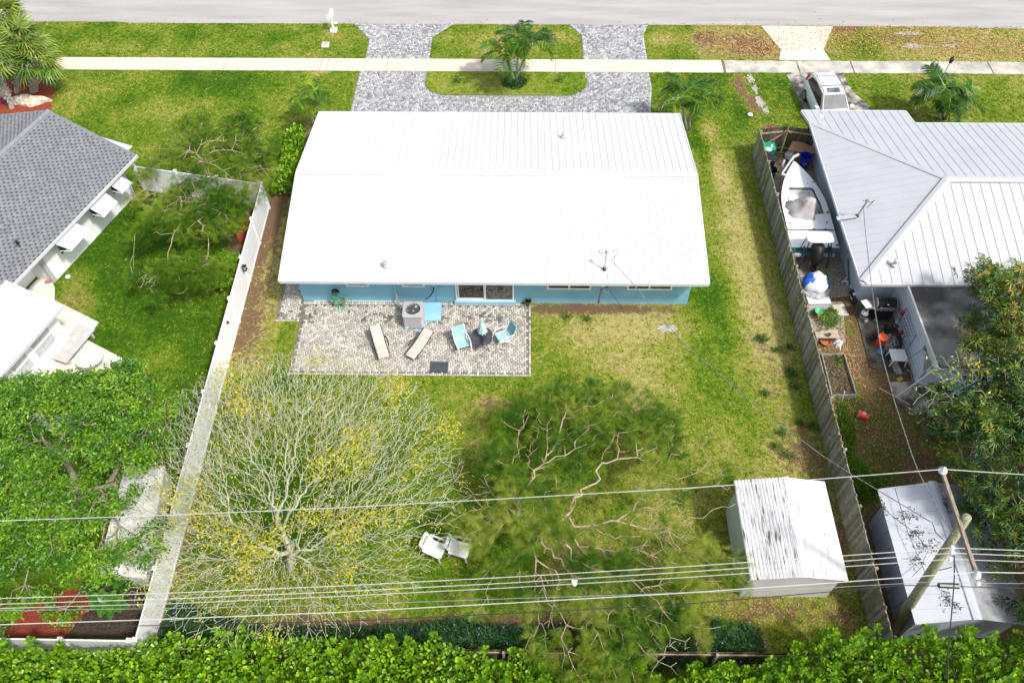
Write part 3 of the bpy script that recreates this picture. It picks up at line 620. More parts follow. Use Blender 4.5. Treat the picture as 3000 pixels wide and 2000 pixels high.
MB().tube([(q-.04, y-.07, 1.22), (q-.06, y-.12, .95), (q-.2, y-.25, .75), (q-.42, y-.35, .62)], .028, 8).build('cable', black, H, world=True)
q = wx(1290, 1.2); MB().tube([(q, y-.02, 2.3), (q, y-.02, 1.2)], .012, 5).build('conduit', blue2, H, world=True); MB().bb(q-.05, q+.02, y-.06, y-.002, 1.05, 1.2).build('tap_box', blue2, H, world=True)
q = wx(1298, 2.1); MB().bb(q-.07, q+.07, y-.1, y-.002, 2.05, 2.14).build('wall_light', black, H, world=True)
q = wx(1020, .9); MB().bb(q-.05, q+.05, y-.04, y-.002, .95, 1.1).build('socket_cover', blue2, H, world=True)
q = wx(1768, 1.6); MB().bb(q-.16, q+.12, y-.14, y-.003, 1.35, 1.85).build('meter_box', mat('tan_metal', (.36, .33, .25), None, .6), H, world=True)
mg = MB().lathe([(.10, 0), (.11, .1), (.08, .16), (.02, .17)], 14).build('meter_glass', white_paint, H)
mg.location = Vector((q-.03, y-.145, 1.62))-H.location; mg.rotation_euler = (math.pi/2, 0, 0)
q = wx(1795, 1.6); MB().bb(q-.2, q+.2, y-.17, y-.003, 1.25, 1.95).build('breaker_panel', mat('panel_grey', (.30, .33, .32), (.26, .29, .28), .5, 2), H, world=True)
q = wx(1815, 1.7); MB().tube([(q-.15, y-.03, 1.55), (q+.1, y-.03, 1.55), (q+.1, y-.03, 2.2)], .018, 6).build('conduit', black, H, world=True)
q = wx(1760, .8); MB().tube([(q+.05, y-.03, 1.4), (q, y-.03, .8), (q-.02, y-.03, 0)], .025, 6).build('conduit', steel, H, world=True)
q = wx(1772, 1.1)
MB().tube([(q+.12*math.cos(t/12*6.28)+.1, y-.06, 1.02+.13*math.sin(t/12*6.28)) for t in range(13)], .012, 5).build('cable', white_paint, H, world=True)
MB().tube([(q-.1, y-.04, 1.15), (q, y-.06, 1.2), (q+.1, y-.05, 1.15), (q+.2, y-.05, 1.4)], .012, 5).build('cable', black, H, world=True)
MB().tube([(wx(1780, 1.3), y-.05, 1.25), (wx(1800, .8), y-.2, .7), (wx(1823, .1), y-.35, .02)], .009, 5).build('guy_wire', black, H, world=True)
# roof penetrations
def vent(px, py, z, h, r_, parent, lab=None):
    p = g(px, py, z); mb = MB(); mb.lathe([(.13, -.05), (.13, .03), (r_, .06), (r_, h-.06), (r_*1.5, h-.05), (r_*1.5, h), (r_*.6, h+.02)], 14, c=(p.x, p.y, p.z)); return mb.build('vent_pipe', steel if lab is None else lab, parent, world=True, smooth=False)
galv = mat('galvanised', (.55, .58, .62), (.42, .45, .5), .4, 5, metal=.5)
vent(1650, 400, 2.95, .30, .05, H, galv); vent(1130, 777, 2.66, .22, .08, H, galv)
p = g(1771, 787, 2.62)
mb = MB().tube([p, p+Vector((0, .02, 1.05))], .032, 8); ms = mb.build('service_mast', galv, H, world=True)
MB().lathe([(.09, -.06), (.09, .05), (.04, .08)], 12, c=tuple(p)).build('mast_boot', black, ms, world=True)
t = p+Vector((0, .02, 1.05)); MB().lathe([(.05, 0), (.085, .04), (.07, .12), (.02, .15)], 10, c=tuple(t)).build('weather_head', steel, ms, world=True)
mastA = p+Vector((.28, -.05, .55))
MB().tube([t+Vector((0, 0, .05)), t+Vector((-.12, 0, -.10)), t+Vector((-.3, 0, 0)), t+Vector((-.36, 0, .08))], .016, 5).build('wire_tail', black, ms, world=True)
MB().tube([t+Vector((.05, 0, .02)), t+Vector((.2, 0, -.08)), t+Vector((.30, 0, .15)), t+Vector((.40, 0, .22)), t+Vector((.48, 0, .05)), t+Vector((.45, 0, -.15)), mastA], .012, 5).build('wire_tail', mat('red_black_wire', (.06, .02, .02), (.3, .08, .05), .5, 12), ms, world=True)

# ================================================================== RIGHT NEIGHBOUR HOUSE
rw = mat('pale_blue_stucco', (.52, .60, .70), (.46, .55, .66), .8, 1.5, bump=.2, bscale=50)
grey_roof = mat('silver_roof', (.41, .425, .45), (.37, .385, .41), .6, .7, lo=.3, hi=.7)
grey_roof2 = mat('pale_roof', (.44, .45, .47), (.40, .41, .43), .6, .6, lo=.3, hi=.7)
N2 = thing('house', 'pale house with a ribbed silver hip roof right of the wooden fence', 'house', (20, 30, 0))
e, rz2 = 2.4, 3.62; hx, hy = 20.1, 29.5; xe = 15.17; ys_, yn = 24.05, 35.2
sl2 = (rz2-e)/(yn-hy); ynx = 36.55; zext = e-sl2*(ynx-yn)*.9
xr = 34
# north slope split in convex pieces
slope_panels(N2, [(xe, yn, e), (hx, hy, rz2), (xr, hy, rz2), (xr, yn, e)], (0, yn-hy, e-rz2), .46, grey_roof, rib=.03, ribw=.03)
slope_panels(N2, [(xe, yn, e), (20.65, yn, e), (20.65, ynx, zext), (xe-.1, ynx, zext)], (0, yn-hy, e-rz2), .46, grey_roof, rib=.03, ribw=.03)
slope_panels(N2, [(xe, ys_, e), (xe, yn, e), (hx, hy, rz2)], (hx-xe, 0, rz2-e), .46, grey_roof, rib=.02, ribw=.04)
slope_panels(N2, [(xe, ys_, e), (xr, ys_, e), (xr, hy, rz2), (hx, hy, rz2)], (0, hy-ys_, rz2-e), .46, grey_roof2, rib=.035, ribw=.035)
for pts in ([(xe+.01, yn-.01, e-.01), (hx, hy, rz2-.01), (xr, hy, rz2-.01), (xr, yn-.01, e-.01)], [(xe+.01, ys_+.01, e-.01), (xe+.01, yn-.01, e-.01), (hx, hy, rz2-.01)], [(xe+.01, ys_+.01, e-.01), (xr, ys_+.01, e-.01), (xr, hy, rz2-.01), (hx, hy, rz2-.01)]):
    MB().plate(pts, .08).build('roof_deck', white_paint, N2, world=True)
def capline(a, b, w=.16, m=grey_roof2, h=.05):
    a, b = Vector(a), Vector(b); d = (b-a).normalized(); s = d.cross(Vector((0, 0, 1))).normalized()
    MB().loft([[p-s*w+Vector((0, 0, -.03)), p-s*w+Vector((0, 0, h*.5)), p+Vector((0, 0, h+.02)), p+s*w+Vector((0, 0, h*.5)), p+s*w+Vector((0, 0, -.03))] for p in (a, b)]).build('ridge_cap', m, N2, world=True)
capline((xe+.05, ys_+.05, e+.04), (hx, hy, rz2+.04), .2, h=.09); capline((xe+.1, yn-.1, e+.03), (hx, hy, rz2+.03), .12, grey_roof, .02); capline((hx-.1, hy, rz2+.045), (xr, hy, rz2+.045), .2)
for a, b in (((xe-.1, ynx, zext), (20.65, ynx, zext)), ((20.65, ynx, zext), (20.65, yn, e)), ((20.65, yn, e), (xr, yn, e)), ((xe-.1, ynx, zext), (xe-.0, yn, e)), ((xe, yn, e), (xe, ys_, e)), ((xe, ys_, e), (17.25, ys_, e)), ((17.25, ys_, e), (xr, ys_, e))):
    a, b = Vector(a), Vector(b); d = (b-a).normalized(); s = d.cross(Vector((0, 0, 1))); c = Vector((20, 30, 3))
    if (c-a).dot(s) > 0: s = -s
    MB().hexa([a+s*.002+Vector((0, 0, .02)), a+s*.05+Vector((0, 0, .02)), a+s*.05+Vector((0, 0, -.13)), a+s*.002+Vector((0, 0, -.13))], [b+s*.002+Vector((0, 0, .02)), b+s*.05+Vector((0, 0, .02)), b+s*.05+Vector((0, 0, -.13)), b+s*.002+Vector((0, 0, -.13))]).build('fascia', white, N2, world=True)
MB().bb(15.88, 16.08, 25.0, 36.0, 0, 2.3).build('wall', rw, N2, world=True)
MB().bb(16.08, xr, 25.0, 25.2, 0, 2.3).build('wall', rw, N2, world=True)
MB().bb(16.08, 20.4, 35.8, 36.0, 0, 2.1).build('wall', rw, N2, world=True)
MB().bb(20.4, xr, 34.7, 34.9, 0, 2.3).build('wall', rw, N2, world=True)
# flat carport roof with seams, side wall
slab = mat('weathered_membrane', (.27, .26, .255), (.055, .052, .05), .95, .55, lo=.40, hi=.60, detail=9, stretch=(1, 1, 1))
fx, fy = 17.3, 19.62
mb = None
seams = [23.98, 22.72, 21.2, fy]
for i in range(3):
    MB().bb(fx, xr, seams[i+1]+.008, seams[i]-.008, 2.16, 2.26).build('roof_sheet', slab, N2, world=True)
MB().bb(fx-.01, xr, fy, 23.98, 2.08, 2.155).build('roof_deck', black, N2, world=True)
MB().bb(fx-.09, fx-.012, fy-.09, 24.0, 2.05, 2.32).build('fascia', white, N2, world=True)
MB().bb(fx-.012, xr, fy-.10, fy-.06, 2.05, 2.30).build('fascia', white, N2, world=True)
MB().bb(17.42, 17.52, 20.35, 24.99, 0, 2.07).build('carport_wall', rw, N2, world=True)
for k in range(1, 8): MB().bb(17.405, 17.418, 20.35, 24.99, k*.25, k*.25+.012).build('siding_lap', white_paint, N2, world=True)
MB().bb(17.53, xr, 20.25, 20.34, 0, 2.07).build('carport_wall', rw, N2, world=True)
MB().tube([g(2745, 1078, 2.15), g(2627, 1163, .03)], .055, 4).build('sloping_brace', white, N2, world=True)
MB().add([Vector((17.39, 20.36, 1.0)), Vector((17.39, 20.36, 2.0)), Vector((17.39, 21.2, 2.0)), Vector((17.37, 20.36, 1.0)), Vector((17.37, 20.36, 2.0)), Vector((17.37, 21.2, 2.0))], [(0, 1, 2), (3, 5, 4), (0, 3, 4, 1), (1, 4, 5, 2), (2, 5, 3, 0)]).build('bracket', grey_plastic, N2, world=True)
p = g(2512, 632, 2.75); t = p+Vector((.08, -.1, .98)); ms = MB().tube([p, t], .035, 8).build('service_mast', mat('dark_steel', (.12, .12, .13), (.3, .3, .3), .5, 6), N2, world=True)
MB().lathe([(.09, -.05), (.08, .05), (.04, .08)], 10, c=tuple(p)).build('mast_boot', black, ms, world=True)
MB().lathe([(.04, 0), (.09, .05), (.05, .14)], 8, c=tuple(t)).build('weather_head', steel, ms, world=True)
MB().tube([t+Vector((-.2, 0, .05)), t+Vector((0, 0, .02)), t+Vector((.2, 0, -.05)), t+Vector((.32, 0, .1)), t+Vector((.22, 0, -.15)), t+Vector((.12, -.02, -.35))], .014, 5).build('wire_tail', black, ms, world=True)
MB().add([(p.x-.05, p.y-.12, p.z+.02), (p.x-.9, p.y-.12, p.z-.20), (p.x-.9, p.y+.12, p.z-.20), (p.x-.05, p.y+.12, p.z+.02)], [(0, 1, 2, 3)]).build('flashing', grey_roof2, N2, world=True)
vent(2620, 775, 2.72, .3, .07, N2, galv)
MB().bb(g(2620, 775, 2.7).x-.14, g(2620, 775, 2.7).x+.14, 24.3, g(2620, 775, 2.7).y-.1, 2.46, 2.50).build('flashing', white, N2, world=True)
for zz, yy in ((1.9, 34.6), (1.3, 27.2)):
    MB().bb(15.71, 15.87, yy, yy+.15, zz, zz+.18).build('wall_light', black if zz > 1.5 else steel, N2, world=True)
mb = MB(); mb.bb(15.68, 15.87, 26.7, 27.1, 1.0, 1.6); mb.build('electric_box', grey_plastic, N2, world=True)
MB().tube([(15.83, 27.4, 2.3), (15.83, 27.4, .9), (15.8, 26.7, .5), (15.8, 26.0, .15)], .025, 6).build('conduit', black, N2, world=True)

# ================================================================== LEFT NEIGHBOUR HOUSE
ev = Vector((-.331, -.9436, 0)).normalized(); nv = Vector((.9436, -.331, 0)).normalized()
E0 = g(400, 453, 2.5); Zr = 4.05
Rg = E0-nv*4.6; Rg.z = Zr
N1 = thing('house', 'white house with a grey shingle gable roof at the left edge', 'house', tuple(E0-nv*4.6+ev*6-Vector((0, 0, 2.5))))
Lr = 16
A_, B_ = E0.copy(), E0+ev*Lr; C_, D_ = Rg+ev*Lr, Rg.copy(); F_ = E0-nv*9.2; G_ = F_+ev*Lr
under = mat('shingle_base', (.17, .18, .20), (.13, .14, .16), .9, 6)
shing = rmat('shingle', [(.055, .056, .065), (.075, .077, .088), (.15, .157, .172), (.185, .193, .21), (.21, .22, .238)], .9, grain=.12, gscale=3)
for q in ([A_, B_, C_, D_], [D_, C_, G_, F_]):
    MB().plate([v_-Vector((0, 0, .0)) for v_ in q], .12).build('roof_deck', under, N1, world=True)
def shingles(o, u, v, nrow, ncol, pu, pv, seed, indiv, parent):
    r = rng(seed); nn = u.cross(v).normalized();
    if nn.z < 0: nn = -nn
    M = []; rn = []
    for i in range(nrow):
        off = pu*(.5 if i % 2 else 0)+r.uniform(-.03, .03)
        for j in range(ncol):
            M.append((j*pu+off, i*pv, pu*.99, pv*.97)); rn.append(r.random())
    M = np.array(M); rn = np.array(rn)
    tv = np.array([(0, 0, 0), (.60, 0, 0), (.60, 1, 0), (0, 1, 0), (0, 0, 1), (.60, 0, 1), (.60, 1, .5), (0, 1, .5), (.605, .0, .5), (.995, .0, .5), (.995, .55, .45), (.605, .55, .45), (.605, .56, .5), (.995, .56, .5), (.995, 1, .4), (.605, 1, .4)], float); tf = np.array([(4, 5, 6, 7), (0, 1, 5, 4), (1, 2, 6, 5), (3, 0, 4, 7), (8, 9, 10, 11), (12, 13, 14, 15)])
    tone = np.array([.75]*8+[.12]*4+[.7]*4)
    Rm = np.array([[u.x, v.x, nn.x], [u.y, v.y, nn.y], [u.z, v.z, nn.z]])
    pos = np.array(o)[None]+M[:, :1]*np.array(u)+M[:, 1:2]*np.array(v)
    # largest in the photo: closest to the camera
    dist = np.linalg.norm(pos-np.array([0, 0, CH]), axis=1); inside = np.array([0 <= (1500+FOC*((p-[0, 0, CH]) @ RX)/((p-[0, 0, CH]) @ FW)) for p in pos])
    idx = np.argsort(dist+np.where(inside, 0, 1000)); big, rest = idx[:indiv], idx[indiv:]
    V, F, rv = inst(tv, tf, pos[rest], np.tile(Rm, (len(rest), 1, 1)), np.stack([M[rest, 2], M[rest, 3], np.full(len(rest), .022)], 1), rn[rest]); rv = np.tile(tone, len(rest))+(rv-.5)*.3
    oo = link('shingle_field', mesh_np('shingle_field', V, F, shing, {'rnd': rv}), parent, world=True); prop(oo, kind='stuff')
    cache = {}
    for i in big:
        k = int(rn[i]*6)
        if k not in cache:
            cache[k] = mesh_np('shingle', (tv*np.array([pu*.99, pv*.97, .022])) @ Rm.T, tf, shing, {'rnd': tone+((k+.5)/6-.5)*.3})
        oo = bpy.data.objects.new('shingle', cache[k]); COL.objects.link(oo); oo.parent = parent; oo.location = Vector(pos[i].tolist())-parent.location
sv = (D_-A_).normalized(); slen = (D_-A_).length
shingles(B_+Vector((0, 0, .002)), -ev, sv, int(slen/.15)-1, int(Lr/.28)-1, .28, .15, 1, 300, N1)
sv2 = (F_-D_).normalized(); shingles(D_+Vector((0, 0, .002)), ev, sv2, int(slen/.15), int(Lr/.28)-1, .28, .15, 2, 0, N1)
r = rng(7); k = int(Lr/.32)
for i in range(k):
    a = D_+ev*(i*.32); b = a+ev*.315
    MB().hexa([a-sv*.16, a+Vector((0, 0, .03)), a+sv2*.16, a+sv2*.16+Vector((0, 0, .03)), a+Vector((0, 0, .065)), a-sv*.16+Vector((0, 0, .035))], [b-sv*.16, b+Vector((0, 0, .025)), b+sv2*.16, b+sv2*.16+Vector((0, 0, .025)), b+Vector((0, 0, .055)), b-sv*.16+Vector((0, 0, .03))]).build('ridge_shingle', shing, N1, world=True, rnd=.8)
MB().plate([A_+nv*.05+Vector((0, 0, -.005)), B_+nv*.05+Vector((0, 0, -.005)), B_+Vector((0, 0, -.004)), A_+Vector((0, 0, -.004))], .15).build('gutter', white, N1, world=True)
wA = E0-nv*.75+ev*.55; wA.z = 0
whw = mat('white_stucco', (.80, .81, .82), (.75, .77, .79), .75, 1.2, bump=.2, bscale=50)
cor = g(159.5, 828.6); L1 = (cor-wA).dot(ev)
def wallseg(a, b, t, z0, z1, name='wall', m=whw, par=N1):
    a, b = Vector(a), Vector(b); d = (b-a).normalized(); s = d.cross(Vector((0, 0, 1)))*t
    MB().hexa([(a.x, a.y, z0), (b.x, b.y, z0), (b.x+s.x, b.y+s.y, z0), (a.x+s.x, a.y+s.y, z0)], [(a.x, a.y, z1), (b.x, b.y, z1), (b.x+s.x, b.y+s.y, z1), (a.x+s.x, a.y+s.y, z1)]).build(name, m, par, world=True)
wE = wA+ev*L1
wallseg(wA, wE, .2, 0, 2.42); wallseg(wE, wE-nv*1.1, .2, 0, 2.42); w2 = wE-nv*1.1-ev*.0
wallseg(w2, w2+ev*8, .2, 0, 2.42); wallseg(wA-nv*7.5, wA, .2, 0, 2.42)
gb = wA-nv*.1; MB().hexa([gb+Vector((0, 0, 2.4)), gb-nv*7.5+Vector((0, 0, 2.4)), gb-nv*3.75+Vector((0, 0, 3.6))], [gb+ev*.15+Vector((0, 0, 2.4)), gb+ev*.15-nv*7.5+Vector((0, 0, 2.4)), gb+ev*.15-nv*3.75+Vector((0, 0, 3.6))]).build('gable_wall', whw, N1, world=True)
# annex with flat white roof
ax0, ax1 = g(42, 830, 2.62), g(180, 893, 2.5); wdir = (ax1-ax0); wdir.z = 0; dd_ = (g(0, 1095, 2.5)-ax1); dd_.z = 0; dd_.normalize()
annex_m = mat('annex_roof', (.66, .66, .65), (.50, .49, .47), .55, 1.2, lo=.28, hi=.5, stretch=(1, 1, 1), detail=8)
P0, P1 = ax1.copy(), ax0-wdir.normalized()*.6; nseg = 7
for i in range(nseg):
    a, b = P1+dd_*(i*1.2+.01), P0+dd_*(i*1.2+.01); MB().plate([a, b, b+dd_*1.19, a+dd_*1.19], .06).build('roof_sheet', annex_m, N1, world=True)
MB().plate([P0+wdir.normalized()*.12+Vector((0, 0, .03)), P0+Vector((0, 0, .03)), P0+dd_*8.4+Vector((0, 0, .03)), P0+wdir.normalized()*.12+dd_*8.4+Vector((0, 0, .03))], .14).build('gutter', white, N1, world=True)
aw0 = P0-wdir.normalized()*.45+dd_*.35; aw0.z = 0
aw1 = aw0+dd_*7.5
wallseg(aw0, aw1, .12, 0, 2.42); wallseg(aw0-wdir.normalized()*3, aw0, .12, 0, 2.42)
wn_ = dd_.cross(Vector((0, 0, -1))).normalized()
if wn_.dot(wdir) < 0: wn_ = -wn_
pane_w = mat('curtained_glass', (.50, .52, .53), (.38, .40, .42), .15, 6, spec=.8)
for s0, s1 in ((.55, 1.75), (2.0, 3.0), (3.3, 4.3)):
    a = aw0+wn_*.004+dd_*s0; b = aw0+wn_*.004+dd_*s1; fr = MB(); L = s1-s0; up = Vector((0, 0, 1))
    def slab_(q0, q1, z0, z1, t=.05): 
        fr.hexa([q0+up*z0, q1+up*z0, q1+up*z1, q0+up*z1], [q0+up*z0+wn_*t, q1+up*z0+wn_*t, q1+up*z1+wn_*t, q0+up*z1+wn_*t])
    slab_(a, b, .85, .91); slab_(a, b, 2.04, 2.1); slab_(a, b, 1.45, 1.50, .06); slab_(a, a+dd_*.06, .912, 2.038); slab_(b-dd_*.06, b, .912, 2.038)
    fo = fr.build('window', vinyl, N1, world=True)
    for z0, z1 in ((.92, 1.44), (1.51, 2.03)):
        m2 = MB(); q0, q1 = a+dd_*.07, b-dd_*.07; m2.hexa([q0+up*z0, q1+up*z0, q1+up*z1, q0+up*z1], [q0+up*z0+wn_*.02, q1+up*z0+wn_*.02, q1+up*z1+wn_*.02, q0+up*z1+wn_*.02]); m2.build('pane', pane_w, fo, world=True)
# awnings on the east wall
def awning(pa, pb, pc, pd, zt=2.25, zb=1.75):
    a, b, c, d = g(*pa, zt), g(*pb, zt), g(*pc, zb), g(*pd, zb)
    aw = MB().plate([a, b, c, d], .03).build('awning', white, N1, world=True)
    for q, w in ((b, c), (a, d)):
        MB().tube([q-Vector((0, 0, .45)), w-Vector((0, 0, .03))], .015, 5).build('awning_arm', vinyl, aw, world=True)
    a2, b2 = a-Vector((0, 0, .15)), b-Vector((0, 0, .15)); inn = (a-d); inn.z = 0; inn = inn.normalized()
    MB().hexa([a2-inn*.0, b2-inn*.0, b2-Vector((0, 0, .5)), a2-Vector((0, 0, .5))], [a2-inn*.03, b2-inn*.03, b2-inn*.03-Vector((0, 0, .5)), a2-inn*.03-Vector((0, 0, .5))]).build('window', dark_glass, N1, world=True)
awning((217, 651), (163, 716), (211, 733), (265, 674)); awning((300, 558), (257, 608), (307, 635), (345, 592)); awning((344, 512), (318, 540), (360, 566), (390, 535))
c3 = g(345, 425, 2.1); MB().plate([g(300, 402, 2.1), g(388, 428, 1.7), g(376, 440, 1.8), g(290, 405, 2.2)], .05).build('awning', white, N1, world=True)
p = g(52, 713, 3.1); MB().lathe([(.07, -.05), (.06, .18), (.03, .2)], 10, c=tuple(p)).build('vent_pipe', black, N1, world=True)
p = g(0, 648, 3.4); MB().lathe([(.07, -.05), (.06, .18), (.03, .2)], 10, c=tuple(p)).build('vent_pipe', steel, N1, world=True)
# terrace tiles
tm = rmat('travertine', [(.62, .56, .46), (.70, .64, .54), (.76, .71, .62)], .8, grain=.08, gscale=2)
r = rng(8); T0 = g(290, 945); tw = .6; k = 0
terr = [o for o in bpy.data.objects if o.name == 'terrace'][0]
for i in range(-16, 22):
    for j in range(-12, 6):
        u0, v0 = i*.42+(j % 2)*.2, j*.62
        qs = [T0+ev*(u0)+nv*(v0), T0+ev*(u0+.41)+nv*v0, T0+ev*(u0+.41)+nv*(v0+.61), T0+ev*u0+nv*(v0+.61)]
        if all(in_poly(np.array([q.x]), np.array([q.y]), L_TERR)[0] for q in qs):
            MB().prism([(q.x, q.y) for q in qs], .031, .042+r.uniform(-.002, .002)).build('tile', tm, terr, world=True, rnd=float(r.random()))

# ================================================================== SHEDS
rust = mat('stained_shed_roof', (.62, .615, .61), (.09, .075, .065), .55, 5, stretch=(3.2, .28, 1), lo=.33, hi=.44, detail=8)
rustl = mat('lightly_stained_shed_roof', (.64, .635, .63), (.22, .19, .17), .5, 4, stretch=(3.2, .25, 1), lo=.30, hi=.40, detail=8)
shedw = mat('shed_wall', (.62, .66, .69), (.56, .61, .65), .55, 1)
shedw2 = mat('shed_gable', (.66, .66, .65), (.60, .60, .59), .55, 1.2)
S1 = thing('shed', 'white metal garden shed with black streaks on its ribbed roof', 'shed', (9.8, 12.5, 0))
bx0, bx1, by0, by1, se, sr, rx = 8.2, 11.42, 10.78, 14.15, 2.13, 2.44, 9.93
MB().bb(bx0, bx0+.03, by0+.03, by1, 0, se).build('wall', shedw, S1, world=True); MB().bb(bx1-.03, bx1, by0+.03, by1, 0, se).build('wall', shedw, S1, world=True)
for yy in (by0, by1-.0): MB().hexa([(bx0, yy, 0), (bx1, yy, 0), (bx1, yy, se), (rx, yy, sr-.03), (bx0, yy, se)], [(bx0, yy+.029, 0), (bx1, yy+.029, 0), (bx1, yy+.029, se), (rx, yy+.029, sr-.03), (bx0, yy+.029, se)]).build('gable_wall', shedw2, S1, world=True)
yy0, yy1 = 10.58, 14.42
for i in range(15):
    a, b = 8.1+(rx-8.1)*i/15, 8.1+(rx-8.1)*(i+1)/15; za, zb = se+(sr-se)*i/15, se+(sr-se)*(i+1)/15; w = b-a
    MB().hexa([(a, yy0, za), (b-.004, yy0, zb), (b-.004, yy0, zb+.02), (b-w*.35, yy0, zb+.045), (a+w*.2, yy0, za+.04), (a, yy0, za+.006)], [(a, yy1, za), (b-.004, yy1, zb), (b-.004, yy1, zb+.02), (b-w*.35, yy1, zb+.045), (a+w*.2, yy1, za+.04), (a, yy1, za+.006)]).build('roof_rib', rust, S1, world=True)
for i in range(6):
    a, b = rx+(11.52-rx)*i/6, rx+(11.52-rx)*(i+1)/6; za, zb = sr-(sr-se)*i/6, sr-(sr-se)*(i+1)/6
    MB().hexa([(a+.003, yy0, za), (b-.003, yy0, zb), (b-.003, yy0, zb+.022), (a+.003, yy0, za+.025)], [(a+.003, yy1, za), (b-.003, yy1, zb), (b-.003, yy1, zb+.022), (a+.003, yy1, za+.025)]).build('roof_panel', rustl, S1, world=True)
MB().hexa([(rx-.1, yy0-.01, sr+.02), (rx, yy0-.01, sr+.055), (rx+.14, yy0-.01, sr+.03), (rx, yy0-.01, sr+.03)], [(rx-.1, yy1+.01, sr+.02), (rx, yy1+.01, sr+.055), (rx+.14, yy1+.01, sr+.03), (rx, yy1+.01, sr+.03)]).build('ridge_cap', white_paint, S1, world=True)
S2 = thing('shed', 'grey blue metal shed right of the wooden fence under the utility pole', 'shed', (15.4, 11.6, 0))
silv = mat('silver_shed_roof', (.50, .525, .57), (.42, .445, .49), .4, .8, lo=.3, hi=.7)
shed_s = mat('shed_side', (.42, .48, .57), (.37, .43, .52), .6, 2)
s2w0, s2w1, t0, t1, te, tr, tx, te1 = 13.72, 17.1, 9.35, 13.75, 2.28, 2.62, 15.3, 17.25
for i in range(14):
    a, b = t0+(t1-t0)*i/14, t0+(t1-t0)*(i+1)/14; MB().bb(s2w0+(.0 if i % 2 else .012), s2w0+.05, a, b-.012, 0, te).build('wall_panel', shed_s, S2, world=True)
MB().bb(s2w1-.05, s2w1, t0, t1, 0, te).build('wall', shed_s, S2, world=True)
for yy in (t0, t1): MB().hexa([(s2w0+.05, yy, 0), (s2w1-.05, yy, 0), (s2w1-.05, yy, te), (tx, yy, tr-.03), (s2w0+.05, yy, te)], [(s2w0+.05, yy+.03, 0), (s2w1-.05, yy+.03, 0), (s2w1-.05, yy+.03, te), (tx, yy+.03, tr-.03), (s2w0+.05, yy+.03, te)]).build('gable_wall', shed_s, S2, world=True)
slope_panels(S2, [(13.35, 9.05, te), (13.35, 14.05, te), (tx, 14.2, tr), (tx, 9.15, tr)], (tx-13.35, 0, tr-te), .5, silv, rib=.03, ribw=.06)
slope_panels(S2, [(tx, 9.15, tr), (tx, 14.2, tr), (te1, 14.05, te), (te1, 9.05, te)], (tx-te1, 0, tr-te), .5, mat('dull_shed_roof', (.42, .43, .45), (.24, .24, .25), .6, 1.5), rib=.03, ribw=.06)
MB().loft([[(tx-.16, y_, tr+.01), (tx-.14, y_, tr+.04), (tx, y_, tr+.07), (tx+.14, y_, tr+.04), (tx+.16, y_, tr+.01)] for y_ in (9.12, 14.22)]).build('ridge_cap', silv, S2, world=True)

# ================================================================== FENCES
fence_w = rmat('weathered_board', [(.13, .12, .09), (.20, .185, .14), (.27, .25, .20), (.33, .31, .26)], .9, grain=.25, gscale=5, stain=((.16, .19, .03), 1.3, .52, .66, .75))
wood_d = rmat('dark_board', [(.05, .038, .028), (.09, .068, .05), (.13, .10, .075)], .9, grain=.3, gscale=6)
wood_l = mat('pale_timber', (.38, .31, .22), (.28, .22, .15), .85, 6)
FR = thing('wooden_fence', 'long weathered wooden board fence between the two back yards', 'fence', (12.75, 22, 0))
r = rng(50); y = 8.7; i = 0
shared = {}
while y < 35.45:
    w = .148; k = int(r.integers(0, 8)); hgt = 1.74+r.uniform(-.02, .02)
    if k not in shared:
        mb = MB(); mb.add([(-.012, -.0745, 0), (.012, -.0745, 0), (.012, .0745, 0), (-.012, .0745, 0), (-.012, -.0745, 1.70), (.012, -.0745, 1.70), (.012, .0745, 1.70), (-.012, .0745, 1.70), (-.012, -.04, 1.74), (.012, -.04, 1.74), (.012, .04, 1.74), (-.012, .04, 1.74)],
               [(3, 2, 1, 0), (0, 1, 5, 4), (2, 3, 7, 6), (1, 2, 6, 5), (3, 0, 4, 7), (5, 6, 10, 9), (7, 4, 8, 11), (4, 5, 9, 8), (6, 7, 11, 10), (8, 9, 10, 11)])
        me = bpy.data.meshes.new('board'); me.from_pydata(mb.v, [], mb.f); me.materials.append(fence_w)
        a = me.attributes.new('rnd', 'FLOAT', 'POINT'); a.data.foreach_set('value', [(k+.5)/8]*len(me.vertices)); shared[k] = me
    o = bpy.data.objects.new('board', shared[k]); COL.objects.link(o); o.parent = FR
    o.location = (12.75-.0+(-.022 if i % 2 else 0)+r.normal(0, .004)-12.75, y-22, r.uniform(-.015, .02)); o.rotation_euler = (r.normal(0, .006), r.normal(0, .008), r.normal(0, .03)+(.10 if i % 2 else .10)); y += w-.006; i += 1
for zz in (.35, .95, 1.5): MB().bb(12.775, 12.815, 8.7, 35.4, zz, zz+.09).build('rail', wood_l, FR, world=True)
yy = 8.8
while yy < 35.5:
    MB().bb(12.816, 12.906, yy, yy+.09, 0, 1.66).build('post', wood_l, FR, world=True); yy += 2.42
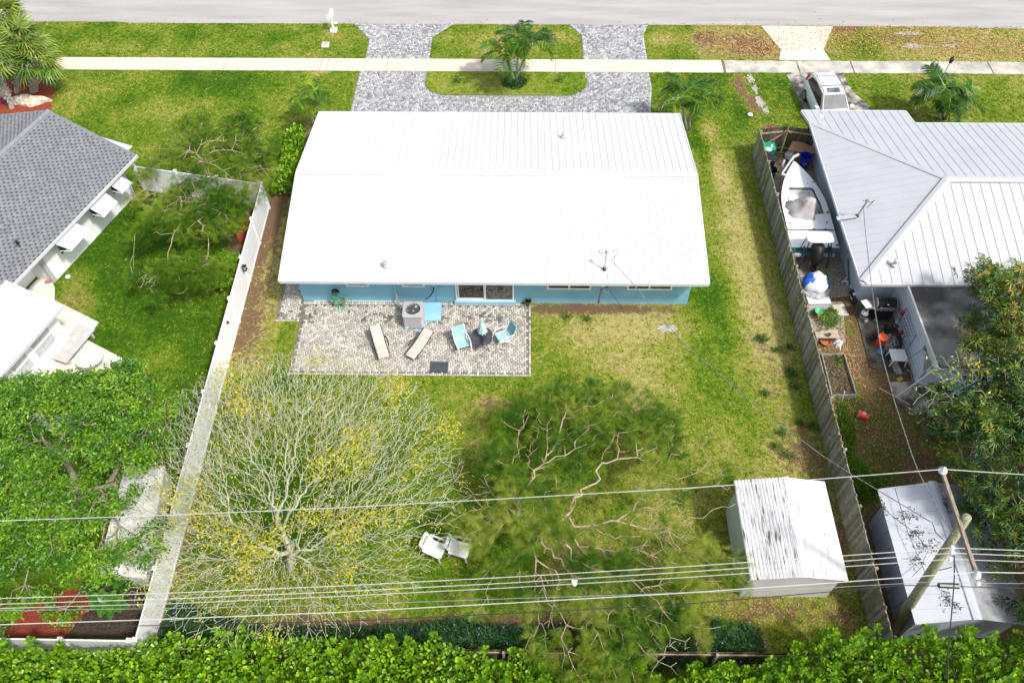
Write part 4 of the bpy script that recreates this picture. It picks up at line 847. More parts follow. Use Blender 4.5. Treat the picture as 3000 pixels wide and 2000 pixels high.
# gate
GT = thing('wooden_gate', 'double wooden gate closing the boat yard beside the silver roof', 'gate', (14.3, 35.5, 0))
gp = [g(2226, 378, 1.8), g(2306, 369, 1.85), g(2310, 370, 1.8), g(2382, 375, 1.75)]
for li, (a, b) in enumerate(((Vector((12.85, 35.5, 0)), Vector((14.28, 35.72, 0))), (Vector((14.36, 35.70, 0)), Vector((15.82, 35.4, 0))))):
    d = (b-a).normalized(); L = (b-a).length; k = int(L/.12); ang = math.atan2(d.y, d.x)
    for j in range(k):
        c = a+d*(L*(j+.5)/k); MB().box((c.x, c.y, .88+r.uniform(-.01, .02)), (L/k-.008, .022, 1.72), ang).build('board', wood_d, GT, world=True, rnd=float(r.random()))
    n_ = Vector((-d.y, d.x, 0)); c = (a+b)/2-n_*.03
    for zz in (.35, 1.45): MB().box((c.x, c.y, zz), (L-.04, .035, .09), ang).build('rail', wood_l, GT, world=True)
    q0, q1 = a+d*.1-n_*.05+Vector((0, 0, .42)), b-d*.1-n_*.05+Vector((0, 0, 1.38))
    if li: q0.z, q1.z = 1.38, .42
    MB().tube([q0, q1], .04, 4).build('brace', wood_d if li else wood_l, GT, world=True, rnd=.9)
mossy = mat('mossy_timber', (.16, .20, .04), (.10, .08, .05), .9, 9, lo=.4, hi=.6)
MB().tube([Vector((14.30, 35.62, 1.9)), Vector((14.05, 34.95, .0))], .055, 6).build('leaning_post', mossy, GT, world=True)
# white vinyl fence
def vinyl_fence(label, a, b, hgt, cap0=True, lamp=None, m=vinyl, n_int=None, mstain=None):
    a, b = Vector((*a, 0)), Vector((*b, 0)); L = (b-a).length; d = (b-a)/L; ang = math.atan2(d.y, d.x); T = thing('vinyl_fence', label, 'fence', tuple((a+b)/2))
    k = round(L/2.4); sp = L/k
    for i in range(k+1):
        c = a+d*(sp*i); MB().box((c.x, c.y, (hgt+.08)/2), (.13, .13, hgt+.08), ang).build('post', vinyl, T, world=True)
        MB().hexa([(c.x-.085, c.y-.085, hgt+.081), (c.x+.085, c.y-.085, hgt+.081), (c.x+.085, c.y+.085, hgt+.081), (c.x-.085, c.y+.085, hgt+.081)], [(c.x-.06, c.y-.06, hgt+.13), (c.x+.06, c.y-.06, hgt+.13), (c.x+.06, c.y+.06, hgt+.13), (c.x-.06, c.y+.06, hgt+.13)]).build('post_cap', vinyl, T, world=True)
    sh = {}
    for i in range(k):
        s = a+d*(sp*i+.07); e_ = a+d*(sp*(i+1)-.07); mc = (s+e_)/2; ln = (e_-s).length
        for zz in (.06, hgt-.06): MB().box((mc.x, mc.y, zz), (ln, .05, .12), ang).build('rail', vinyl, T, world=True)
        nb = round(ln/.2); w = ln/nb
        mm = m(mc) if callable(m) else m
        for j in range(nb):
            c = s+d*(w*(j+.5)); key = (mm.name, round(w, 4))
            if key not in sh:
                q = MB().box((0, 0, 0), (w-.008, .022, hgt-.242), 0); me = bpy.data.meshes.new('board'); me.from_pydata(q.v, [], q.f); me.materials.append(mm); sh[key] = me
            o = bpy.data.objects.new('board', sh[key]); COL.objects.link(o); o.parent = T; o.location = Vector((c.x, c.y, hgt/2))-T.location; o.rotation_euler = (0, 0, ang)
    return T
VF = vinyl_fence('long white vinyl fence running down to the bottom hedge', (-13.12, 31.05), (-13.0, 8.45), 1.66, m=lambda c: vinyl if c.y > 21 else stained_vinyl)
vinyl_fence('white vinyl fence section under the feathery tree joining the left house', tuple(g(392, 487, 1.66)[:2]), (-13.25, 31.1), 1.66)
vinyl_fence('low stretch of white vinyl fence across the red mulch corner', (-32, 8.52), (-13.2, 8.42), 1.66)
# lanterns on the fence
q = g(716, 779, 1.5)
LN = thing('fence_lantern', 'black box lantern hung on the white vinyl fence', 'lantern', (-13.02, q.y, 1.25))
mb = MB()
for sx_ in (-.07, .07):
    for sy_ in (-.07, .07): mb.bb(.09+sx_-.01, .09+sx_+.01, sy_-.01, sy_+.01, 0, .24)
mb.bb(.0, .18, -.09, .09, -.02, 0); mb.build('cage', black_metal, LN)
MB().hexa([(-.01, -.1, .241), (.19, -.1, .241), (.19, .1, .241), (-.01, .1, .241)], [(.05, -.04, .31), (.13, -.04, .31), (.13, .04, .31), (.05, .04, .31)]).build('lid', black_metal, LN)
MB().lathe([(.045, .0), (.045, .2), (.02, .22)], 10, c=(.09, 0, .001)).build('bulb', white_paint, LN)
q = g(663, 938, 1.5); mb = MB().lathe([(.05, 0), (.06, .05), (.03, .12)], 10, c=(-13.0, q.y, 1.3)); o = mb.build('fence_hook', black_metal); prop(o, 'small dark round hook fixed to the white fence below the lantern', 'hook')
# white side wall of the left yard annex beside fence
SW_ = thing('garden_wall', 'white stained masonry store wedged between big green tree and vinyl fence', 'wall', tuple(g(440, 1600)))
ca = [g(478, 1370, 1.2), g(425, 1690, 1.2), g(290, 1672, 1.2), g(370, 1370, 1.2)]
MB().prism([(p_.x, p_.y) for p_ in ca], 0, 1.15).build('wall', mat('stained_masonry', (.68, .67, .65), (.46, .44, .40), .8, 1.6, lo=.30, hi=.46), SW_, world=True)
MB().prism([(p_.x+(.06 if i in (0, 1) else -.06), p_.y-(.06 if i in (1, 2) else -.06)) for i, p_ in enumerate(ca)], 1.151, 1.22).build('coping', white_paint, SW_, world=True)
# back wooden fence
BF = thing('wooden_fence', 'dark low board fence half hidden in the bottom hedge', 'fence', (4, 8.3, 0))
x = -12.8; r = rng(51)
while x < 13.0:
    hh = 1.55+.012*r.normal(); MB().bb(x, x+.14, 8.28, 8.302, 0, hh).build('board', wood_d, BF, world=True, rnd=float(r.random())); x += .148
MB().bb(-12.8, 13, 8.24, 8.279, 1.3, 1.39).build('rail', wood_l, BF, world=True)
for xp in np.arange(-12.5, 13, 2.4): MB().bb(xp, xp+.09, 8.15, 8.239, 0, 1.62).build('post', wood_l, BF, world=True)
# ================================================================== VEGETATION
bark_grey = mat('grey_bark', (.30, .27, .21), (.18, .155, .12), .95, 6, bump=.6, bscale=25)
bark_tan = mat('tan_bark', (.42, .33, .23), (.26, .20, .14), .9, 5, bump=.4, bscale=25)
bark_lichen = mat('lichen_bark', (.48, .51, .38), (.33, .31, .22), .9, 1.8, lo=.35, hi=.6)
def leafmat(n, cols, trans=.3, rough=.5, spec=.35): return rmat(n, cols, rough, trans, spec=spec)
lf_poin = leafmat('feathery_leaf', [(.04, .12, .009), (.09, .21, .014), (.17, .29, .02), (.28, .37, .035), (.40, .42, .08)], .55, .7, .2)
lf_poin_d = leafmat('deep_feathery_leaf', [(.035, .13, .007), (.08, .20, .010), (.16, .28, .016), (.28, .37, .03)], .55, .7, .2)
lf_yel = leafmat('yellow_leaf', [(.20, .30, .02), (.36, .42, .03), (.62, .56, .04), (.66, .50, .04), (.44, .46, .04)], .35, .7, .2)
lf_brn = leafmat('purplish_leaf', [(.12, .05, .05), (.25, .14, .06), (.20, .10, .10)], .2, .7, .2)
lf_green = leafmat('bright_green_leaf', [(.02, .08, .003), (.055, .17, .005), (.13, .29, .007), (.28, .44, .015)], .3, .45, .5)
lf_clu = leafmat('round_glossy_leaf', [(.025, .09, .004), (.09, .23, .006), (.20, .39, .008), (.38, .54, .015)], .25, .35, .5)
lf_mango = leafmat('mango_leaf', [(.008, .042, .005), (.018, .075, .006), (.035, .11, .008), (.08, .17, .010), (.19, .29, .02), (.42, .34, .04)], .2, .35, .5)
lf_rue = leafmat('narrow_dark_leaf', [(.008, .05, .012), (.02, .09, .02), (.04, .13, .03)], .2, .45, .4)
def cats(*a): return np.concatenate(a)
def poinciana(name_label, base, toptrunk, cen, rad, ntips, nfrond, seed, leaf, bark, r0=.16, fs=(.45, .7), dome=.35, exclude=None, dens=1.0, clump=.55, bare=.25):
    r = rng(seed); T = thing('feathery_tree', name_label, 'tree', tuple(base))
    v = r.normal(0, 1, (ntips*3, 3)); v /= np.linalg.norm(v, axis=1, keepdims=True); v[:, 2] = abs(v[:, 2])*.9-.12
    tips = np.array(cen)+v*np.array(rad)*r.uniform(.45, 1, (len(v), 1))**.6
    nn = vnoise(tips[:, 0]*1.0, tips[:, 1]*1.0+tips[:, 2], 1.4, seed); tips = tips[nn > .33*dens][:ntips]
    A, par, wt, kids = skeleton(r, [base, (np.array(base)+np.array(toptrunk))/2+[.1, .05, 0], toptrunk], tips, .35, .45, .16, .06)
    (V, F), w = branches(A, par, wt, r0, .46, .011, 5)
    oo = link('trunk', mesh_np('trunk', V, F, bark, smooth=True), T, world=True)
    ends = np.where((kids == 0) | ((wt <= 3) & (r.random(len(A)) < .35)))[0]; ends = ends[ends > 3]
    ends = ends[vnoise(A[ends, 0]+5, A[ends, 1]+A[ends, 2], .9, seed+5) > bare]
    k = max(1, int(nfrond/len(ends))); src = np.repeat(ends, k); n = len(src); d = A[src]-A[par[src]]; d /= np.linalg.norm(d, axis=1, keepdims=True)+1e-6
    dr = d*.5+np.stack([r.normal(0, .8, n), r.normal(0, .8, n), r.normal(-.02, .28, n)], 1)
    pos = A[src]+r.normal(0, .14, (n, 3))
    tv, tf = frond_tpl(13)
    rv = np.clip((vnoise(pos[:, 0], pos[:, 1], 1.3, seed+1)-.5)*1.1+.45+r.normal(0, .28, n), 0, 1)
    V, F, rr = inst(tv, tf, pos, frames(dr, r.normal(0, .4, n)), r.uniform(*fs, n), rv)
    F = np.array(F); oo = link('crown', mesh_np('crown', V, tri(F), leaf, {'rnd': rr}), T, world=True); prop(oo, kind='stuff')
    return T
def tri(F): return F
_fr = frond_tpl
def P3(px, py, z): return np.array(g(px, py, z))
# centre tree over the back lawn
poinciana('wide feathery green tree spreading over the back lawn beside the shed', P3(1560, 1610, 0), P3(1560, 1560, 1.6), (2.95, 12.9, 1.9), (5.4, 6.2, 1.8), 1500, 9300, 61, lf_poin, bark_tan, .10, fs=(.25, .44), bare=.36, dens=1.05)
# left feathery tree over the fence
poinciana('feathery dark green tree hanging over the left white fence corner', P3(592, 665, 0), P3(600, 640, 1.2), (-15.8, 27.0, 2.0), (2.6, 3.8, 1.4), 420, 3400, 62, lf_poin_d, bark_tan, .06, fs=(.26, .46), bare=.28)
poinciana('sparser olive feathery tree on the front lawn behind the white fence', P3(605, 545, 0), P3(605, 540, 1.0), (-16.0, 31.8, 2.2), (3.7, 4.2, 1.4), 420, 2900, 63, lf_poin, bark_tan, .05, fs=(.26, .44), bare=.32)
# yellow leaved tree
def bare_tree(label, base, top, cen, rad, ntips, nl, seed, bark, r0, leafcl, ysc=(.07, .13)):
    r = rng(seed); T = thing('leafless_tree', label, 'tree', tuple(base))
    v = r.normal(0, 1, (ntips*2, 3)); v /= np.linalg.norm(v, axis=1, keepdims=True); v[:, 2] = abs(v[:, 2])*.95-.1
    tips = (np.array(cen)+v*np.array(rad)*(r.uniform(.15, 1, (len(v), 1))**.45))[:ntips]
    A, par, wt, kids = skeleton(r, [base, (np.array(base)+np.array(top))/2, top], tips, .50, .34, .09, .07)
    (V, F), w = branches(A, par, wt, r0, .58, .0068, 4)
    link('trunk', mesh_np('trunk', V, F, bark, smooth=True), T, world=True)
    ends = np.where(kids == 0)[0]
    for (m_, frac, cnt, sc, clus) in leafcl:
        nv_ = vnoise(A[ends, 0], A[ends, 1]+A[ends, 2]*.7, 1.1, seed+len(m_.name)); th = np.quantile(nv_, 1-frac); e2 = ends[nv_ > th]
        src = np.repeat(e2, cnt); n = len(src); pos = A[src]+r.normal(0, clus, (n, 3))
        V, F, rr = inst(*RHOMB, pos, frames(r.normal(0, 1, (n, 3))*[1, 1, .6], r.uniform(0, 6, n)), r.uniform(*sc, n), np.clip(vnoise(pos[:, 0], pos[:, 1], .8, seed)*.6+r.normal(.2, .25, n), 0, 1))
        oo = link('crown', mesh_np('crown', V, F, m_, {'rnd': rr}), T, world=True); prop(oo, kind='stuff')
    return T
bare_tree('large nearly bare pale branched tree with yellow leaf clusters in the back yard', P3(850, 1665, 0), P3(850, 1590, 1.5), (-8.5, 13.9, 2.5), (6.7, 6.2, 3.3), 11500, 0, 71, bark_lichen, .16,
          [(lf_yel, .18, 7, (.08, .16), .14), (lf_yel, .8, 2, (.06, .12), .15), (lf_brn, .5, 1, (.05, .09), .16)])
bare_tree('leafless light grey twiggy tree reaching into the dark mango tree', P3(2880, 1330, 0), P3(2870, 1290, 1.2), (17.6, 16.6, 3.2), (2.6, 3.0, 2.6), 600, 0, 72, bark_lichen, .11, [(lf_yel, .25, 5, (.10, .18), .1), (lf_clu, .4, 4, (.10, .18), .14)])
# dense crowns
def leafy_tree(label, base, cen, rad, ntips, nleaf, seed, leaf, tpl, lsize, bark, r0=.2, spread=.35, name='leafy_tree', gap=.35, up=.2, zmin=.6, sh=0):
    r = rng(seed); T = thing(name, label, 'tree', tuple(base))
    v = r.normal(0, 1, (ntips*3, 3)); v /= np.linalg.norm(v, axis=1, keepdims=True); v[:, 2] = np.where(v[:, 2] < -.3, -v[:, 2], v[:, 2])
    tips = np.array(cen)+v*np.array(rad)*(r.uniform(.35, 1, (len(v), 1))**.45)*(.75+.4*vnoise(v[:, 0]*3+seed, v[:, 1]*3+v[:, 2]*2, .9, seed+9))[:, None]
    tips = tips[tips[:, 2] > zmin]
    tips = tips[vnoise(tips[:, 0], tips[:, 1]+tips[:, 2], 1.0, seed+2) > gap][:ntips]
    top = np.array(cen)*[1, 1, .45]; A, par, wt, kids = skeleton(r, [base, (np.array(base)+top)/2, top], tips, .3, .5, .12, .03)
    (V, F), w = branches(A, par, wt, r0, .45, .012, 5)
    link('trunk', mesh_np('trunk', V, F, bark, smooth=True), T, world=True)
    ends = np.where(kids == 0)[0]; k = int(nleaf/len(ends))+1; src = np.repeat(ends, k)[:nleaf]; n = len(src)
    pos = A[src]+r.normal(0, spread, (n, 3))*[1, 1, .7]
    cl = (r.random(ntips*40))[src % (ntips*40)]
    dr = np.stack([r.normal(0, 1, n), r.normal(0, 1, n), r.normal(up, .5, n)], 1)
    V, F, rr = inst(*tpl, pos, frames(dr, r.normal(0, .5, n)), r.uniform(*lsize, n), np.clip(cl*.5+r.normal(.25, .2, n), 0, 1))
    oo = link('crown', mesh_np('crown', V, F, leaf, {'rnd': rr}), T, world=True); prop(oo, kind='stuff')
    return T
leafy_tree('big bright green small leaved tree covering the lower left corner', P3(150, 1520, 0), (-17.0, 13.5, 3.3), (4.7, 5.5, 3.1), 2100, 70000, 81, lf_green, RHOMB, (.09, .19), bark_grey, .2, .15, gap=.47)
leafy_tree('small bushy shoots at the left white fence below the feathery tree', P3(665, 790, 0), (-14.1, 26.0, .7), (.6, 1.3, .6), 60, 1600, 83, lf_green, RHOMB, (.10, .18), bark_grey, .03, .16, 'garden_shrub', gap=.2, zmin=.1)
ros = rosette_tpl(9, 3)
leafy_tree('tall dark mango tree with yellowish new leaves on the right edge', P3(2990, 1500, 0), (19.6, 13.0, 3.5), (4.2, 6.0, 3.0), 1500, 9500, 82, lf_mango, ros, (.20, .35), bark_grey, .26, .26, gap=.3)
leafy_tree('lighter mango tree with orange flower shoots over the carport roof', P3(2960, 1180, 0), (21.0, 20.2, 3.6), (3.6, 3.9, 2.2), 420, 2300, 84, leafmat('mango_bright_leaf', [(.02, .07, .012), (.05, .13, .015), (.10, .20, .02), (.25, .28, .03), (.5, .30, .08)], .2, .35, .5), ros, (.24, .40), bark_grey, .15, .22, gap=.3)
# hedges: dense mounds of round leaves
def hedge(name, label, cat, foot, leaf, n, seed, size, tpl=LEAF, h=(1.6, 2.3), big=0, up=.9, stem=True, hs=1.2, shoots=0, hfun=None):
    "foot: polygon; leaves fill the top and sides of an uneven mound"
    r = rng(seed); x0 = min(p[0] for p in foot); x1 = max(p[0] for p in foot); y0 = min(p[1] for p in foot); y1 = max(p[1] for p in foot)
    T = thing(name, label, cat, ((x0+x1)/2, (y0+y1)/2, 0))
    x = r.uniform(x0, x1, n*3); y = r.uniform(y0, y1, n*3); ok = in_poly(x, y, foot); x, y = x[ok][:n], y[ok][:n]; m = len(x)
    edge = np.full(m, 9.0)
    for i in range(len(foot)):
        a, b = np.array(foot[i]), np.array(foot[(i+1) % len(foot)]); d = b-a; t = np.clip(((x-a[0])*d[0]+(y-a[1])*d[1])/(d @ d), 0, 1); edge = np.minimum(edge, np.hypot(x-a[0]-d[0]*t, y-a[1]-d[1]*t))
    hh = h[0]+(h[1]-h[0])*(vnoise(x, y, hs, seed)*.6+vnoise(x, y, hs*.38, seed+1)*.4)
    if hfun is not None: hh = hh*hfun(x, y)
    top = hh*np.clip(.25+edge/.45, 0, 1)**.5; z = top*(1-abs(r.normal(0, .10, m)))-(r.random(m) < .25)*top*r.random(m)*.6
    pos = np.stack([x, y, np.maximum(z, .05)], 1)
    dr = np.stack([r.normal(0, .7, m), r.normal(0, .7, m), r.normal(up, .45, m)], 1)
    rl = r.normal(0, .6, m)
    if shoots:
        sx_ = r.uniform(x0, x1, shoots); sy_ = r.uniform(y0, y1, shoots); ok = in_poly(sx_, sy_, foot); sx_, sy_ = sx_[ok], sy_[ok]; L = r.uniform(.25, .75, len(sx_))
        hb = h[0]+(h[1]-h[0])*(vnoise(sx_, sy_, hs, seed)*.6+vnoise(sx_, sy_, hs*.38, seed+1)*.4)
        if hfun is not None: hb = hb*hfun(sx_, sy_)
        k = 26; t = np.tile(np.linspace(0, 1, k), len(sx_)); S = np.repeat(np.arange(len(sx_)), k); an = t*k*2.4
        rad_ = .13*(1-t*.75); ps = np.stack([sx_[S]+np.cos(an)*rad_*.4+t*r.normal(0, .1, len(sx_))[S], sy_[S]+np.sin(an)*rad_*.4, hb[S]*.93+t*L[S]], 1)
        pos = cats(pos, ps); dr = cats(dr, np.stack([np.cos(an), np.sin(an), .5+t], 1)); rl = cats(rl, r.normal(0, .3, len(S))); m = len(pos)
        q0 = np.stack([sx_, sy_, hb*.4], 1); q1 = np.stack([sx_, sy_, hb+L*.9], 1)
        V, F = tubes_np(q0, q1, np.full(len(sx_), .012), np.full(len(sx_), .006), 4); link('stems', mesh_np('stems', V, F, bark_grey), T, world=True)
    rv = np.clip(r.normal(.5, .24, m), 0, 1); sc = r.uniform(*size, m); Rm = frames(dr, rl)
    # biggest in view become single leaves
    if big:
        c = pos-np.array([0, 0, CH]); w = c @ FW; sxp = 1500+FOC*(c @ RX)/w; syp = 1000-FOC*(c @ UY)/w; vis = (sxp > 0) & (sxp < 3000) & (syp > 0) & (syp < 1995)
        score = sc/w*vis*(pos[:, 2] > .75*h[0]); idx = np.argsort(-score)[:big]
        mk = np.zeros(m, bool); mk[idx] = True; cache = {}
        for i in idx:
            k = int(rv[i]*5.99)
            if k not in cache: cache[k] = mesh_np('leaf', np.array(tpl[0]), np.array(tpl[1]), leaf, {'rnd': np.full(len(tpl[0]), (k+.5)/6)})
            o = bpy.data.objects.new('leaf', cache[k]); COL.objects.link(o); o.parent = T
            M4 = Matrix([list(Rm[i][q])+[0] for q in range(3)]+[[0, 0, 0, 1]]); o.matrix_local = Matrix.Translation(Vector(pos[i].tolist())-T.location) @ M4 @ Matrix.Scale(float(sc[i]), 4)
        pos, Rm, sc, rv = pos[~mk], Rm[~mk], sc[~mk], rv[~mk]
    V, F, rr = inst(*tpl, pos, Rm, sc, rv); oo = link('foliage', mesh_np('foliage', V, F, leaf, {'rnd': rr}), T, world=True); prop(oo, kind='stuff')
    return T
hedge('round_leaf_hedge', 'bright round leaved hedge along the bottom edge left of the gap', 'hedge', [(-19, 4.5), (-.2, 4.5), (-.2, 7.9), (-2.5, 8.45), (-6, 8.6), (-9, 8.6), (-12.6, 8.6), (-12.9, 8.2), (-15, 8.15), (-19, 8.15)], lf_clu, 22000, 91, (.12, .21), h=(1.7, 2.95), big=290, shoots=260, hs=.55)
hedge('round_leaf_hedge', 'taller round leaved hedge with spiky shoots in the lower right corner', 'hedge', [(1.6, 4.5), (19, 4.5), (19, 8.6), (14, 8.75), (9.5, 8.6), (8.4, 7.9), (5.5, 7.65), (4.2, 7.2), (1.8, 6.9)], lf_clu, 24000, 92, (.11, .20), h=(1.5, 2.7), big=290, shoots=520, hs=.6, hfun=lambda x, y: .85+.50*np.clip((x-4)/5, 0, 1))
hedge('garden_shrub', 'round leaved shrub in the middle of the bottom edge below the feathery tree', 'shrub', [(-.3, 4.5), (4.6, 4.5), (4.5, 8.3), (3.0, 8.4), (2.5, 7.6), (1.4, 7.5), (.7, 8.4), (-.3, 8.6)], lf_clu, 8000, 93, (.11, .19), h=(1.3, 2.2), shoots=40, hs=.6)
hedge('garden_hedge', 'short clipped bright green hedge beside the blue house', 'hedge', [(-13.05, 31.7), (-11.95, 31.9), (-11.75, 34.0), (-11.9, 35.4), (-12.0, 36.6), (-12.9, 36.5), (-12.95, 34.0)], lf_clu, 2600, 94, (.13, .24), h=(.6, 1.5), hs=.5)
rf = [(.3, 8.35), (.3, 9.0)]
def ruellia(label, foot, n, seed):
    T = hedge('flower_border', label, 'plants', foot, lf_rue, n, seed, (.14, .24), NARROW, h=(.75, 1.3), up=.5, hs=.6)
    r = rng(seed+5); x0 = min(p[0] for p in foot); x1 = max(p[0] for p in foot); y0 = min(p[1] for p in foot); y1 = max(p[1] for p in foot)
    x, y = r.uniform(x0, x1, 40), r.uniform(y0, y1, 40); ok = in_poly(x, y, foot); x, y = x[ok][:26], y[ok][:26]; mb = MB()
    for a, b in zip(x, y): mb.lathe([(.008, 0), (.028, .04), (.012, .045)], 5, c=(a, b, .95+.25*r.random()))
    prop(mb.build('flowers', mat('violet_petal', (.25, .15, .75), (.2, .12, .6), .6), T, world=True), kind='stuff')
ruellia('dark narrow leaved border with violet flowers beside the white fence foot', [(-12.75, 8.4), (-5.5, 8.4), (-5.3, 9.35), (-7, 9.3), (-9.5, 9.25), (-10.8, 9.7), (-12.6, 10.2)], 6500, 95)
ruellia('dark narrow leaved border below the wires in the middle', [(-5.2, 8.4), (3.0, 8.4), (3.0, 9.5), (-.5, 9.4), (-2, 9.6), (-5.2, 9.3)], 7000, 96)
ruellia('dark narrow leaved border with violet flowers left of the white shed', [(3.0, 8.0), (8.6, 8.0), (8.6, 9.4), (6.5, 9.9), (4.0, 9.8), (3.1, 9.4)], 7000, 97)
hedge('vine_patch', 'bright green leafy ground cover between freezer and plank table', 'plants', [tuple(g(*p)[:2]) for p in [(2375, 890), (2410, 895), (2450, 915), (2462, 945), (2440, 962), (2400, 955), (2382, 925)]], lf_green, 1600, 98, (.06, .11), RHOMB, h=(.12, .35), hs=.4)
hedge('vine_patch', 'green weeds growing along the right foot of the wooden fence', 'plants', [tuple(g(*p)[:2]) for p in [(2450, 1180), (2480, 1190), (2510, 1290), (2500, 1330), (2560, 1400), (2590, 1430), (2530, 1480), (2500, 1420), (2470, 1300)]], lf_green, 4600, 99, (.05, .10), RHOMB, h=(.08, .25), hs=.4)
hedge('planted_ring', 'low dark green groundcover ring round the island palm', 'plants', arc(g(1508, 245).x, g(1508, 245).y-.05, .72, .62, 0, 340, 16), lf_rue, 1500, 100, (.07, .13), RHOMB, h=(.2, .35), hs=.3)
# large leaved plants (fiddle leaf)
def bigleaf(label, px, py, seed, n=16, size=.55, h=.9):
    r = rng(seed); c = g(px, py); T = thing('large_leaf_plant', label, 'plant', tuple(c)); MB().tube([(0, 0, 0), (.03, .02, h*.6), (0, .04, h)], [.03, .025, .012], 6).build('stem', bark_grey, T)
    V = []; F = []
    for i in range(7):
        t = i/6; w = .30*math.sin(math.pi*(.08+.84*t))*(1 if t < .5 else 1.15); zz = .10*math.sin(t*2.8)-.18*t*t
        V += [(t, -w, zz+.05*(i % 2)), (t, 0, zz-.03), (t, w, zz+.05*((i+1) % 2))]
    for i in range(6):
        b = i*3; F += [(b, b+3, b+4), (b, b+4, b+1), (b+1, b+4, b+5), (b+1, b+5, b+2)]
    for i in range(n):
        a = i*2.4; t = i/n; me = mesh_np('leaf', np.array(V)*size*(1-.3*t), np.array(F), lf_fid, {'rnd': np.full(len(V), float(r.random()))}, smooth=True)
        o = bpy.data.objects.new('leaf', me); COL.objects.link(o); o.parent = T; o.location = (0, .02, h*(.35+.65*t)); o.rotation_euler = (r.normal(0, .15), -(.1+.75*t), a)
    return T
lf_fid = leafmat('broad_leaf', [(.03, .12, .012), (.06, .19, .015), (.13, .29, .02)], .2, .35, .5)
bigleaf('cluster of broad leaves, left and upper one in the dark soil bed', 305, 1700, 111, 20); bigleaf('broad leaved plant touching the white store wall', 360, 1705, 112, 18); bigleaf('broad leaved plant on the dark soil left of the white fence, lowest', 345, 1785, 113, 18); bigleaf('broad leaved plant under the wires beside the red mulch', 318, 1778, 114, 14)
bigleaf('small broad leaved plant against the white fence foot below the wires', 383, 1720, 115, 12)
# banana plant
c = g(745, 655); T = thing('banana_plant', 'young banana plant with two torn leaves inside the white fence corner', 'plant', tuple(c))
MB().tube([(0, 0, 0), (-.25, .1, .7), (-.45, .2, 1.2)], [.06, .05, .035], 8).build('stem', bark_tan, T)
for k, (d, L) in enumerate((((-.75, .05, .35), 1.15), ((.25, .75, .6), 1.1), ((-.5, -.5, .5), .6))):
    V = []; F = []; N_ = 9
    for i in range(N_):
        t = i/(N_-1); w = .17*math.sin(math.pi*(.05+.9*t))**.6; V += [(t*L, -w, -.35*t*t), (t*L, 0, -.35*t*t-.04), (t*L, w, -.35*t*t)]
    for i in range(N_-1): b = i*3; F += [(b, b+3, b+4), (b, b+4, b+1), (b+1, b+4, b+5), (b+1, b+5, b+2)]
    o = link('leaf', mesh_np('leaf', V, F, lf_fid, {'rnd': np.full(len(V), .4+.2*k)}, smooth=True), T); R_ = frames(np.array([d], float), np.array([.3]))[0]
    o.matrix_local = Matrix.Translation((-.45, .2, 1.15)) @ Matrix([list(R_[q])+[0] for q in range(3)]+[[0, 0, 0, 1]])
# palms
lf_palm = leafmat('palm_leaf', [(.012, .055, .006), (.035, .12, .008), (.12, .25, .012), (.36, .47, .02)], .3, .4, .5)
lf_fan = leafmat('fan_palm_leaf', [(.05, .12, .02), (.12, .22, .035), (.24, .33, .06), (.40, .44, .09)], .3, .45, .4)
palm_bark = mat('palm_bark', (.42, .39, .34), (.27, .25, .22), .9, 4, stretch=(1, 1, 6), bump=.3)
def frond_mesh(seed, L=1.7, n=27, droop=.9, lw=.34):
    r = rng(seed); V = []; F = []; R_ = []
    def pt(t): return np.array([L*(t-.18*t*t*t), 0, L*(.55*t-droop*t*t)])
    for i in range(10):
        a, b = pt(i/10), pt((i+1)/10); q = len(V); w = .016*(1-i/12); V += [a+[0, w, 0], a-[0, w, 0], b-[0, w*.9, 0], b+[0, w*.9, 0]]; F += [(q, q+1, q+2, q+3)]; R_ += [.8]*4
    for i in range(n):
        t = .14+.86*i/n; p = pt(t); l = lw*math.sin(math.pi*(.12+.82*i/n))**.7+.06
        for s in (-1, 1):
            w = .024; q = len(V); e = p+np.array([l*.6+r.normal(0, .02), s*l*.8, -.34*l+r.normal(0, .05)]); mid = (p+e)/2+[0, 0, .06*l/.4]
            V += [p-[w*.6, 0, 0], p+[w*.6, 0, 0], mid+[w*.6, 0, 0], mid-[w*.6, 0, 0]]; F += [(q, q+1, q+2, q+3)]; V += [e, e+[.004, 0, 0]]; F += [(q+3, q+2, q+5, q+4)]; R_ += [r.uniform(.1, .75)]*6
    return np.array(V), np.array(F), np.array(R_)
FM = []
for k in range(4):
    V, F, R_ = frond_mesh(200+k, 1.0, droop=(.62, .8, 1.0, .5)[k]); FM.append((V, F, R_))
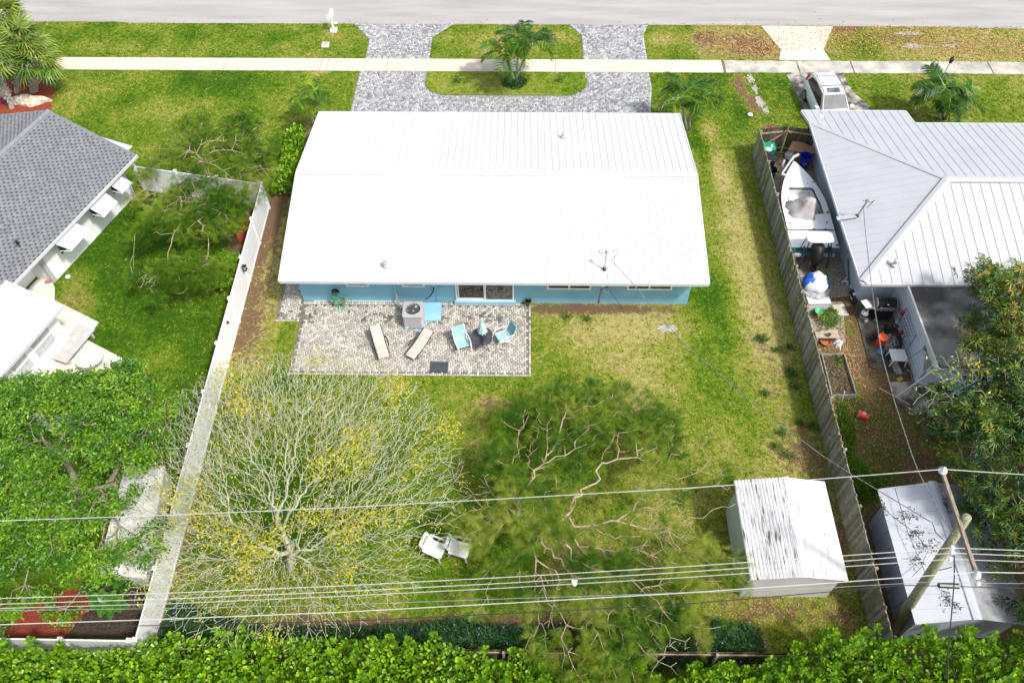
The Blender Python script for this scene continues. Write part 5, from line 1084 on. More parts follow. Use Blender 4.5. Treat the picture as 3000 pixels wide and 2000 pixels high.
def palm(label, stems, nf=9, L=1.7, seed=0, group=None, shade=0):
    r = rng(seed); b = Vector(stems[0][0]); T = thing('feather_palm', label, 'palm tree', tuple(b), group=group)
    mm = {}
    for base, top in stems:
        base, top = Vector(base), Vector(top); mid = (base+top)/2+Vector((0, 0, -.1)); MB().tube([base, base+(mid-base)*.5, mid, mid+(top-mid)*.6, top], [.10, .075, .065, .06, .05], 9).build('trunk', palm_bark, T, world=True, smooth=True)
        MB().tube([top-Vector((0, 0, .25)), top+Vector((0, 0, .15))], [.07, .05], 8).build('crownshaft', mat('crownshaft', (.18, .26, .06), None, .5), T, world=True, smooth=True)
        for i in range(nf):
            k = int(r.integers(0, 4)); kk = (k, int(r.integers(0, 3)))
            if kk not in mm: V, F, R_ = FM[k]; mm[kk] = mesh_np('frond', V*L, F, lf_palm, {'rnd': np.clip(R_+(kk[1]-1)*.22+shade, 0, 1)})
            o = bpy.data.objects.new('frond', mm[kk]); COL.objects.link(o); o.parent = T; o.location = top+Vector((0, 0, .1))-b
            o.rotation_euler = (r.normal(0, .3), r.uniform(-.45, .25), i*6.283/nf+r.normal(0, .25)); s = r.uniform(.75, 1.1); o.scale = (s, s, s)
    return T
def stem(px0, py0, px1, py1, z): return (g(px0, py0), g(px1, py1, z))
palm('triple stemmed feather palm in the middle of the front island', [stem(1508, 240, 1482, 160, 2.1), stem(1513, 236, 1520, 118, 2.9), stem(1506, 240, 1555, 130, 2.6)], 11, 1.7, 1)
palm('twin feather palm leaning left at the far left corner of the blue house', [stem(925, 372, 890, 293, 2.0), stem(932, 365, 925, 268, 2.5)], 9, 1.25, 2, shade=.2)
palm('feather palm at the right rear corner of the white roof', [stem(2012, 380, 1998, 290, 2.3), stem(2018, 380, 2030, 285, 2.1)], 12, 1.75, 3)
palm('wide dark feather palm in front of the silver roof', [stem(2755, 350, 2740, 285, 1.9), stem(2770, 350, 2790, 290, 1.9), stem(2762, 345, 2765, 262, 2.4)], 12, 1.75, 4, shade=-.05)
def seedling(label, px, py, seed):
    r = rng(seed); c = g(px, py); T = thing('young_shrub', label, 'shrub', tuple(c)); n = 90; pos = np.stack([r.normal(0, .14, n), r.normal(0, .1, n), r.uniform(.05, .4, n)], 1)
    V, F, rr = inst(*NARROW, pos, frames(np.stack([r.normal(0, 1, n), r.normal(0, 1, n), r.uniform(.2, 1.2, n)], 1), r.uniform(0, 6, n)), r.uniform(.1, .2, n), r.random(n))
    prop(link('foliage', mesh_np('foliage', V, F, lf_rue, {'rnd': rr}), T), kind='stuff'); MB().tube([(0, 0, 0), (.02, 0, .35)], .012, 5).build('stem', bark_grey, T)
seedling('tiny shrub left of the island palm', 1342, 243, 5); seedling('tiny shrub right of the island palm', 1640, 243, 6)
# fan palms at the upper left
def fan_mesh(seed, n=15):
    r = rng(seed); V = []; F = []; R_ = []
    V += [(0, -.018, 0), (0, .018, 0), (.75, .012, .05), (.75, -.012, .05)]; F += [(0, 1, 2, 3)]; R_ += [.9]*4
    for i in range(n):
        a = (i-(n-1)/2)/(n-1)*3.7; l = .95*(1-.18*abs(a)/1.85); d = np.array([math.cos(a), math.sin(a), 0]); s = np.array([-d[1], d[0], 0])*.055; o = np.array([.75, 0, .05]); m_ = o+d*l*.5+[0, 0, -.02]; e = o+d*l+[0, 0, -.25*l-.1*r.random()]
        q = len(V); V += [o-s*.3, o+s*.3, m_+s, m_-s, e+s*.15, e-s*.15]; F += [(q, q+1, q+2, q+3), (q+3, q+2, q+4, q+5)]; R_ += [r.uniform(.2, .9)]*6
    return np.array(V), np.array(F), np.array(R_)
FFM = [fan_mesh(300+k) for k in range(3)]
def fan_palm(label, base, top, nf, L, seed, rt=.17):
    r = rng(seed); base, top = Vector(base), Vector(top); T = thing('fan_palm', label, 'palm tree', tuple(base)); mm = {}
    pts = [base+(top-base)*t for t in np.linspace(0, 1, 8)]; MB().tube(pts, [rt*1.15]+[rt]*6+[rt*.9], 10).build('trunk', palm_bark, T, world=True, smooth=False)
    mb = MB(); L0 = (top-base).length
    for i in range(46):
        t = .1+.8*i/46; a = i*2.4; c = base+(top-base)*t; d = Vector((math.cos(a), math.sin(a), 0)); s = Vector((-d.y, d.x, 0))*.05
        mb.add([c+d*rt-s, c+d*rt+s, c+d*(rt+.12)+s*.5+Vector((0, 0, .16)), c+d*(rt+.12)-s*.5+Vector((0, 0, .16)), c+d*(rt-.02)+Vector((0, 0, .2))], [(0, 1, 2, 3), (0, 3, 4), (1, 4, 2), (2, 4, 3)])
    mb.build('leaf_bases', palm_bark, T, world=True)
    for i in range(nf):
        k = int(r.integers(0, 3)); kk = (k, int(r.integers(0, 3)))
        if kk not in mm: V, F, R_ = FFM[k]; mm[kk] = mesh_np('frond', V*L, F, lf_fan, {'rnd': np.clip(R_+(kk[1]-1)*.2, 0, 1)})
        o = bpy.data.objects.new('frond', mm[kk]); COL.objects.link(o); o.parent = T; o.location = top-base; o.rotation_euler = (r.normal(0, .3), r.uniform(-1.1, .55), i*2.4+r.normal(0, .2)); s = r.uniform(.8, 1.1); o.scale = (s, s, s)
fan_palm('short fan palm with a shaggy trunk, nearest the lawn in the red mulch', g(100, 268), g(105, 185, 2.2), 30, 1.0, 401, .22)
fan_palm('fan palm with a dark trunk behind its shaggy neighbour in the red mulch', g(50, 272), g(60, 120, 3.2), 30, 1.05, 402, .15)
fan_palm('fan palm with a smooth leaning trunk beside the shingle roof', g(35, 318), g(-15, 175, 3.0), 26, 1.05, 403, .13)
fan_palm('fan palm at the road edge whose crown tops the upper left corner', g(-45, 215), g(10, 55, 3.8), 30, 1.1, 404, .15)
# ================================================================== UTILITY POLE AND WIRES
pole_w = mat('pole_wood', (.34, .32, .20), (.20, .20, .12), .9, 5, stretch=(4, 4, .7), bump=.4, bscale=20)
arm_w = mat('crossarm_wood', (.33, .27, .21), (.15, .12, .10), .9, 7, stretch=(5, .6, 5))
UP = thing('utility_pole', 'leaning wooden utility pole with a crossarm behind the right hedge', 'utility pole', tuple(g(2618, 1842)))
pb = g(2618, 1842); ptp = g(2833, 1514, 8.6)
MB().tube([pb, pb+(ptp-pb)*.5, ptp], [.185, .155, .125], 14).build('pole', pole_w, UP, world=True, smooth=True)
pd = (ptp-pb).normalized()
a0_, a1_ = g(2764, 1393, 8.45), g(2866, 1697, 8.45); ad = (a1_-a0_).normalized()
MB().box(tuple((a0_+a1_)/2), ((a1_-a0_).length, .09, .115), math.atan2(ad.y, ad.x)).build('crossarm', arm_w, UP, world=True)
ins_m = mat('white_porcelain', (.72, .76, .82), (.60, .66, .74), .2, 3)
insl = [g(2764, 1376, 8.62), g(2862, 1681, 8.62)]
for q in insl: MB().lathe([(.05, -.12), (.12, -.10), (.13, -.04), (.09, 0), (.10, .03), (.05, .08), (.04, .12)], 14, c=tuple(q)).build('insulator', ins_m, UP, world=True, smooth=True)
MB().lathe([(.03, -.1), (.07, -.08), (.07, 0), (.03, .05)], 8, c=tuple(g(2866, 1708, 8.4))).build('insulator', ins_m, UP, world=True)
rk = []
for px, py, z in ((2790, 1604, 7.35), (2790, 1619, 7.1), (2785, 1637, 6.85)):
    q = g(px, py, z); rk.append(q); MB().lathe([(.03, -.06), (.06, -.05), (.04, 0), (.06, .05), (.03, .06)], 10, c=tuple(q)).build('insulator', ins_m, UP, world=True)
    pp = pb+pd*((q.z-pb.z)/pd.z); MB().tube([q, pp], .018, 5).build('bracket', steel, UP, world=True)
MB().tube([g(2790, 1562, 7.9), g(2806, 1570, 8.0)], .03, 5).build('bracket', steel, UP, world=True)
q = pb+pd*(5.0/pd.z); MB().tube([q+Vector((.1, 0, 0)), q+Vector((.45, .05, .1)), q+Vector((.5, .02, .3))], .015, 5).build('cable', black, UP, world=True)
wire = mat('bare_wire', (.62, .61, .60), None, .4, metal=.2); wireb = mat('black_wire', (.03, .03, .035), None, .5)
def line_wire(label, pts, m, r_, cat='wire'):
    "pts: (px,py,z) along one wire; densified with the sag already in the heights"
    P = [g(*p) for p in pts]; mb = MB(); mb.tube(P, r_*.50, 5); o = mb.build('power_line' if cat == 'wire' else 'cable', m); return prop(o, label, cat, 'overhead lines crossing the bottom of the yard')
def zz(z0, z1, n=5): return [z0+(z1-z0)*(i/(n-1))**1.5 for i in range(n)]
def run(label, pts, zl, zp, zr, m, r_, ip=-2):
    n = len(pts); o = []
    for i, (x, y) in enumerate(pts):
        if i <= n-2: t = i/(n-2); z = zl+(zp-zl)*t**1.6
        else: z = zr
        o.append((x, y, z))
    return line_wire(label, o, m, r_)
run('highest thin wire, carried by the upper insulator of the crossarm', [(-120, 1530), (0, 1525), (500, 1508), (1000, 1486), (1500, 1459), (2000, 1430), (2400, 1403), (2764, 1374), (3080, 1395)], 7.4, 8.66, 8.3, wire, .022)
run('uppermost of the three close parallel wires on the pole rack', [(-120, 1756), (0, 1752), (500, 1736), (1000, 1715), (1500, 1689), (2000, 1659), (2400, 1632), (2790, 1604), (3080, 1615)], 6.2, 7.37, 7.1, wire, .022)
run('middle one of the three close parallel wires on the pole rack', [(-120, 1772), (0, 1768.5), (500, 1753), (1000, 1732), (1500, 1706), (2000, 1675), (2400, 1648), (2790, 1619), (3080, 1631)], 6.0, 7.12, 6.9, wire, .022)
run('lowest of the three close parallel wires on the pole rack', [(-120, 1786), (0, 1781), (500, 1767), (1000, 1745.6), (1500, 1720), (2000, 1691), (2400, 1664), (2785, 1637), (3080, 1648)], 5.8, 6.87, 6.6, wire, .020)
run('thin grey wire running just above the black cable bundle', [(-120, 1791), (0, 1787), (500, 1781), (1000, 1770.6), (1500, 1752), (2000, 1736), (2400, 1722), (2700, 1705), (3080, 1709)], 5.5, 6.4, 6.2, mat('grey_wire', (.28, .34, .36), None, .5), .014)
run('thick white wire carried by the lower crossarm insulator', [(-120, 1833), (0, 1828.5), (500, 1812), (1000, 1792), (1500, 1765), (2000, 1736), (2400, 1709), (2862, 1675), (3080, 1679)], 7.4, 8.66, 8.3, wire, .024)
run('thick black cable, lowest line across the bottom of the yard', [(-120, 1846), (0, 1840), (500, 1830), (1000, 1818.7), (1550, 1793), (2000, 1769), (2400, 1735), (2650, 1713), (3080, 1724)], 4.3, 5.2, 5.1, wireb, .03)
mb = MB().tube([g(2750, 1713, 5.25), g(2808, 1716, 5.22)], .09, 8); prop(mb.build('splice_box', black), 'black splice canister hanging on the thick cable right of the pole', 'cable box')
mb = MB().lathe([(.02, -.06), (.07, -.05), (.07, .05), (.02, .07)], 8, c=tuple(g(1683, 1709, 6.3))); mb.box(tuple(g(1683, 1703, 6.4)), (.16, .06, .12)); prop(mb.build('wire_clamp', ins_m), 'small white clamp on the parallel wires mid span', 'clamp')
def drop(label, pts, m, r_): P = [g(*p) for p in pts]; mb = MB().tube(P, r_, 5); return prop(mb.build('service_drop', m), label, 'cable')
ma = g(1785, 770, 3.3)
mb = MB().tube([mastA, g(1850, 826, 3.5), g(1920, 910, 3.75), g(2000, 1003, 4.1), g(2200, 1177, 4.9), g(2408, 1333, 5.9), g(2489, 1385, 6.3), g(2570, 1434, 6.6), g(2680, 1500, 7.0), g(2731, 1530, 7.2), g(2742, 1560, 7.2), g(2790, 1604, 7.3)], .016, 5)
prop(mb.build('service_drop', mat('twisted_wire', (.30, .30, .30), (.05, .05, .05), .5, 20)), 'service cable from the pole to the mast on the big white roof', 'cable')
t2 = g(2527, 598, 3.7)
mb = MB().tube([g(2530, 610, 3.6), g(2534, 667, 3.7), g(2553, 837, 4.1), g(2583, 1037, 4.9), g(2621, 1177, 5.5), g(2672, 1333, 6.2), g(2691, 1381, 6.4), g(2744, 1487, 6.9), g(2790, 1560, 7.2), g(2795, 1600, 7.2)], .018, 5)
prop(mb.build('service_drop', MATS['twisted_wire']), 'service cable from the pole to the mast on the silver hip roof', 'cable')
mb = MB().tube([g(2795, 1623, 7.1), g(2796, 1690, 7.1), g(2791, 1759, 7.15), g(2778, 1904, 7.4), g(2776, 2000, 7.6), g(2775, 2080, 7.8)], .018, 5)
prop(mb.build('service_drop', wireb), 'black drop cable leaving the pole towards the bottom edge', 'cable')

# ================================================================== CAR
carw = mat('car_paint', (.80, .81, .83), (.78, .79, .81), .22, 1, coat=.6); tyre = mat('tyre', (.02, .02, .02), None, .85); rim = mat('alloy', (.45, .47, .52), None, .3, metal=.7)
chrome_b = mat('roof_rail', (.25, .27, .32), None, .3, metal=.8); tail = mat('tail_lamp', (.45, .01, .01), None, .2); tint = mat('tinted_glass', (.03, .022, .02), (.015, .012, .01), .06, 3, spec=.4); ws_m = mat('windscreen', (.05, .075, .075), (.02, .03, .03), .12, 2.2, spec=.5)
rr0, rf0 = g(2423, 226, 1.62), g(2450, 283, 1.62); cd = (rf0-rr0); cd.z = 0; ca_ = math.atan2(cd.y, cd.x)
cc = (rr0+rf0)/2+cd.normalized()*.35
CAR = thing('parked_car', 'white compact suv with roof rails parked nose to the silver roof', 'car', (cc.x, cc.y, .02), ca_)
# local +x forward. sections: x, half width lower, z0, half width belt, belt z
def ring(x, wl, wb, z0, zb): return [(x, -wl*.92, z0), (x, -wl, z0+.18), (x, -wb, zb-.12), (x, -wb*.94, zb), (x, wb*.94, zb), (x, wb, zb-.12), (x, wl, z0+.18), (x, wl*.92, z0)]
b = MB().loft([ring(-2.22, .70, .66, .42, .86), ring(-2.12, .84, .80, .32, .98), ring(-1.6, .90, .89, .26, 1.02), ring(-.6, .91, .90, .24, 1.0), ring(.6, .91, .90, .24, .98), ring(1.3, .90, .87, .26, .96), ring(1.9, .86, .80, .30, .86), ring(2.2, .72, .64, .36, .70)])
b.build('body', carw, CAR, smooth=True, bevel=.03)
def gring(x, w0, w1, z0, z1): return [(x, -w0, z0), (x, -w1, z1-.05), (x, -w1*.88, z1), (x, w1*.88, z1), (x, w1, z1-.05), (x, w0, z0)]
roof_p = [(-2.1, .78, .70, .97, 1.02), (-1.95, .80, .66, .97, 1.36), (-1.72, .82, .62, .97, 1.56), (-1.0, .83, .63, .97, 1.63), (-.2, .83, .63, .97, 1.64), (.30, .83, .62, .95, 1.60), (1.25, .80, .78, .94, .99)]
MB().loft([gring(*q) for q in roof_p]).build('cabin', carw, CAR, smooth=False)
MB().add([(.35, -.57, 1.60), (.35, .57, 1.60), (1.20, .72, 1.015), (1.20, -.72, 1.015), (.35, -.57, 1.57), (.35, .57, 1.57), (1.20, .72, .985), (1.20, -.72, .985)], [(3, 2, 1, 0), (4, 5, 6, 7), (0, 1, 5, 4), (1, 2, 6, 5), (2, 3, 7, 6), (3, 0, 4, 7)]).build('windscreen', ws_m, CAR)
for s in (-1, 1):
    MB().hexa([(-1.72, s*.842, 1.10), (-.9, s*.850, 1.06), (.92, s*.840, 1.02), (.22, s*.690, 1.50), (-.9, s*.695, 1.53), (-1.5, s*.72, 1.44)], [(-1.72, s*.825, 1.10), (-.9, s*.828, 1.06), (.92, s*.818, 1.02), (.22, s*.655, 1.50), (-.9, s*.660, 1.53), (-1.5, s*.70, 1.44)]).build('side_window', tint, CAR)
    MB().tube([(-1.6, s*.60, 1.60), (-1.4, s*.60, 1.68), (.1, s*.60, 1.69), (.25, s*.60, 1.62)], .02, 6).build('roof_rail', chrome_b, CAR)
    MB().hexa([(-2.16, s*.55, .95), (-2.16, s*.80, .90), (-2.02, s*.845, .95), (-1.98, s*.76, 1.34), (-2.04, s*.66, 1.34)], [(-2.0, s*.55, .95), (-2.0, s*.78, .90), (-1.9, s*.83, .95), (-1.9, s*.74, 1.32), (-1.96, s*.64, 1.32)]).build('tail_lamp', tail, CAR)
    mi = MB().loft([[(x_, s*(.90+w_), 1.0+z_), (x_, s*(1.10+w_), 1.02+z_), (x_, s*(1.10+w_), 1.14+z_), (x_, s*(.90+w_), 1.12+z_)] for x_, w_, z_ in ((.66, 0, 0), (.72, .02, 0), (.84, -.02, 0))]); mi.build('mirror', carw, CAR)
    for x_ in (-1.38, 1.32):
        wv = MB().lathe([(.20, -.11), (.31, -.10), (.335, -.06), (.335, .06), (.31, .10), (.20, .11)], 22).build('wheel', tyre, CAR); wv.location = (x_, s*.82, .315); wv.rotation_euler = (math.pi/2, 0, 0)
        rm_ = MB(); rm_.lathe([(.21, -.02), (.215, .02), (.19, .025)], 18)
        for j in range(7): a = j*6.283/7; rm_.box((.11*math.cos(a), .11*math.sin(a), .02), (.2, .035, .03), a)
        q = rm_.build('rim', rim, wv); q.location = (0, 0, -s*.095)
        MB().lathe([(.36, -.1), (.365, .0), (.36, .02)], 20).build('wheel_arch', black, CAR).location = (x_, s*.86, .36)
for o in CAR.children:
    if o.name.startswith('wheel_arch'): o.rotation_euler = (math.pi/2, 0, 0); o.location.y *= .955
for x_ in (-1.25, -.35): MB().tube([(x_, -.60, 1.70), (x_, .60, 1.70)], .022, 6).build('cross_bar', chrome_b, CAR)
MB().box((.0, 0, 1.64), (.42, .74, .018)).build('sunroof', mat('sunroof_glass', (.16, .17, .19), (.05, .055, .06), .08, 3, spec=1), CAR, bevel=.008)
MB().lathe([(.03, 0), (.02, .05)], 6, c=(-1.55, 0, 1.585)).build('antenna', black, CAR)
MB().box((.45, .0, 1.46), (.04, .22, .05)).build('rear_mirror', white, CAR)

# ================================================================== BOAT
gel = mat('gelcoat', (.80, .81, .82), (.75, .77, .79), .3, 1.5); gel2 = mat('cockpit_gelcoat', (.70, .71, .70), (.60, .61, .60), .6, 3); teal = mat('teal_hull', (.05, .30, .36), (.04, .25, .31), .3, 1)
BO = thing('motor_boat', 'white open motor boat on its trailer squeezed beside the neighbour wall', 'boat', (14.2, 30.2, 0))
bow, sl_, sr_ = g(2327, 474, 1.25), g(2321, 724, 1.1), g(2457, 724, 1.1)
cx_s = (sl_.x+sr_.x)/2; hw = (sr_.x-sl_.x)/2; Lb = bow.y-sl_.y; ys0 = sl_.y
def hwid(t): return hw*(1-.02*t)*(1-max(0, (t-.42)/.58)**2.1)+.02
def cxx(t): return cx_s+(bow.x-cx_s)*t
N_ = 18; secs = []
for i in range(N_+1):
    t = i/N_; w = hwid(t); c = cxx(t); y_ = ys0+Lb*t; zt = 1.08+.17*t*t; zc = .80+.25*t**3; zk = .45+.6*t**3
    secs.append([(c-w, y_, zt-.04), (c-w*.97, y_, zc), (c-w*.45, y_, zk+.1), (c, y_, zk), (c+w*.45, y_, zk+.1), (c+w*.97, y_, zc), (c+w, y_, zt-.04), (c+w*.78, y_, zt-.05), (c+w*.77, y_, min(.72, zt-.1)), (c-w*.77, y_, min(.72, zt-.1)), (c-w*.78, y_, zt-.05)])
hull = MB(); hull.loft(secs); hull.build('hull', teal, BO, world=True, smooth=False)
# deck with an open cockpit: front deck, side decks, rear deck
t0c, t1c = .375, .675; iw0, iw1 = .80, .66
def dk(pts, name='deck', m=gel, t=.03): MB().plate([Vector(p) for p in pts], t).build(name, m, BO, world=True)
def zt_(t): return 1.10+.17*t*t
def edge(t, s, f=1.0): return (cxx(t)+s*hwid(t)*f+s*.015, ys0+Lb*t, zt_(t))
nn_ = 9
ts = [t1c+(1-t1c)*i/nn_ for i in range(nn_+1)]; cutf = .70
def iw(t): return hwid(t)*(.74 if t < .5 else .74-.10*(t-.5)/.175)
for i in range(nn_):
    a, b = ts[i], ts[i+1]; mb = MB(); mb.hexa([(cxx(a)-hwid(a)-.015, ys0+Lb*a, zt_(a)-.03), (cxx(a)+hwid(a)+.015, ys0+Lb*a, zt_(a)-.03), (cxx(b)+hwid(b)+.015, ys0+Lb*b, zt_(b)-.03), (cxx(b)-hwid(b)-.015, ys0+Lb*b, zt_(b)-.03)], [(cxx(a)-hwid(a)-.015, ys0+Lb*a, zt_(a)), (cxx(a)+hwid(a)+.015, ys0+Lb*a, zt_(a)), (cxx(b)+hwid(b)+.015, ys0+Lb*b, zt_(b)), (cxx(b)-hwid(b)-.015, ys0+Lb*b, zt_(b))])
    if i == 0: fd = MB()
    fd.v, fd.f = (fd.v+mb.v, fd.f+[tuple(k+len(fd.v) for k in f_) for f_ in mb.f])
fd.build('fore_deck', gel, BO, world=True)
ts = [t0c+(t1c-t0c)*i/6 for i in range(7)]
for s in (-1, 1):
    sd_ = MB()
    for i in range(6):
        a, b = ts[i], ts[i+1]; q = [(cxx(a)+s*iw(a), ys0+Lb*a), (cxx(a)+s*(hwid(a)+.015), ys0+Lb*a), (cxx(b)+s*(hwid(b)+.015), ys0+Lb*b), (cxx(b)+s*iw(b), ys0+Lb*b)]
        if s < 0: q = q[::-1]
        zz_ = (zt_(a)+zt_(b))/2; sd_.hexa([(p_[0], p_[1], (zt_(a) if k in ((0, 1) if s > 0 else (2, 3)) else zt_(b))-.03) for k, p_ in enumerate(q)], [(p_[0], p_[1], (zt_(a) if k in ((0, 1) if s > 0 else (2, 3)) else zt_(b))) for k, p_ in enumerate(q)])
    sd_.build('side_deck', gel, BO, world=True)
q = [(cxx(t0c)-iw(t0c), t0c), (cxx(t0c)+iw(t0c), t0c), (cxx(t1c)+iw(t1c), t1c), (cxx(t1c)-iw(t1c), t1c)]
MB().prism([(a, ys0+Lb*t) for a, t in q], .74, .78).build('cockpit_floor', gel2, BO, world=True)
cw = MB()
for (a, ta), (b, tb) in ((q[0], q[3]), (q[1], q[2]), (q[3], q[2]), (q[0], q[1])):
    pa, pb2 = Vector((a, ys0+Lb*ta, 0)), Vector((b, ys0+Lb*tb, 0)); d = (pb2-pa).normalized(); s = Vector((-d.y, d.x, 0))*.012
    cw.hexa([pa-s+Vector((0, 0, .781)), pb2-s+Vector((0, 0, .781)), pb2+s+Vector((0, 0, .781)), pa+s+Vector((0, 0, .781))], [pa-s+Vector((0, 0, 1.07)), pb2-s+Vector((0, 0, 1.07)), pb2+s+Vector((0, 0, 1.07)), pa+s+Vector((0, 0, 1.07))])
cw.build('cockpit_liner', gel2, BO, world=True)
MB().tube([Vector((cxx(t1c)-iw(t1c), ys0+Lb*t1c, 1.2)), Vector((cxx(t1c)+iw(t1c)-.06, ys0+Lb*t1c, 1.2)), Vector((cxx(t1c)+iw(t1c)+.02, ys0+Lb*t1c-.12, 1.2)), Vector((cxx(t0c)+iw(t0c), ys0+Lb*t0c, 1.13))], .022, 5).build('rubber_gasket', black, BO, world=True)
for i in range(2):
    a, b = (0, .19) if i == 0 else (.195, t0c); MB().hexa([(cxx(a)-hwid(a)-.015, ys0+Lb*a, zt_(a)-.03), (cxx(a)+hwid(a)+.015, ys0+Lb*a, zt_(a)-.03), (cxx(b)+hwid(b)+.015, ys0+Lb*b, zt_(b)-.03), (cxx(b)-hwid(b)-.015, ys0+Lb*b, zt_(b)-.03)], [(cxx(a)-hwid(a)-.015, ys0+Lb*a, zt_(a)+.02*i), (cxx(a)+hwid(a)+.015, ys0+Lb*a, zt_(a)+.02*i), (cxx(b)+hwid(b)+.015, ys0+Lb*b, zt_(b)+.02*i), (cxx(b)-hwid(b)-.015, ys0+Lb*b, zt_(b)+.02*i)]).build('rear_deck', gel, BO, world=True)
yq = ys0+Lb*.192; MB().bb(cx_s-hw, cx_s+hw, yq-.02, yq+.02, 1.09, 1.135).build('seat_gap', black, BO, world=True)
for px, py in ((2425, 622), (2382, 534), (2422, 651), (2453, 718), (2314, 652), (2365, 538), (2334, 523), (2303, 490), (2320, 482), (2418, 671), (2385, 670), (2288, 535), (2290, 625)):
    p_ = g(px, py, 1.18); MB().box(tuple(p_), (.12 if px in (2425, 2382, 2453) else .05, .05, .05)).build('cleat', black, BO, world=True)
MB().tube([g(2396, 574, 1.0), g(2402, 580, .95), g(2396, 582, 1.0)], .02, 4).build('rod_holder', black, BO, world=True); MB().tube([g(2390, 575, 1.0), g(2394, 584, .95), g(2400, 585, 1.0)], .02, 4).build('rod_holder', black, BO, world=True)
# covered console in the cockpit
r = rng(77); cv = MB(); cen = g(2352, 608, 1.2); secs = []
for (zz_, rad_, ox, oy) in ((.80, .80, 0, 0), (.95, .84, 0, 0), (1.2, .80, 0, .03), (1.35, .56, .10, .0), (1.6, .33, .18, -.02), (1.85, .24, .2, -.02), (1.9, .08, .2, -.02)):
    secs.append([(cen.x-.02+ox+rad_*math.cos(a)*(1+.13*math.sin(5*a+1)+.07*math.sin(11*a))*1.0, cen.y-.10+oy+rad_*.92*math.sin(a)*(1+.10*math.sin(5*a+1)+.05*math.sin(11*a)), zz_-.05*math.cos(7*a)*(.5 if zz_ < 1.7 else .1)) for a in [j*6.283/30 for j in range(30)]])
cv.loft(secs); cv.build('console_cover', mat('grey_canvas', (.40, .37, .37), (.28, .26, .26), .9, 3, bump=.4, bscale=12), BO, world=True, smooth=True)
# poling platform
pc = g(2402, 695, 1.95); plat = MB(); po = []
for j in range(24):
    a = j*6.283/24; po.append((pc.x+.62*max(-1, min(1, 1.25*math.cos(a))), pc.y+.36*max(-1, min(1, 1.2*math.sin(a)))))
plat.prism(po, 1.92, 1.99); plat.build('platform', gel, BO, world=True, bevel=.02)
for s in (-1, 1):
    for dy in (-.3, .25): MB().tube([(pc.x+s*.5, pc.y+dy*.7, 1.93), (pc.x+s*.66, pc.y+dy*1.2-.2, 1.12)], .024, 6).build('platform_leg', black_metal, BO, world=True)
    MB().tube([(pc.x+s*.6, pc.y-.1, 1.45), (pc.x+s*.66, pc.y-.5, .7), (pc.x+s*.66, pc.y-.55, .4)], .045, 6).build('trim_tab_arm', black, BO, world=True)
# covered outboard
ob = MB(); secs = []
oc = g(2392, 738, 1.1)
for zz_, rad_, oy in ((.35, .10, -.35), (.62, .16, -.30), (.8, .25, -.22), (1.05, .30, -.12), (1.35, .31, .0), (1.52, .26, .03), (1.6, .12, .03)):
    secs.append([(oc.x+rad_*math.cos(a)*(1+.08*math.sin(4*a+zz_*6)), oc.y+oy+rad_*1.25*math.sin(a)*(1+.08*math.sin(3*a)), zz_) for a in [j*6.283/18 for j in range(18)]])
ob.loft(secs); ob.build('outboard_cover', mat('black_bag', (.008, .008, .009), (.018, .018, .02), .5, 9, bump=.6, bscale=14), BO, world=True, smooth=True)
MB().tube([oc+Vector((-.05, -.35, -.65)), oc+Vector((.02, -.75, -.85)), oc+Vector((.12, -1.0, -.95)), oc+Vector((.05, -1.25, -1.0))], [.16, .12, .17, .10], 8).build('bag_tail', MATS['black_bag'], BO, world=True, smooth=True)
# trolling motor and pole on the bow
MB().tube([g(2290, 510, 1.35), g(2326, 458, 1.45)], .05, 6).build('trolling_motor', white, BO, world=True)
MB().tube([g(2288, 510, 1.3), g(2305, 514, 1.3)], .06, 6).build('trolling_mount', white, BO, world=True); MB().tube([g(2292, 490, 1.0), g(2298, 470, 1.0)], .06, 6).build('trolling_head', white, BO, world=True)
MB().tube([g(2322, 475, 1.3), g(2326, 462, 1.35), g(2334, 452, 1.4)], .03, 5).build('bow_bracket', steel, BO, world=True)
MB().box(tuple(g(2334, 456, 1.42)), (.35, .12, .08), .6).build('bow_roller', white, BO, world=True)
# trailer
for s in (-1, 1):
    MB().bb(cx_s+s*.85-.05, cx_s+s*.85+.05, ys0-.15, ys0+Lb*.7, .40, .50).build('trailer_beam', steel, BO, world=True)
    wv = MB().lathe([(.18, -.1), (.29, -.09), (.31, 0), (.29, .09), (.18, .1)], 18).build('trailer_wheel', tyre, BO); wv.location = Vector((cx_s+s*1.12, ys0+1.9, .31))-BO.location; wv.rotation_euler = (0, math.pi/2, 0)
    MB().box((cx_s+s*.75, ys0-.12, .68), (.55, .12, .14)).build('trailer_light_bar', mat('grey_block', (.42, .43, .43), (.33, .34, .34), .9, 6), BO, world=True)
MB().bb(cx_s-1.1, cx_s+1.1, ys0+1.8, ys0+1.9, .28, .36).build('trailer_axle', steel, BO, world=True)
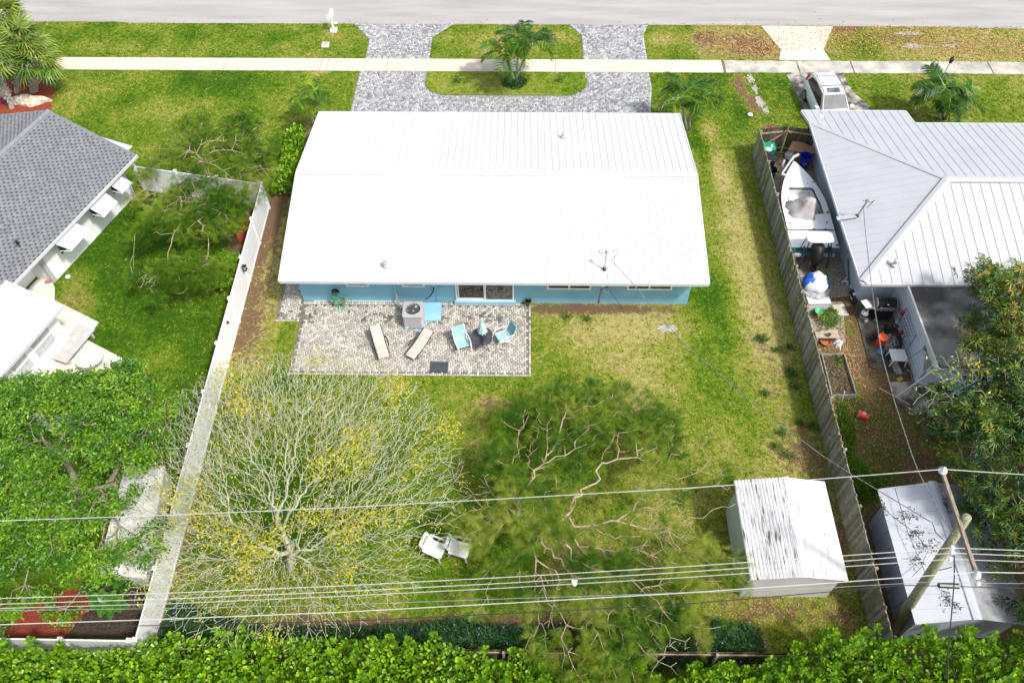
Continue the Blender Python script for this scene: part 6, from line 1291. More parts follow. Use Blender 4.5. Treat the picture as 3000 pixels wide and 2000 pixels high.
# ================================================================== PATIO THINGS
acm = mat('ac_grey', (.38, .37, .38), (.33, .32, .33), .5, 2); acd = mat('ac_dark', (.10, .10, .11), None, .5)
c0 = g(1211, 905, .0); AC = thing('air_conditioner', 'grey outdoor air conditioner with a round top fan against the blue wall', 'air conditioner', (g(1210, 907, .9).x, g(1210, 907, .9).y, .04))
hw_ = .46
def rsq(h, r_, z, n=6):
    out = []
    for cx_, cy_, a in ((h-r_, h-r_, 0), (-h+r_, h-r_, 90), (-h+r_, -h+r_, 180), (h-r_, -h+r_, 270)):
        for i in range(n): t = math.radians(a+90*i/(n-1)); out.append((cx_+r_*math.cos(t), cy_+r_*math.sin(t), z))
    return out
MB().loft([rsq(hw_-.02, .08, .0), rsq(hw_-.02, .08, .80)]).build('body', acd, AC)
lv = MB()
for i in range(16): z = .07+i*.046; lv.loft([rsq(hw_+.005, .1, z), rsq(hw_-.005, .1, z+.026)])
lv.build('louvres', acm, AC)
ring_o = rsq(hw_+.015, .12, .90); n_ = len(ring_o)
def circ(r_, z): return [(r_*math.cos((k+.5)*6.28318/n_), r_*math.sin((k+.5)*6.28318/n_), z) for k in range(n_)]
tp = MB(); tp.loft([rsq(hw_+.015, .12, .80), rsq(hw_+.015, .12, .89), rsq(hw_, .11, .905), circ(.36, .915), circ(.345, .93), circ(.33, .90), circ(.325, .70)], cap=False); tp.build('top', acm, AC)
MB().lathe([(.325, .655), (.325, .66)], 24).build('well', black, AC)
for k in range(3):
    a = .5+k*2.094; V = []
    for j in range(6):
        t = a+j*.16; V.append((.30*math.cos(t), .30*math.sin(t), .74+.02*j))
    MB().hexa([(.05*math.cos(a), .05*math.sin(a), .74)]+V, [(.05*math.cos(a), .05*math.sin(a), .752)]+[(v_[0], v_[1], v_[2]+.012) for v_ in V]).build('fan_blade', mat('fan_blade', (.50, .50, .46), (.22, .22, .22), .4, 5, metal=.3), AC)
MB().lathe([(.07, .70), (.07, .80), (.03, .82)], 12).build('fan_hub', steel, AC)
gr = MB()
for rr_g in (.10, .16, .22, .28): gr.tube([(rr_g*math.cos(j*6.283/20), rr_g*math.sin(j*6.283/20), .915) for j in range(21)], .004, 4)
for j in range(12): a = j*6.283/12; gr.tube([(.06*math.cos(a), .06*math.sin(a), .92), (.35*math.cos(a), .35*math.sin(a), .925)], .005, 4)
gr.build('guard', black_metal, AC)
MB().box((0, 0, -.02), (1.1, 1.1, .04)).build('pad', blue2, AC)
MB().box((-.32, -.48, .10), (.14, .03, .08)).build('label', white_paint, AC)
p0, p1, p2, p3 = g(1243, 887, .1), g(1294, 886, .1), g(1292, 938, .1), g(1240, 940, .1)
o = MB().prism([(p0.x, p0.y-.0), (p1.x, p1.y), (p2.x, p2.y), (p3.x, p3.y)], .02, .13).build('equipment_pad', blue2, bevel=.01); prop(o, 'empty light blue slab right of the air conditioner', 'slab')
# hose
q = g(992, 860, .5); HO = thing('garden_hose', 'green garden hose coiled on a dark reel at the blue wall', 'hose', (q.x, WY0-.18, 0))
hm = mat('green_hose', (.02, .28, .09), (.015, .20, .07), .45, 3); r = rng(3)
for k in range(4):
    MB().tube([(.02*k+(.20+.03*k)*math.cos(t*.35)+r.normal(0, .012), -.07-.03*k, .72-.12*k*.6+(.26+.10*k)*math.sin(t*.35)*.9) for t in range(19)], .022, 6).build('hose', hm, HO)
MB().tube([(.2, -.1, .5), (.25, -.3, .15), (.15, -.45, .03), (.05, -.6, .03), (-.02, -.35, .04), (.1, -.2, .3)], .02, 6).build('hose', hm, HO)
rl = MB().lathe([(.16, -.06), (.18, -.05), (.10, -.04), (.10, .04), (.18, .05), (.16, .06)], 16).build('reel', black, HO); rl.location = (-.02, -.08, 1.0); rl.rotation_euler = (math.pi/2, 0, 0)
MB().tube([(.28, -.05, .6), (.5, -.05, .75), (.62, -.06, .55), (.6, -.1, .2)], .016, 5).build('hose', hm, HO); MB().box((.25, -.12, .75), (.06, .06, .06)).build('nozzle', mat('yellow_plastic', (.7, .5, .05)), HO); MB().box((.24, -.16, .33), (.10, .06, .06)).build('nozzle', mat('red_plastic', (.6, .05, .02)), HO)
# loungers
pale = mat('white_sling', (.52, .48, .43), (.42, .38, .33), .75, 5); aqua = mat('aqua_sling', (.32, .50, .50), (.27, .44, .45), .7, 3, bump=.2, bscale=90); aqua2 = mat('deep_aqua_sling', (.17, .37, .42), (.13, .31, .36), .7, 3)
def lounger(label, head, foot, z1, w=.60, side=1):
    a, b = g(*head, .62), g(*foot, .33); d = (b-a); d.z = 0; L = d.length; ang = math.atan2(d.y, d.x); T = thing('sun_lounger', label, 'sun lounger', (a.x, a.y, 0), ang, 'sun loungers on the brick patio')
    prof = [(0, .62), (.25, .55), (.7, .38), (1.0, .33), (L*.8, .33), (L, .28)]
    MB().loft([[(x, -w/2, z), (x, -w/2+.03, z+.03), (x, w/2-.03, z+.03), (x, w/2, z), (x, w/2, z-.02), (x, -w/2, z-.02)] for x, z in prof]).build('sling', pale, T)
    for s in (-1, 1): MB().tube([(x, s*(w/2+.02), z) for x, z in prof], .02, 6).build('side_rail', black_metal, T)
    for x in (.35, L-.25):
        for s in (-1, 1): MB().tube([(x, s*w/2, .36), (x+.02, s*(w/2+.03), 0)], .018, 6).build('leg', black_metal, T)
    MB().tube([(.02, -w/2, .62), (.02, w/2, .62)], .02, 6).build('head_bar', black_metal, T)
    MB().tube([(.55, side*(w/2+.06), .42), (.8, side*(w/2+.12), .5), (1.15, side*(w/2+.1), .45)], .03, 6).build('armrest', black, T)
lounger('white sun lounger on the left, pointing away from the air conditioner', (1098, 955), (1125, 1046), 0, .50); lounger('white sun lounger on the right, angled towards the yellow leaved tree', (1256, 966), (1200, 1044), 0, .50, -1)
# sling chairs
def sling_chair(label, seat_c, ang, m, mback, tilt=1.0):
    c = g(*seat_c, .40); T = thing('patio_chair', label, 'chair', (c.x, c.y, 0), ang, 'aqua sling chairs round the patio table'); w = .54
    # faces +x
    prof = [(.30, .42), (.05, .38), (-.20, .37), (-.30, .45), (-.42, .75), (-.52, 1.02)]
    k = 3
    MB().loft([[(x, -w/2, z), (x, w/2, z), (x-.012, w/2, z-.02), (x-.012, -w/2, z-.02)] for x, z in prof[:k+1]]).build('seat', m, T)
    MB().loft([[(x, -w/2, z), (x, w/2, z), (x-.02, w/2, z-.01), (x-.02, -w/2, z-.01)] for x, z in prof[k:]]).build('backrest', mback, T)
    for s in (-1, 1):
        y_ = s*(w/2+.03)
        MB().tube([(x, y_*.98, z) for x, z in prof], .018, 6).build('frame', vinyl, T)
        MB().tube([(-.38, y_, .62), (-.1, y_*1.08, .66), (.25, y_*1.08, .64), (.38, y_, .5), (.44, y_, .0)], .024, 6).build('arm_and_leg', vinyl, T)
        MB().tube([(.0, y_, .36), (-.35, y_, .0)], .02, 6).build('leg', vinyl, T)
    return T
sling_chair('aqua sling patio chair left of the dark table', (1354, 1003), math.radians(-68), aqua, aqua); sling_chair('aqua sling patio chair right of the dark table under twigs', (1475, 985), math.radians(208), aqua, aqua2)
tc = g(1412, 985, .72); TB = thing('patio_table', 'dark glass patio table with cut out centre on the brick patio', 'table', (tc.x, tc.y, 0))
tb = []
for j in range(28):
    a = j*6.283/28; rr_t = .46*(1+.13*abs(math.sin(2*a))**.8); tb.append((rr_t*math.cos(a), rr_t*math.sin(a)))
MB().prism(tb, .70, .725).build('table_top', mat('smoked_glass', (.055, .06, .07), (.04, .045, .05), .12, 2, spec=.8), TB)
MB().prism([(-.09, -.46), (.07, -.46), (.09, .3), (-.07, .3)], .7255, .732).build('centre_strip', black, TB)
for a in (.8, 2.34, 3.94, 5.5): MB().tube([(.12*math.cos(a), .12*math.sin(a), .69), (.25*math.cos(a), .25*math.sin(a), .3), (.48*math.cos(a), .48*math.sin(a), 0)], .018, 6).build('leg', black_metal, TB)
pu = Vector((tc.x+.03, tc.y+.05, .0)); UM = thing('patio_umbrella', 'closed blue and white patterned umbrella standing in the dark table', 'umbrella', tuple(pu))
um = rmat('umbrella_cloth', [(.05, .35, .42), (.30, .60, .62), (.75, .80, .78), (.10, .45, .55)], .8)
MB().tube([(0, 0, 0), (0, 0, 1.95)], .02, 6).build('pole', vinyl, UM)
V = []; F = []; nz = 10; na = 20; rv = []; r = rng(9)
for i in range(nz):
    t = i/(nz-1); z = 1.95-.95*t; rad = .02+.17*t**.8
    for j in range(na):
        a = j*6.283/na; rr_u = rad*(1+.25*math.sin(8*a+t*2)*t); V.append((rr_u*math.cos(a), rr_u*math.sin(a), z)); rv.append(r.random())
for i in range(nz-1):
    for j in range(na): F.append((i*na+j, i*na+(j+1) % na, (i+1)*na+(j+1) % na, (i+1)*na+j))
link('canopy', mesh_np('canopy', V, F, um, {'rnd': rv}), UM)
# floor mat, pot
q = [g(1261, 1061), g(1314, 1061), g(1315, 1092), g(1261, 1092)]; x0_, x1_, y0_, y1_ = q[0].x, q[1].x, q[3].y, q[0].y
DM = thing('drain_grate', 'dark slatted square drain grate near the front edge of the patio', 'grate', ((x0_+x1_)/2, (y0_+y1_)/2, .045))
for i in range(9): MB().box((0, (y0_-y1_)/2+(i+.5)*(y1_-y0_)/9, .012), (x1_-x0_, (y1_-y0_)/9-.012, .02)).build('slat', mat('dark_slate_plastic', (.05, .07, .08), None, .6), DM)
MB().box((0, 0, -.003), (x1_-x0_, y1_-y0_, .004)).build('tray', black, DM)
c = g(1547, 898); PT = thing('flower_pot', 'small dark green pot with dry soil at the patio corner by the wall', 'pot', (c.x, c.y+.1, .04))
MB().lathe([(.10, 0), (.15, .26), (.17, .26), (.17, .30), (.14, .30), (.135, .24)], 16).build('pot', mat('olive_plastic', (.06, .09, .04)), PT); MB().lathe([(.134, .235), (.134, .24)], 12).build('soil', mulb, PT)
MB().tube([(0, 0, .24), (.1, .03, .45), (.22, .02, .5)], .008, 4).build('twig', bark_grey, PT)
# white plastic lawn chairs
plast = mat('white_plastic', (.74, .75, .76), (.58, .58, .56), .5, 4)
def lawn_chair(label, px, py, ang):
    c = g(px, py, .4); T = thing('lawn_chair', label, 'chair', (c.x, c.y, 0), ang, 'white plastic lawn chairs under the trees'); w = .62
    # faces +x; slot in the back
    bk = MB()
    def bp(u, v): return Vector((-.22-.30*u, v, .36+.55*u))  # u 0..1 up the back
    for (u0, u1, v0, v1) in ((0, .62, -.30, .30), (.62, .74, -.30, -.21), (.62, .74, .21, .30), (.74, .92, -.30, .30)):
        A = [bp(u0, v0), bp(u0, v1), bp(u1, v1), bp(u1, v0)]; bk.hexa(A, [p_+Vector((.022, 0, .012)) for p_ in A])
    bk.hexa([bp(.92, -.30), bp(.92, .30), bp(1.0, .22), bp(1.0, -.22)], [p_+Vector((.022, 0, .012)) for p_ in [bp(.92, -.30), bp(.92, .30), bp(1.0, .22), bp(1.0, -.22)]])
    bk.build('backrest', plast, T)
    MB().loft([[(x, -.29, z), (x, -.24, z-.02), (x, .24, z-.02), (x, .29, z), (x, .27, z-.05), (x, -.27, z-.05)] for x, z in ((-.22, .36), (0, .37), (.25, .41), (.36, .38))]).build('seat', plast, T)
    for s in (-1, 1):
        MB().hexa([(-.36, s*.31, .60), (.34, s*.33, .56), (.36, s*.40, .56), (-.34, s*.38, .60)], [(-.36, s*.31, .63), (.34, s*.33, .59), (.36, s*.40, .59), (-.34, s*.38, .63)]).build('armrest', plast, T)
        MB().tube([(.30, s*.35, .57), (.34, s*.34, 0)], .035, 4).build('leg', plast, T); MB().tube([(-.25, s*.32, .58), (-.42, s*.32, 0)], .035, 4).build('leg', plast, T)
lawn_chair('white plastic lawn chair, the left of the pair, facing right', 1275, 1605, math.radians(-22)); lawn_chair('white plastic lawn chair, the right of the pair, slotted back', 1348, 1606, math.radians(-14))
# ================================================================== FRONT THINGS
c = g(978, 91); MBX = thing('mailbox', 'white mailbox on a white post at the street edge', 'mailbox', tuple(c)); q = g(976, 32, 1.35)-c; q = Vector((q.x*.6, 0, 0))
MB().box((0, 0, .07), (.42, .36, .14)).build('base', white_paint, MBX); MB().box((0, 0, .60), (.12, .12, .95)).build('post', white_paint, MBX)
MB().box((0, .10, .98), (.10, .55, .09)).build('arm', white_paint, MBX)
mbx = MB(); mbx.loft([[(-.12, y_, 1.03), (-.12, y_, 1.20), (-.08, y_, 1.29), (0, y_, 1.32), (.08, y_, 1.29), (.12, y_, 1.20), (.12, y_, 1.03)] for y_ in (-.15, .38)]); mbx.build('box', white_paint, MBX)
MB().box((-.16, -.1, 1.0), (.12, .2, .28)).build('newspaper_holder', white_paint, MBX)
c = g(984, 69); o = MB().lathe([(.10, 0), (.13, .04), (.08, .09)], 12, c=tuple(c)).build('painted_stone', white_paint); prop(o, 'round white painted stone behind the mailbox base', 'stone')
q = [g(944, 125), g(965, 125), g(963, 140), g(942, 140)]; UB = thing('utility_cover', 'pale square meter cover set in the verge lawn', 'cover', tuple((q[0]+q[2])/2)); cc_ = (q[0]+q[2])/2
MB().prism([(p_.x-cc_.x, p_.y-cc_.y) for p_ in q], 0, .04).build('lid', mat('pale_concrete', (.72, .66, .60), None, .8), UB); MB().lathe([(.07, .041), (.07, .05)], 12, c=(.02, .12, 0)).build('reader_cap', black, UB)
c = g(2752, 250); LP = thing('garden_lamp', 'white garden lamp post with a black lantern head behind the wide palm', 'lamp', tuple(c))
MB().tube([(0, 0, 0), (0, 0, 1.5)], [.07, .05], 10).build('post', white_paint, LP); MB().lathe([(.04, 1.5), (.09, 1.55), (.12, 1.75), (.14, 1.77), (.04, 1.92), (.01, 1.98)], 8).build('lantern', black_metal, LP)
c = g(2748, 253); o = MB().box((c.x-.1, c.y-.15, .12), (.8, .5, .24), .3).build('rock', mat('white_rock', (.68, .68, .66), (.5, .5, .48), .9, 6), bevel=.08); prop(o, 'pale block at the foot of the garden lamp', 'rock')
c = g(85, 300); r = rng(17); rk_ = MB(); secs = []
for z_, s_ in ((0, 1), (.15, .95), (.3, .7), (.4, .35)): secs.append([(c.x+s_*(1.1*math.cos(a)*(1+.22*math.sin(3*a+1)+.1*math.sin(7*a))), c.y+s_*(.45*math.sin(a)*(1+.25*math.sin(4*a))), z_+.06*math.sin(5*a+s_*9)) for a in [j*6.283/22 for j in range(22)]])
rk_.loft(secs); o = rk_.build('limestone_rock', mat('limestone', (.66, .60, .48), (.35, .30, .22), .95, 5, bump=.9, bscale=14)); prop(o, 'large pitted cream limestone rock in the red mulch', 'rock')
c = g(2, 275); secs = []; rk_ = MB()
for z_, s_ in ((0, 1), (.2, .9), (.45, .4)): secs.append([(c.x+s_*.6*math.cos(a)*(1+.2*math.sin(3*a)), c.y+s_*.5*math.sin(a), z_) for a in [j*6.283/14 for j in range(14)]])
rk_.loft(secs); o = rk_.build('limestone_rock', MATS['limestone']); prop(o, 'grey pitted rock left of the leaning smooth palm trunk', 'rock')
for lb, px, py, m_ in (('magenta flowering plant by the shingle roof edge in red mulch', 12, 300, leafmat('magenta_flower', [(.5, .02, .2), (.6, .05, .3)], .2)), ('little orange leaved plant between the palm trunks', 60, 270, leafmat('orange_leaf', [(.5, .2, .05), (.6, .35, .08)], .2))):
    c = g(px, py); r = rng(px); n = 120; pos = np.array(c)+np.stack([r.normal(0, .18, n), r.normal(0, .12, n), r.uniform(.03, .3, n)], 1)
    V, F, rr = inst(*RHOMB, pos, frames(r.normal(0, 1, (n, 3)), r.uniform(0, 6, n)), r.uniform(.08, .15, n), r.random(n)); prop(link('flowering_plant', mesh_np('flowering_plant', V, F, m_, {'rnd': rr})), lb, 'plant')
for lb, px, py, s_, zz_ in (('white ball lying on the lawn corner by the left house', 201, 814, .13, 1), ('white stone on the front lawn near the boat gate', 2197, 338, .16, .5)):
    c = g(px, py); o = MB().lathe([(.3*s_, 0), (s_, s_*.5*zz_), (s_*.9, s_*zz_), (.2*s_, 1.3*s_*zz_)], 12, c=tuple(c)).build('stone', white_paint, smooth=True); prop(o, lb, 'stone')
c = g(143, 828); o = MB().box((c.x, c.y, .07), (.3, .14, .08), .2).build('loose_brick', mat('red_brick', (.42, .15, .10), None, .9)); prop(o, 'single red brick on the terrace at the white wall corner', 'brick')
# terrace furniture at left (under the big tree)
c = g(262, 1045, .7); T = thing('round_table', 'light grey round topped table half under the big green tree', 'table', (c.x, c.y, 0)); MB().lathe([(.62, .70), (.62, .73)], 28).build('table_top', mat('pale_grey', (.55, .54, .53), None, .7), T); MB().tube([(0, 0, 0), (0, 0, .7)], .05, 8).build('leg', steel, T)
c = g(270, 1057, .7); sc_ = g(215, 1010, .3); T = thing('garden_bench', 'long grey slab bench behind the round table on the terrace', 'bench', (sc_.x, sc_.y, 0), math.atan2(ev.y, ev.x)); MB().box((0, 0, .4), (2.0, .9, .06)).build('seat', mat('bench_grey', (.48, .46, .45), None, .8), T)
for x_ in (-.8, .8): MB().box((x_, 0, .185), (.1, .8, .37)).build('leg', MATS['bench_grey'], T)
# ================================================================== SIDE YARD CLUTTER
def bx(name, label, cat, px, py, z, dims, ang, m, bev=.01): 
    c = g(px, py, z); o = MB().box((c.x, c.y, z), dims, ang).build(name, m, bevel=bev); return prop(o, label, cat)
greenp = mat('green_bin', (.0, .30, .16), (.0, .25, .13), .45, 3); bluep = mat('blue_barrel', (.01, .03, .45), (.008, .02, .35), .4, 3)
card = mat('cardboard', (.40, .24, .13), (.33, .19, .10), .9, 4)
def bin_(label, px, py, lidm, bodym, w=.62, l=.68, h=.95, ang=.0, mark=False):
    c = g(px, py, h); T = thing('wheelie_bin', label, 'bin', (c.x, c.y, 0), ang)
    MB().hexa([(-w*.38, -l*.38, .05), (w*.38, -l*.38, .05), (w*.38, l*.38, .05), (-w*.38, l*.38, .05)], [(-w*.47, -l*.47, h-.05), (w*.47, -l*.47, h-.05), (w*.47, l*.47, h-.05), (-w*.47, l*.47, h-.05)]).build('body', bodym, T)
    MB().hexa([(-w/2, -l/2, h-.04), (w/2, -l/2, h-.04), (w/2, l/2, h-.04), (-w/2, l/2, h-.04)], [(-w*.46, -l*.46, h+.03), (w*.46, -l*.46, h+.03), (w*.46, l*.46, h+.03), (-w*.46, l*.46, h+.03)]).build('lid', lidm, T, bevel=.02)
    for s in (-1, 1):
        q = MB().lathe([(.1, -.03), (.1, .03)], 12).build('wheel', black, T); q.location = (s*w*.42, l*.42, .1); q.rotation_euler = (0, math.pi/2, 0)
    MB().tube([(-w*.4, l*.52, h-.05), (w*.4, l*.52, h-.05)], .02, 6).build('handle', lidm, T)
    if mark:
        mk = MB()
        for k in range(4): mk.box((w*.22, -.02+(k-1.5)*.06, h+.032), (.10, .035, .003))
        mk.build('lid_lettering', white_paint, T)
bin_('green lidded wheelie bin with white lettering in the gate corner', 2253, 428, greenp, greenp, .72, .62, 1.0, -.05, True)
bin_('black lidded wheelie bin below the green one by the fence', 2256, 462, black, black, .56, .60, .9, -.05)
c = g(2252, 438, 1.06); o = MB().lathe([(.16, -.01), (.17, .02), (.13, .035)], 16, c=tuple(c)).build('plastic_disc', white_paint); prop(o, 'round white lid lying on the green bin', 'lid')
c = g(2263, 496, .45); o = MB().lathe([(.20, -.42), (.27, 0), (.28, .0), (.26, -.02), (.19, -.35)], 18, c=tuple(c)).build('black_bucket', black); prop(o, 'black open bucket below the black bin', 'bucket')
c = g(2363, 457, .85); BB = thing('recycling_barrel', 'blue open recycling barrel with a white symbol by the pale wall', 'barrel', (c.x, c.y, 0))
MB().lathe([(.24, .02), (.29, .8), (.33, .80), (.33, .87), (.29, .87), (.24, .1)], 20).build('barrel', bluep, BB)
sy = MB()
for k in range(3):
    a = 1.57+k*2.094; sy.add([(.095*math.cos(a+t)-.06, -.278-.005, .52+.095*math.sin(a+t)) if j == 0 else (.055*math.cos(a+t)-.06, -.278-.005, .52+.055*math.sin(a+t)) for t in (0, .8, 1.5) for j in (0, 1)], [(0, 1, 3, 2), (2, 3, 5, 4)])
sy.build('recycling_symbol', white_paint, BB)
CBX = thing('cardboard_box', 'big opened brown cardboard box leaning by the gate', 'box', tuple(g(2348, 438, .7)), -.1)
MB().plate([(-.75, -.2, .05), (.0, -.38, .12), (.0, .25, .30), (-.5, .35, .25)], .02).build('flap', card, CBX); MB().plate([(.01, -.38, .12), (.78, -.30, .0), (.7, .1, .1), (.01, .25, .30)], .02).build('flap', card, CBX); MB().box((.05, .0, -.35), (.8, .5, .6), .1).build('carton', card, CBX)
o = MB().box(tuple(g(2290, 474, .05)), (.4, .35, .03), .6).build('cardboard_piece', card); prop(o, 'flat brown cardboard piece right of the black bin', 'cardboard')
o = MB().box(tuple(g(2277, 496, .08)), (.22, .45, .14), -.2).build('cardboard_piece', card); prop(o, 'small brown carton beside the black bucket', 'cardboard')
r = rng(23); secs = []; c = g(2320, 452, .3)
for z_, s_ in ((0, .6), (.15, 1), (.35, .9), (.5, .5), (.56, .15)): secs.append([(c.x+s_*.42*math.cos(a)*(1+.2*math.sin(3*a+z_*9)), c.y+s_*.36*math.sin(a)*(1+.2*math.cos(4*a)), z_+.04*math.sin(5*a)) for a in [j*6.283/16 for j in range(16)]])
o = MB().loft(secs).build('white_sack', mat('sack', (.66, .68, .72), (.45, .47, .52), .6, 5, bump=.6, bscale=12)); prop(o, 'crumpled white sack in front of the cardboard box', 'sack')
c = g(2362, 402, .9); o = MB().tube([(c.x, c.y, 0), (c.x+.1, c.y+.1, 1.5)], .03, 6).box((c.x+.11, c.y+.12, 1.45), (.28, .05, .4), .2).build('shovel', black); prop(o, 'black shovel leaning in the gate corner by the pale wall', 'shovel')
# small debris by the gate as stuff
r = rng(31); mb = MB()
for i in range(60): c = g(2285+r.normal(0, 22), 440+r.normal(0, 28)); mb.box((c.x, c.y, .03+.05*r.random()), (r.uniform(.08, .3), r.uniform(.04, .12), .02), r.uniform(0, 3))
prop(mb.build('wood_scraps', wood_l), 'brown wood scraps and rubbish on the ground inside the gate', 'debris', kind='stuff')
# freezer with blue and white bag
c = g(2393, 880, .5); FZ = thing('deck_box', 'long light grey storage box against the wooden fence', 'storage box', (c.x, c.y+.55, 0), .04); lg = mat('light_grey_box', (.55, .54, .55), (.48, .47, .49), .6, 3)
MB().box((0, 0, .30), (1.0, 1.7, .60)).build('body', lg, FZ, bevel=.02); MB().box((0, 0, .63), (1.06, 1.76, .06)).build('lid', mat('box_lid', (.60, .60, .62), (.5, .5, .53), .5, 3), FZ, bevel=.015)
for k in range(8): MB().box((-.42+k*.12, -.856, .42), (.07, .012, .05)).build('vent', white_paint, FZ)
c = g(2392, 825, .95); secs = []
for z_, s_ in ((.66, .9), (.8, 1.05), (1.0, 1), (1.2, .75), (1.32, .35), (1.34, .05)): secs.append([(c.x-.02+s_*.60*math.cos(a)*(1+.10*math.sin(3*a+z_*4)+.05*math.sin(8*a)), c.y+s_*.55*math.sin(a)*(1+.1*math.cos(5*a)), z_+.03*math.sin(6*a)) for a in [j*6.283/24 for j in range(24)]])
mb = MB().loft(secs); me_ = bpy.data.meshes.new('bag'); me_.from_pydata(mb.v, [], mb.f); me_.materials.append(mat('white_bag', (.80, .81, .83), (.62, .64, .68), .5, 6, bump=.7, bscale=10)); me_.materials.append(mat('blue_bag', (.01, .13, .55), (.01, .10, .45), .5, 4))
for pl in me_.polygons:
    cx2, cy2 = pl.center.x-c.x, pl.center.y-c.y
    pl.material_index = 1 if (cx2 < -.25 and cy2 > -.25) or (cx2 > .42) or (cy2 > .38 and abs(cx2) > .05) else 0; pl.use_smooth = True
o = link('tied_bag', me_); prop(o, 'big blue and white tied bag on top of the grey storage box', 'bag')
c = g(2390, 850, .68); secs = []
for z_, s_ in ((.66, 1), (.72, .95), (.76, .6)): secs.append([(c.x+s_*.66*math.cos(a)*(1+.12*math.sin(5*a)), c.y-.1+s_*.42*math.sin(a)*(1+.15*math.cos(4*a)), z_) for a in [j*6.283/20 for j in range(20)]])
o = MB().loft(secs).build('plastic_sheet', mat('grey_film', (.42, .43, .46), (.25, .25, .28), .3, 9, bump=.6, bscale=20)); prop(o, 'grey plastic film spilling from under the tied bag', 'plastic sheet')
blockm = mat('cinder_block', (.42, .38, .30), (.30, .27, .21), .95, 8, bump=.5)
def cinder(label, px, py, ang, z=0.0):
    c = g(px, py, z+.2); T = thing('cinder_block', label, 'concrete block', (c.x, c.y, z), ang, 'cinder blocks in the side yard')
    mb = MB(); mb.box((0, .085, .1), (.40, .03, .2)); mb.box((0, -.085, .1), (.40, .03, .2))
    for x_ in (-.185, 0, .185): mb.box((x_, 0, .1), (.03, .139, .2))
    mb.build('block', blockm, T)
cinder('tan hollow block beside the white pipe fittings', 2463, 808, .8); cinder('tan hollow block standing at the front right corner of the storage box', 2428, 868, 1.5); cinder('tan hollow block, second one under its corner neighbour', 2429, 884, 1.55); cinder('block half hidden between the tied bag and the gravel', 2424, 812, 1.5)
cinder('block squeezed between wooden fence and storage box', 2345, 812, 1.5)
pvc = mat('white_pvc', (.76, .77, .79), None, .35)
def pipes(label, px, py, segs, r_=.05, z=.06, m=pvc, name='pipe_fitting', cat='pipe'):
    c = g(px, py); mb = MB()
    for s in segs: mb.tube([(c.x+a, c.y+b, z+(q[0] if (q := e_[2:]) else 0)) for e_ in s for a, b in [e_[:2]]], r_, 8)
    return prop(mb.build(name, m), label, cat)
pipes('white H shaped pipe fitting on the ground near the pale wall', 2483, 825, [[(-.3, -.1), (.0, .22)], [(-.12, -.25), (.22, .10)], [(-.2, .02), (.05, -.1)]])
pipes('white bent pipe pieces next to the black pump', 2500, 838, [[(-.05, .25), (.15, .0), (.22, -.2)], [(-.22, -.05), (.0, -.22), (.05, -.35)], [(.15, 0), (.3, -.12)]])
c = g(2500, 862, .2); PU = thing('pool_pump', 'black and white pool pump beside the pale wall', 'pump', (c.x, c.y, 0)); q = MB().lathe([(.06, -.25), (.13, -.22), (.13, .1), (.10, .2), (.10, .25)], 14).build('motor', black, PU); q.location = (0, 0, .16); q.rotation_euler = (math.pi/2, 0, .1); MB().box((0, -.08, .305), (.14, .16, .02)).build('label', white_paint, PU); MB().lathe([(.12, 0), (.14, .2), (.10, .28)], 12, c=(0, -.38, 0)).build('filter_pot', black, PU)
c = g(2493, 880); mb = MB().tube([(c.x, c.y+.5, .12), (c.x, c.y, .12), (c.x+.05, c.y-.08, .12), (c.x+.7, c.y-.1, .12), (c.x+.9, c.y+.1, .12)], .035, 8); prop(mb.build('drain_pipe', pvc), 'white pipe run along the slab corner left of the barbecue', 'pipe')
q = [g(2437, 896), g(2470, 892), g(2486, 925), g(2455, 927)]; o = MB().prism([(p_.x, p_.y) for p_ in q], .01, .06).build('stepping_slab', mat('pale_slab', (.55, .52, .45), (.42, .39, .32), .9, 3)); prop(o, 'pale square stepping slab beside the green vine patch', 'slab')
c = g(2397, 916, .25); o = MB().lathe([(.06, .0), (.17, .05), (.19, .12), (.17, .12), (.05, .03)], 16, c=(c.x, c.y, .26)).build('green_dish', mat('bright_green_plastic', (.05, .50, .22), None, .4)); prop(o, 'round bright green dish on the vine patch', 'dish')
c = g(2395, 930, .2); o = MB().box((c.x, c.y, .33), (.09, .09, .08), .4).build('orange_cap', mat('orange_plastic', (.85, .12, .02), None, .4)); prop(o, 'tiny orange cap below the green dish', 'cap')
# plank table
tl = [g(2390, 968, .5), g(2451, 965, .5), g(2455, 990, .5), g(2393, 992, .5)]; cc_ = sum(tl, Vector())/4; PLK = thing('plank_bench', 'weathered plank bench carrying small pots by the fence', 'bench', (cc_.x, cc_.y, 0)); plk = mat('weathered_plank', (.48, .42, .32), (.28, .24, .18), .9, 6, stretch=(1, 5, 5))
MB().box((0, .12, .50), (1.05, .22, .045), .0).build('plank', plk, PLK); MB().box((0, -.115, .50), (1.05, .22, .045)).build('plank', plk, PLK)
for s in (-1, 1): MB().box((s*.42, 0, .235), (.08, .4, .47)).build('leg', plk, PLK)
clay = mat('terracotta', (.42, .15, .06), (.35, .12, .05), .85, 5)
c = g(2428, 981, .6); o = MB().lathe([(.06, 0), (.09, .15), (.10, .15), (.08, .13), (.05, .05)], 14, c=(c.x, c.y, .524)).build('clay_pot', mat('brown_pot', (.20, .13, .08), None, .85)); prop(o, 'brown clay pot on the plank bench', 'pot')
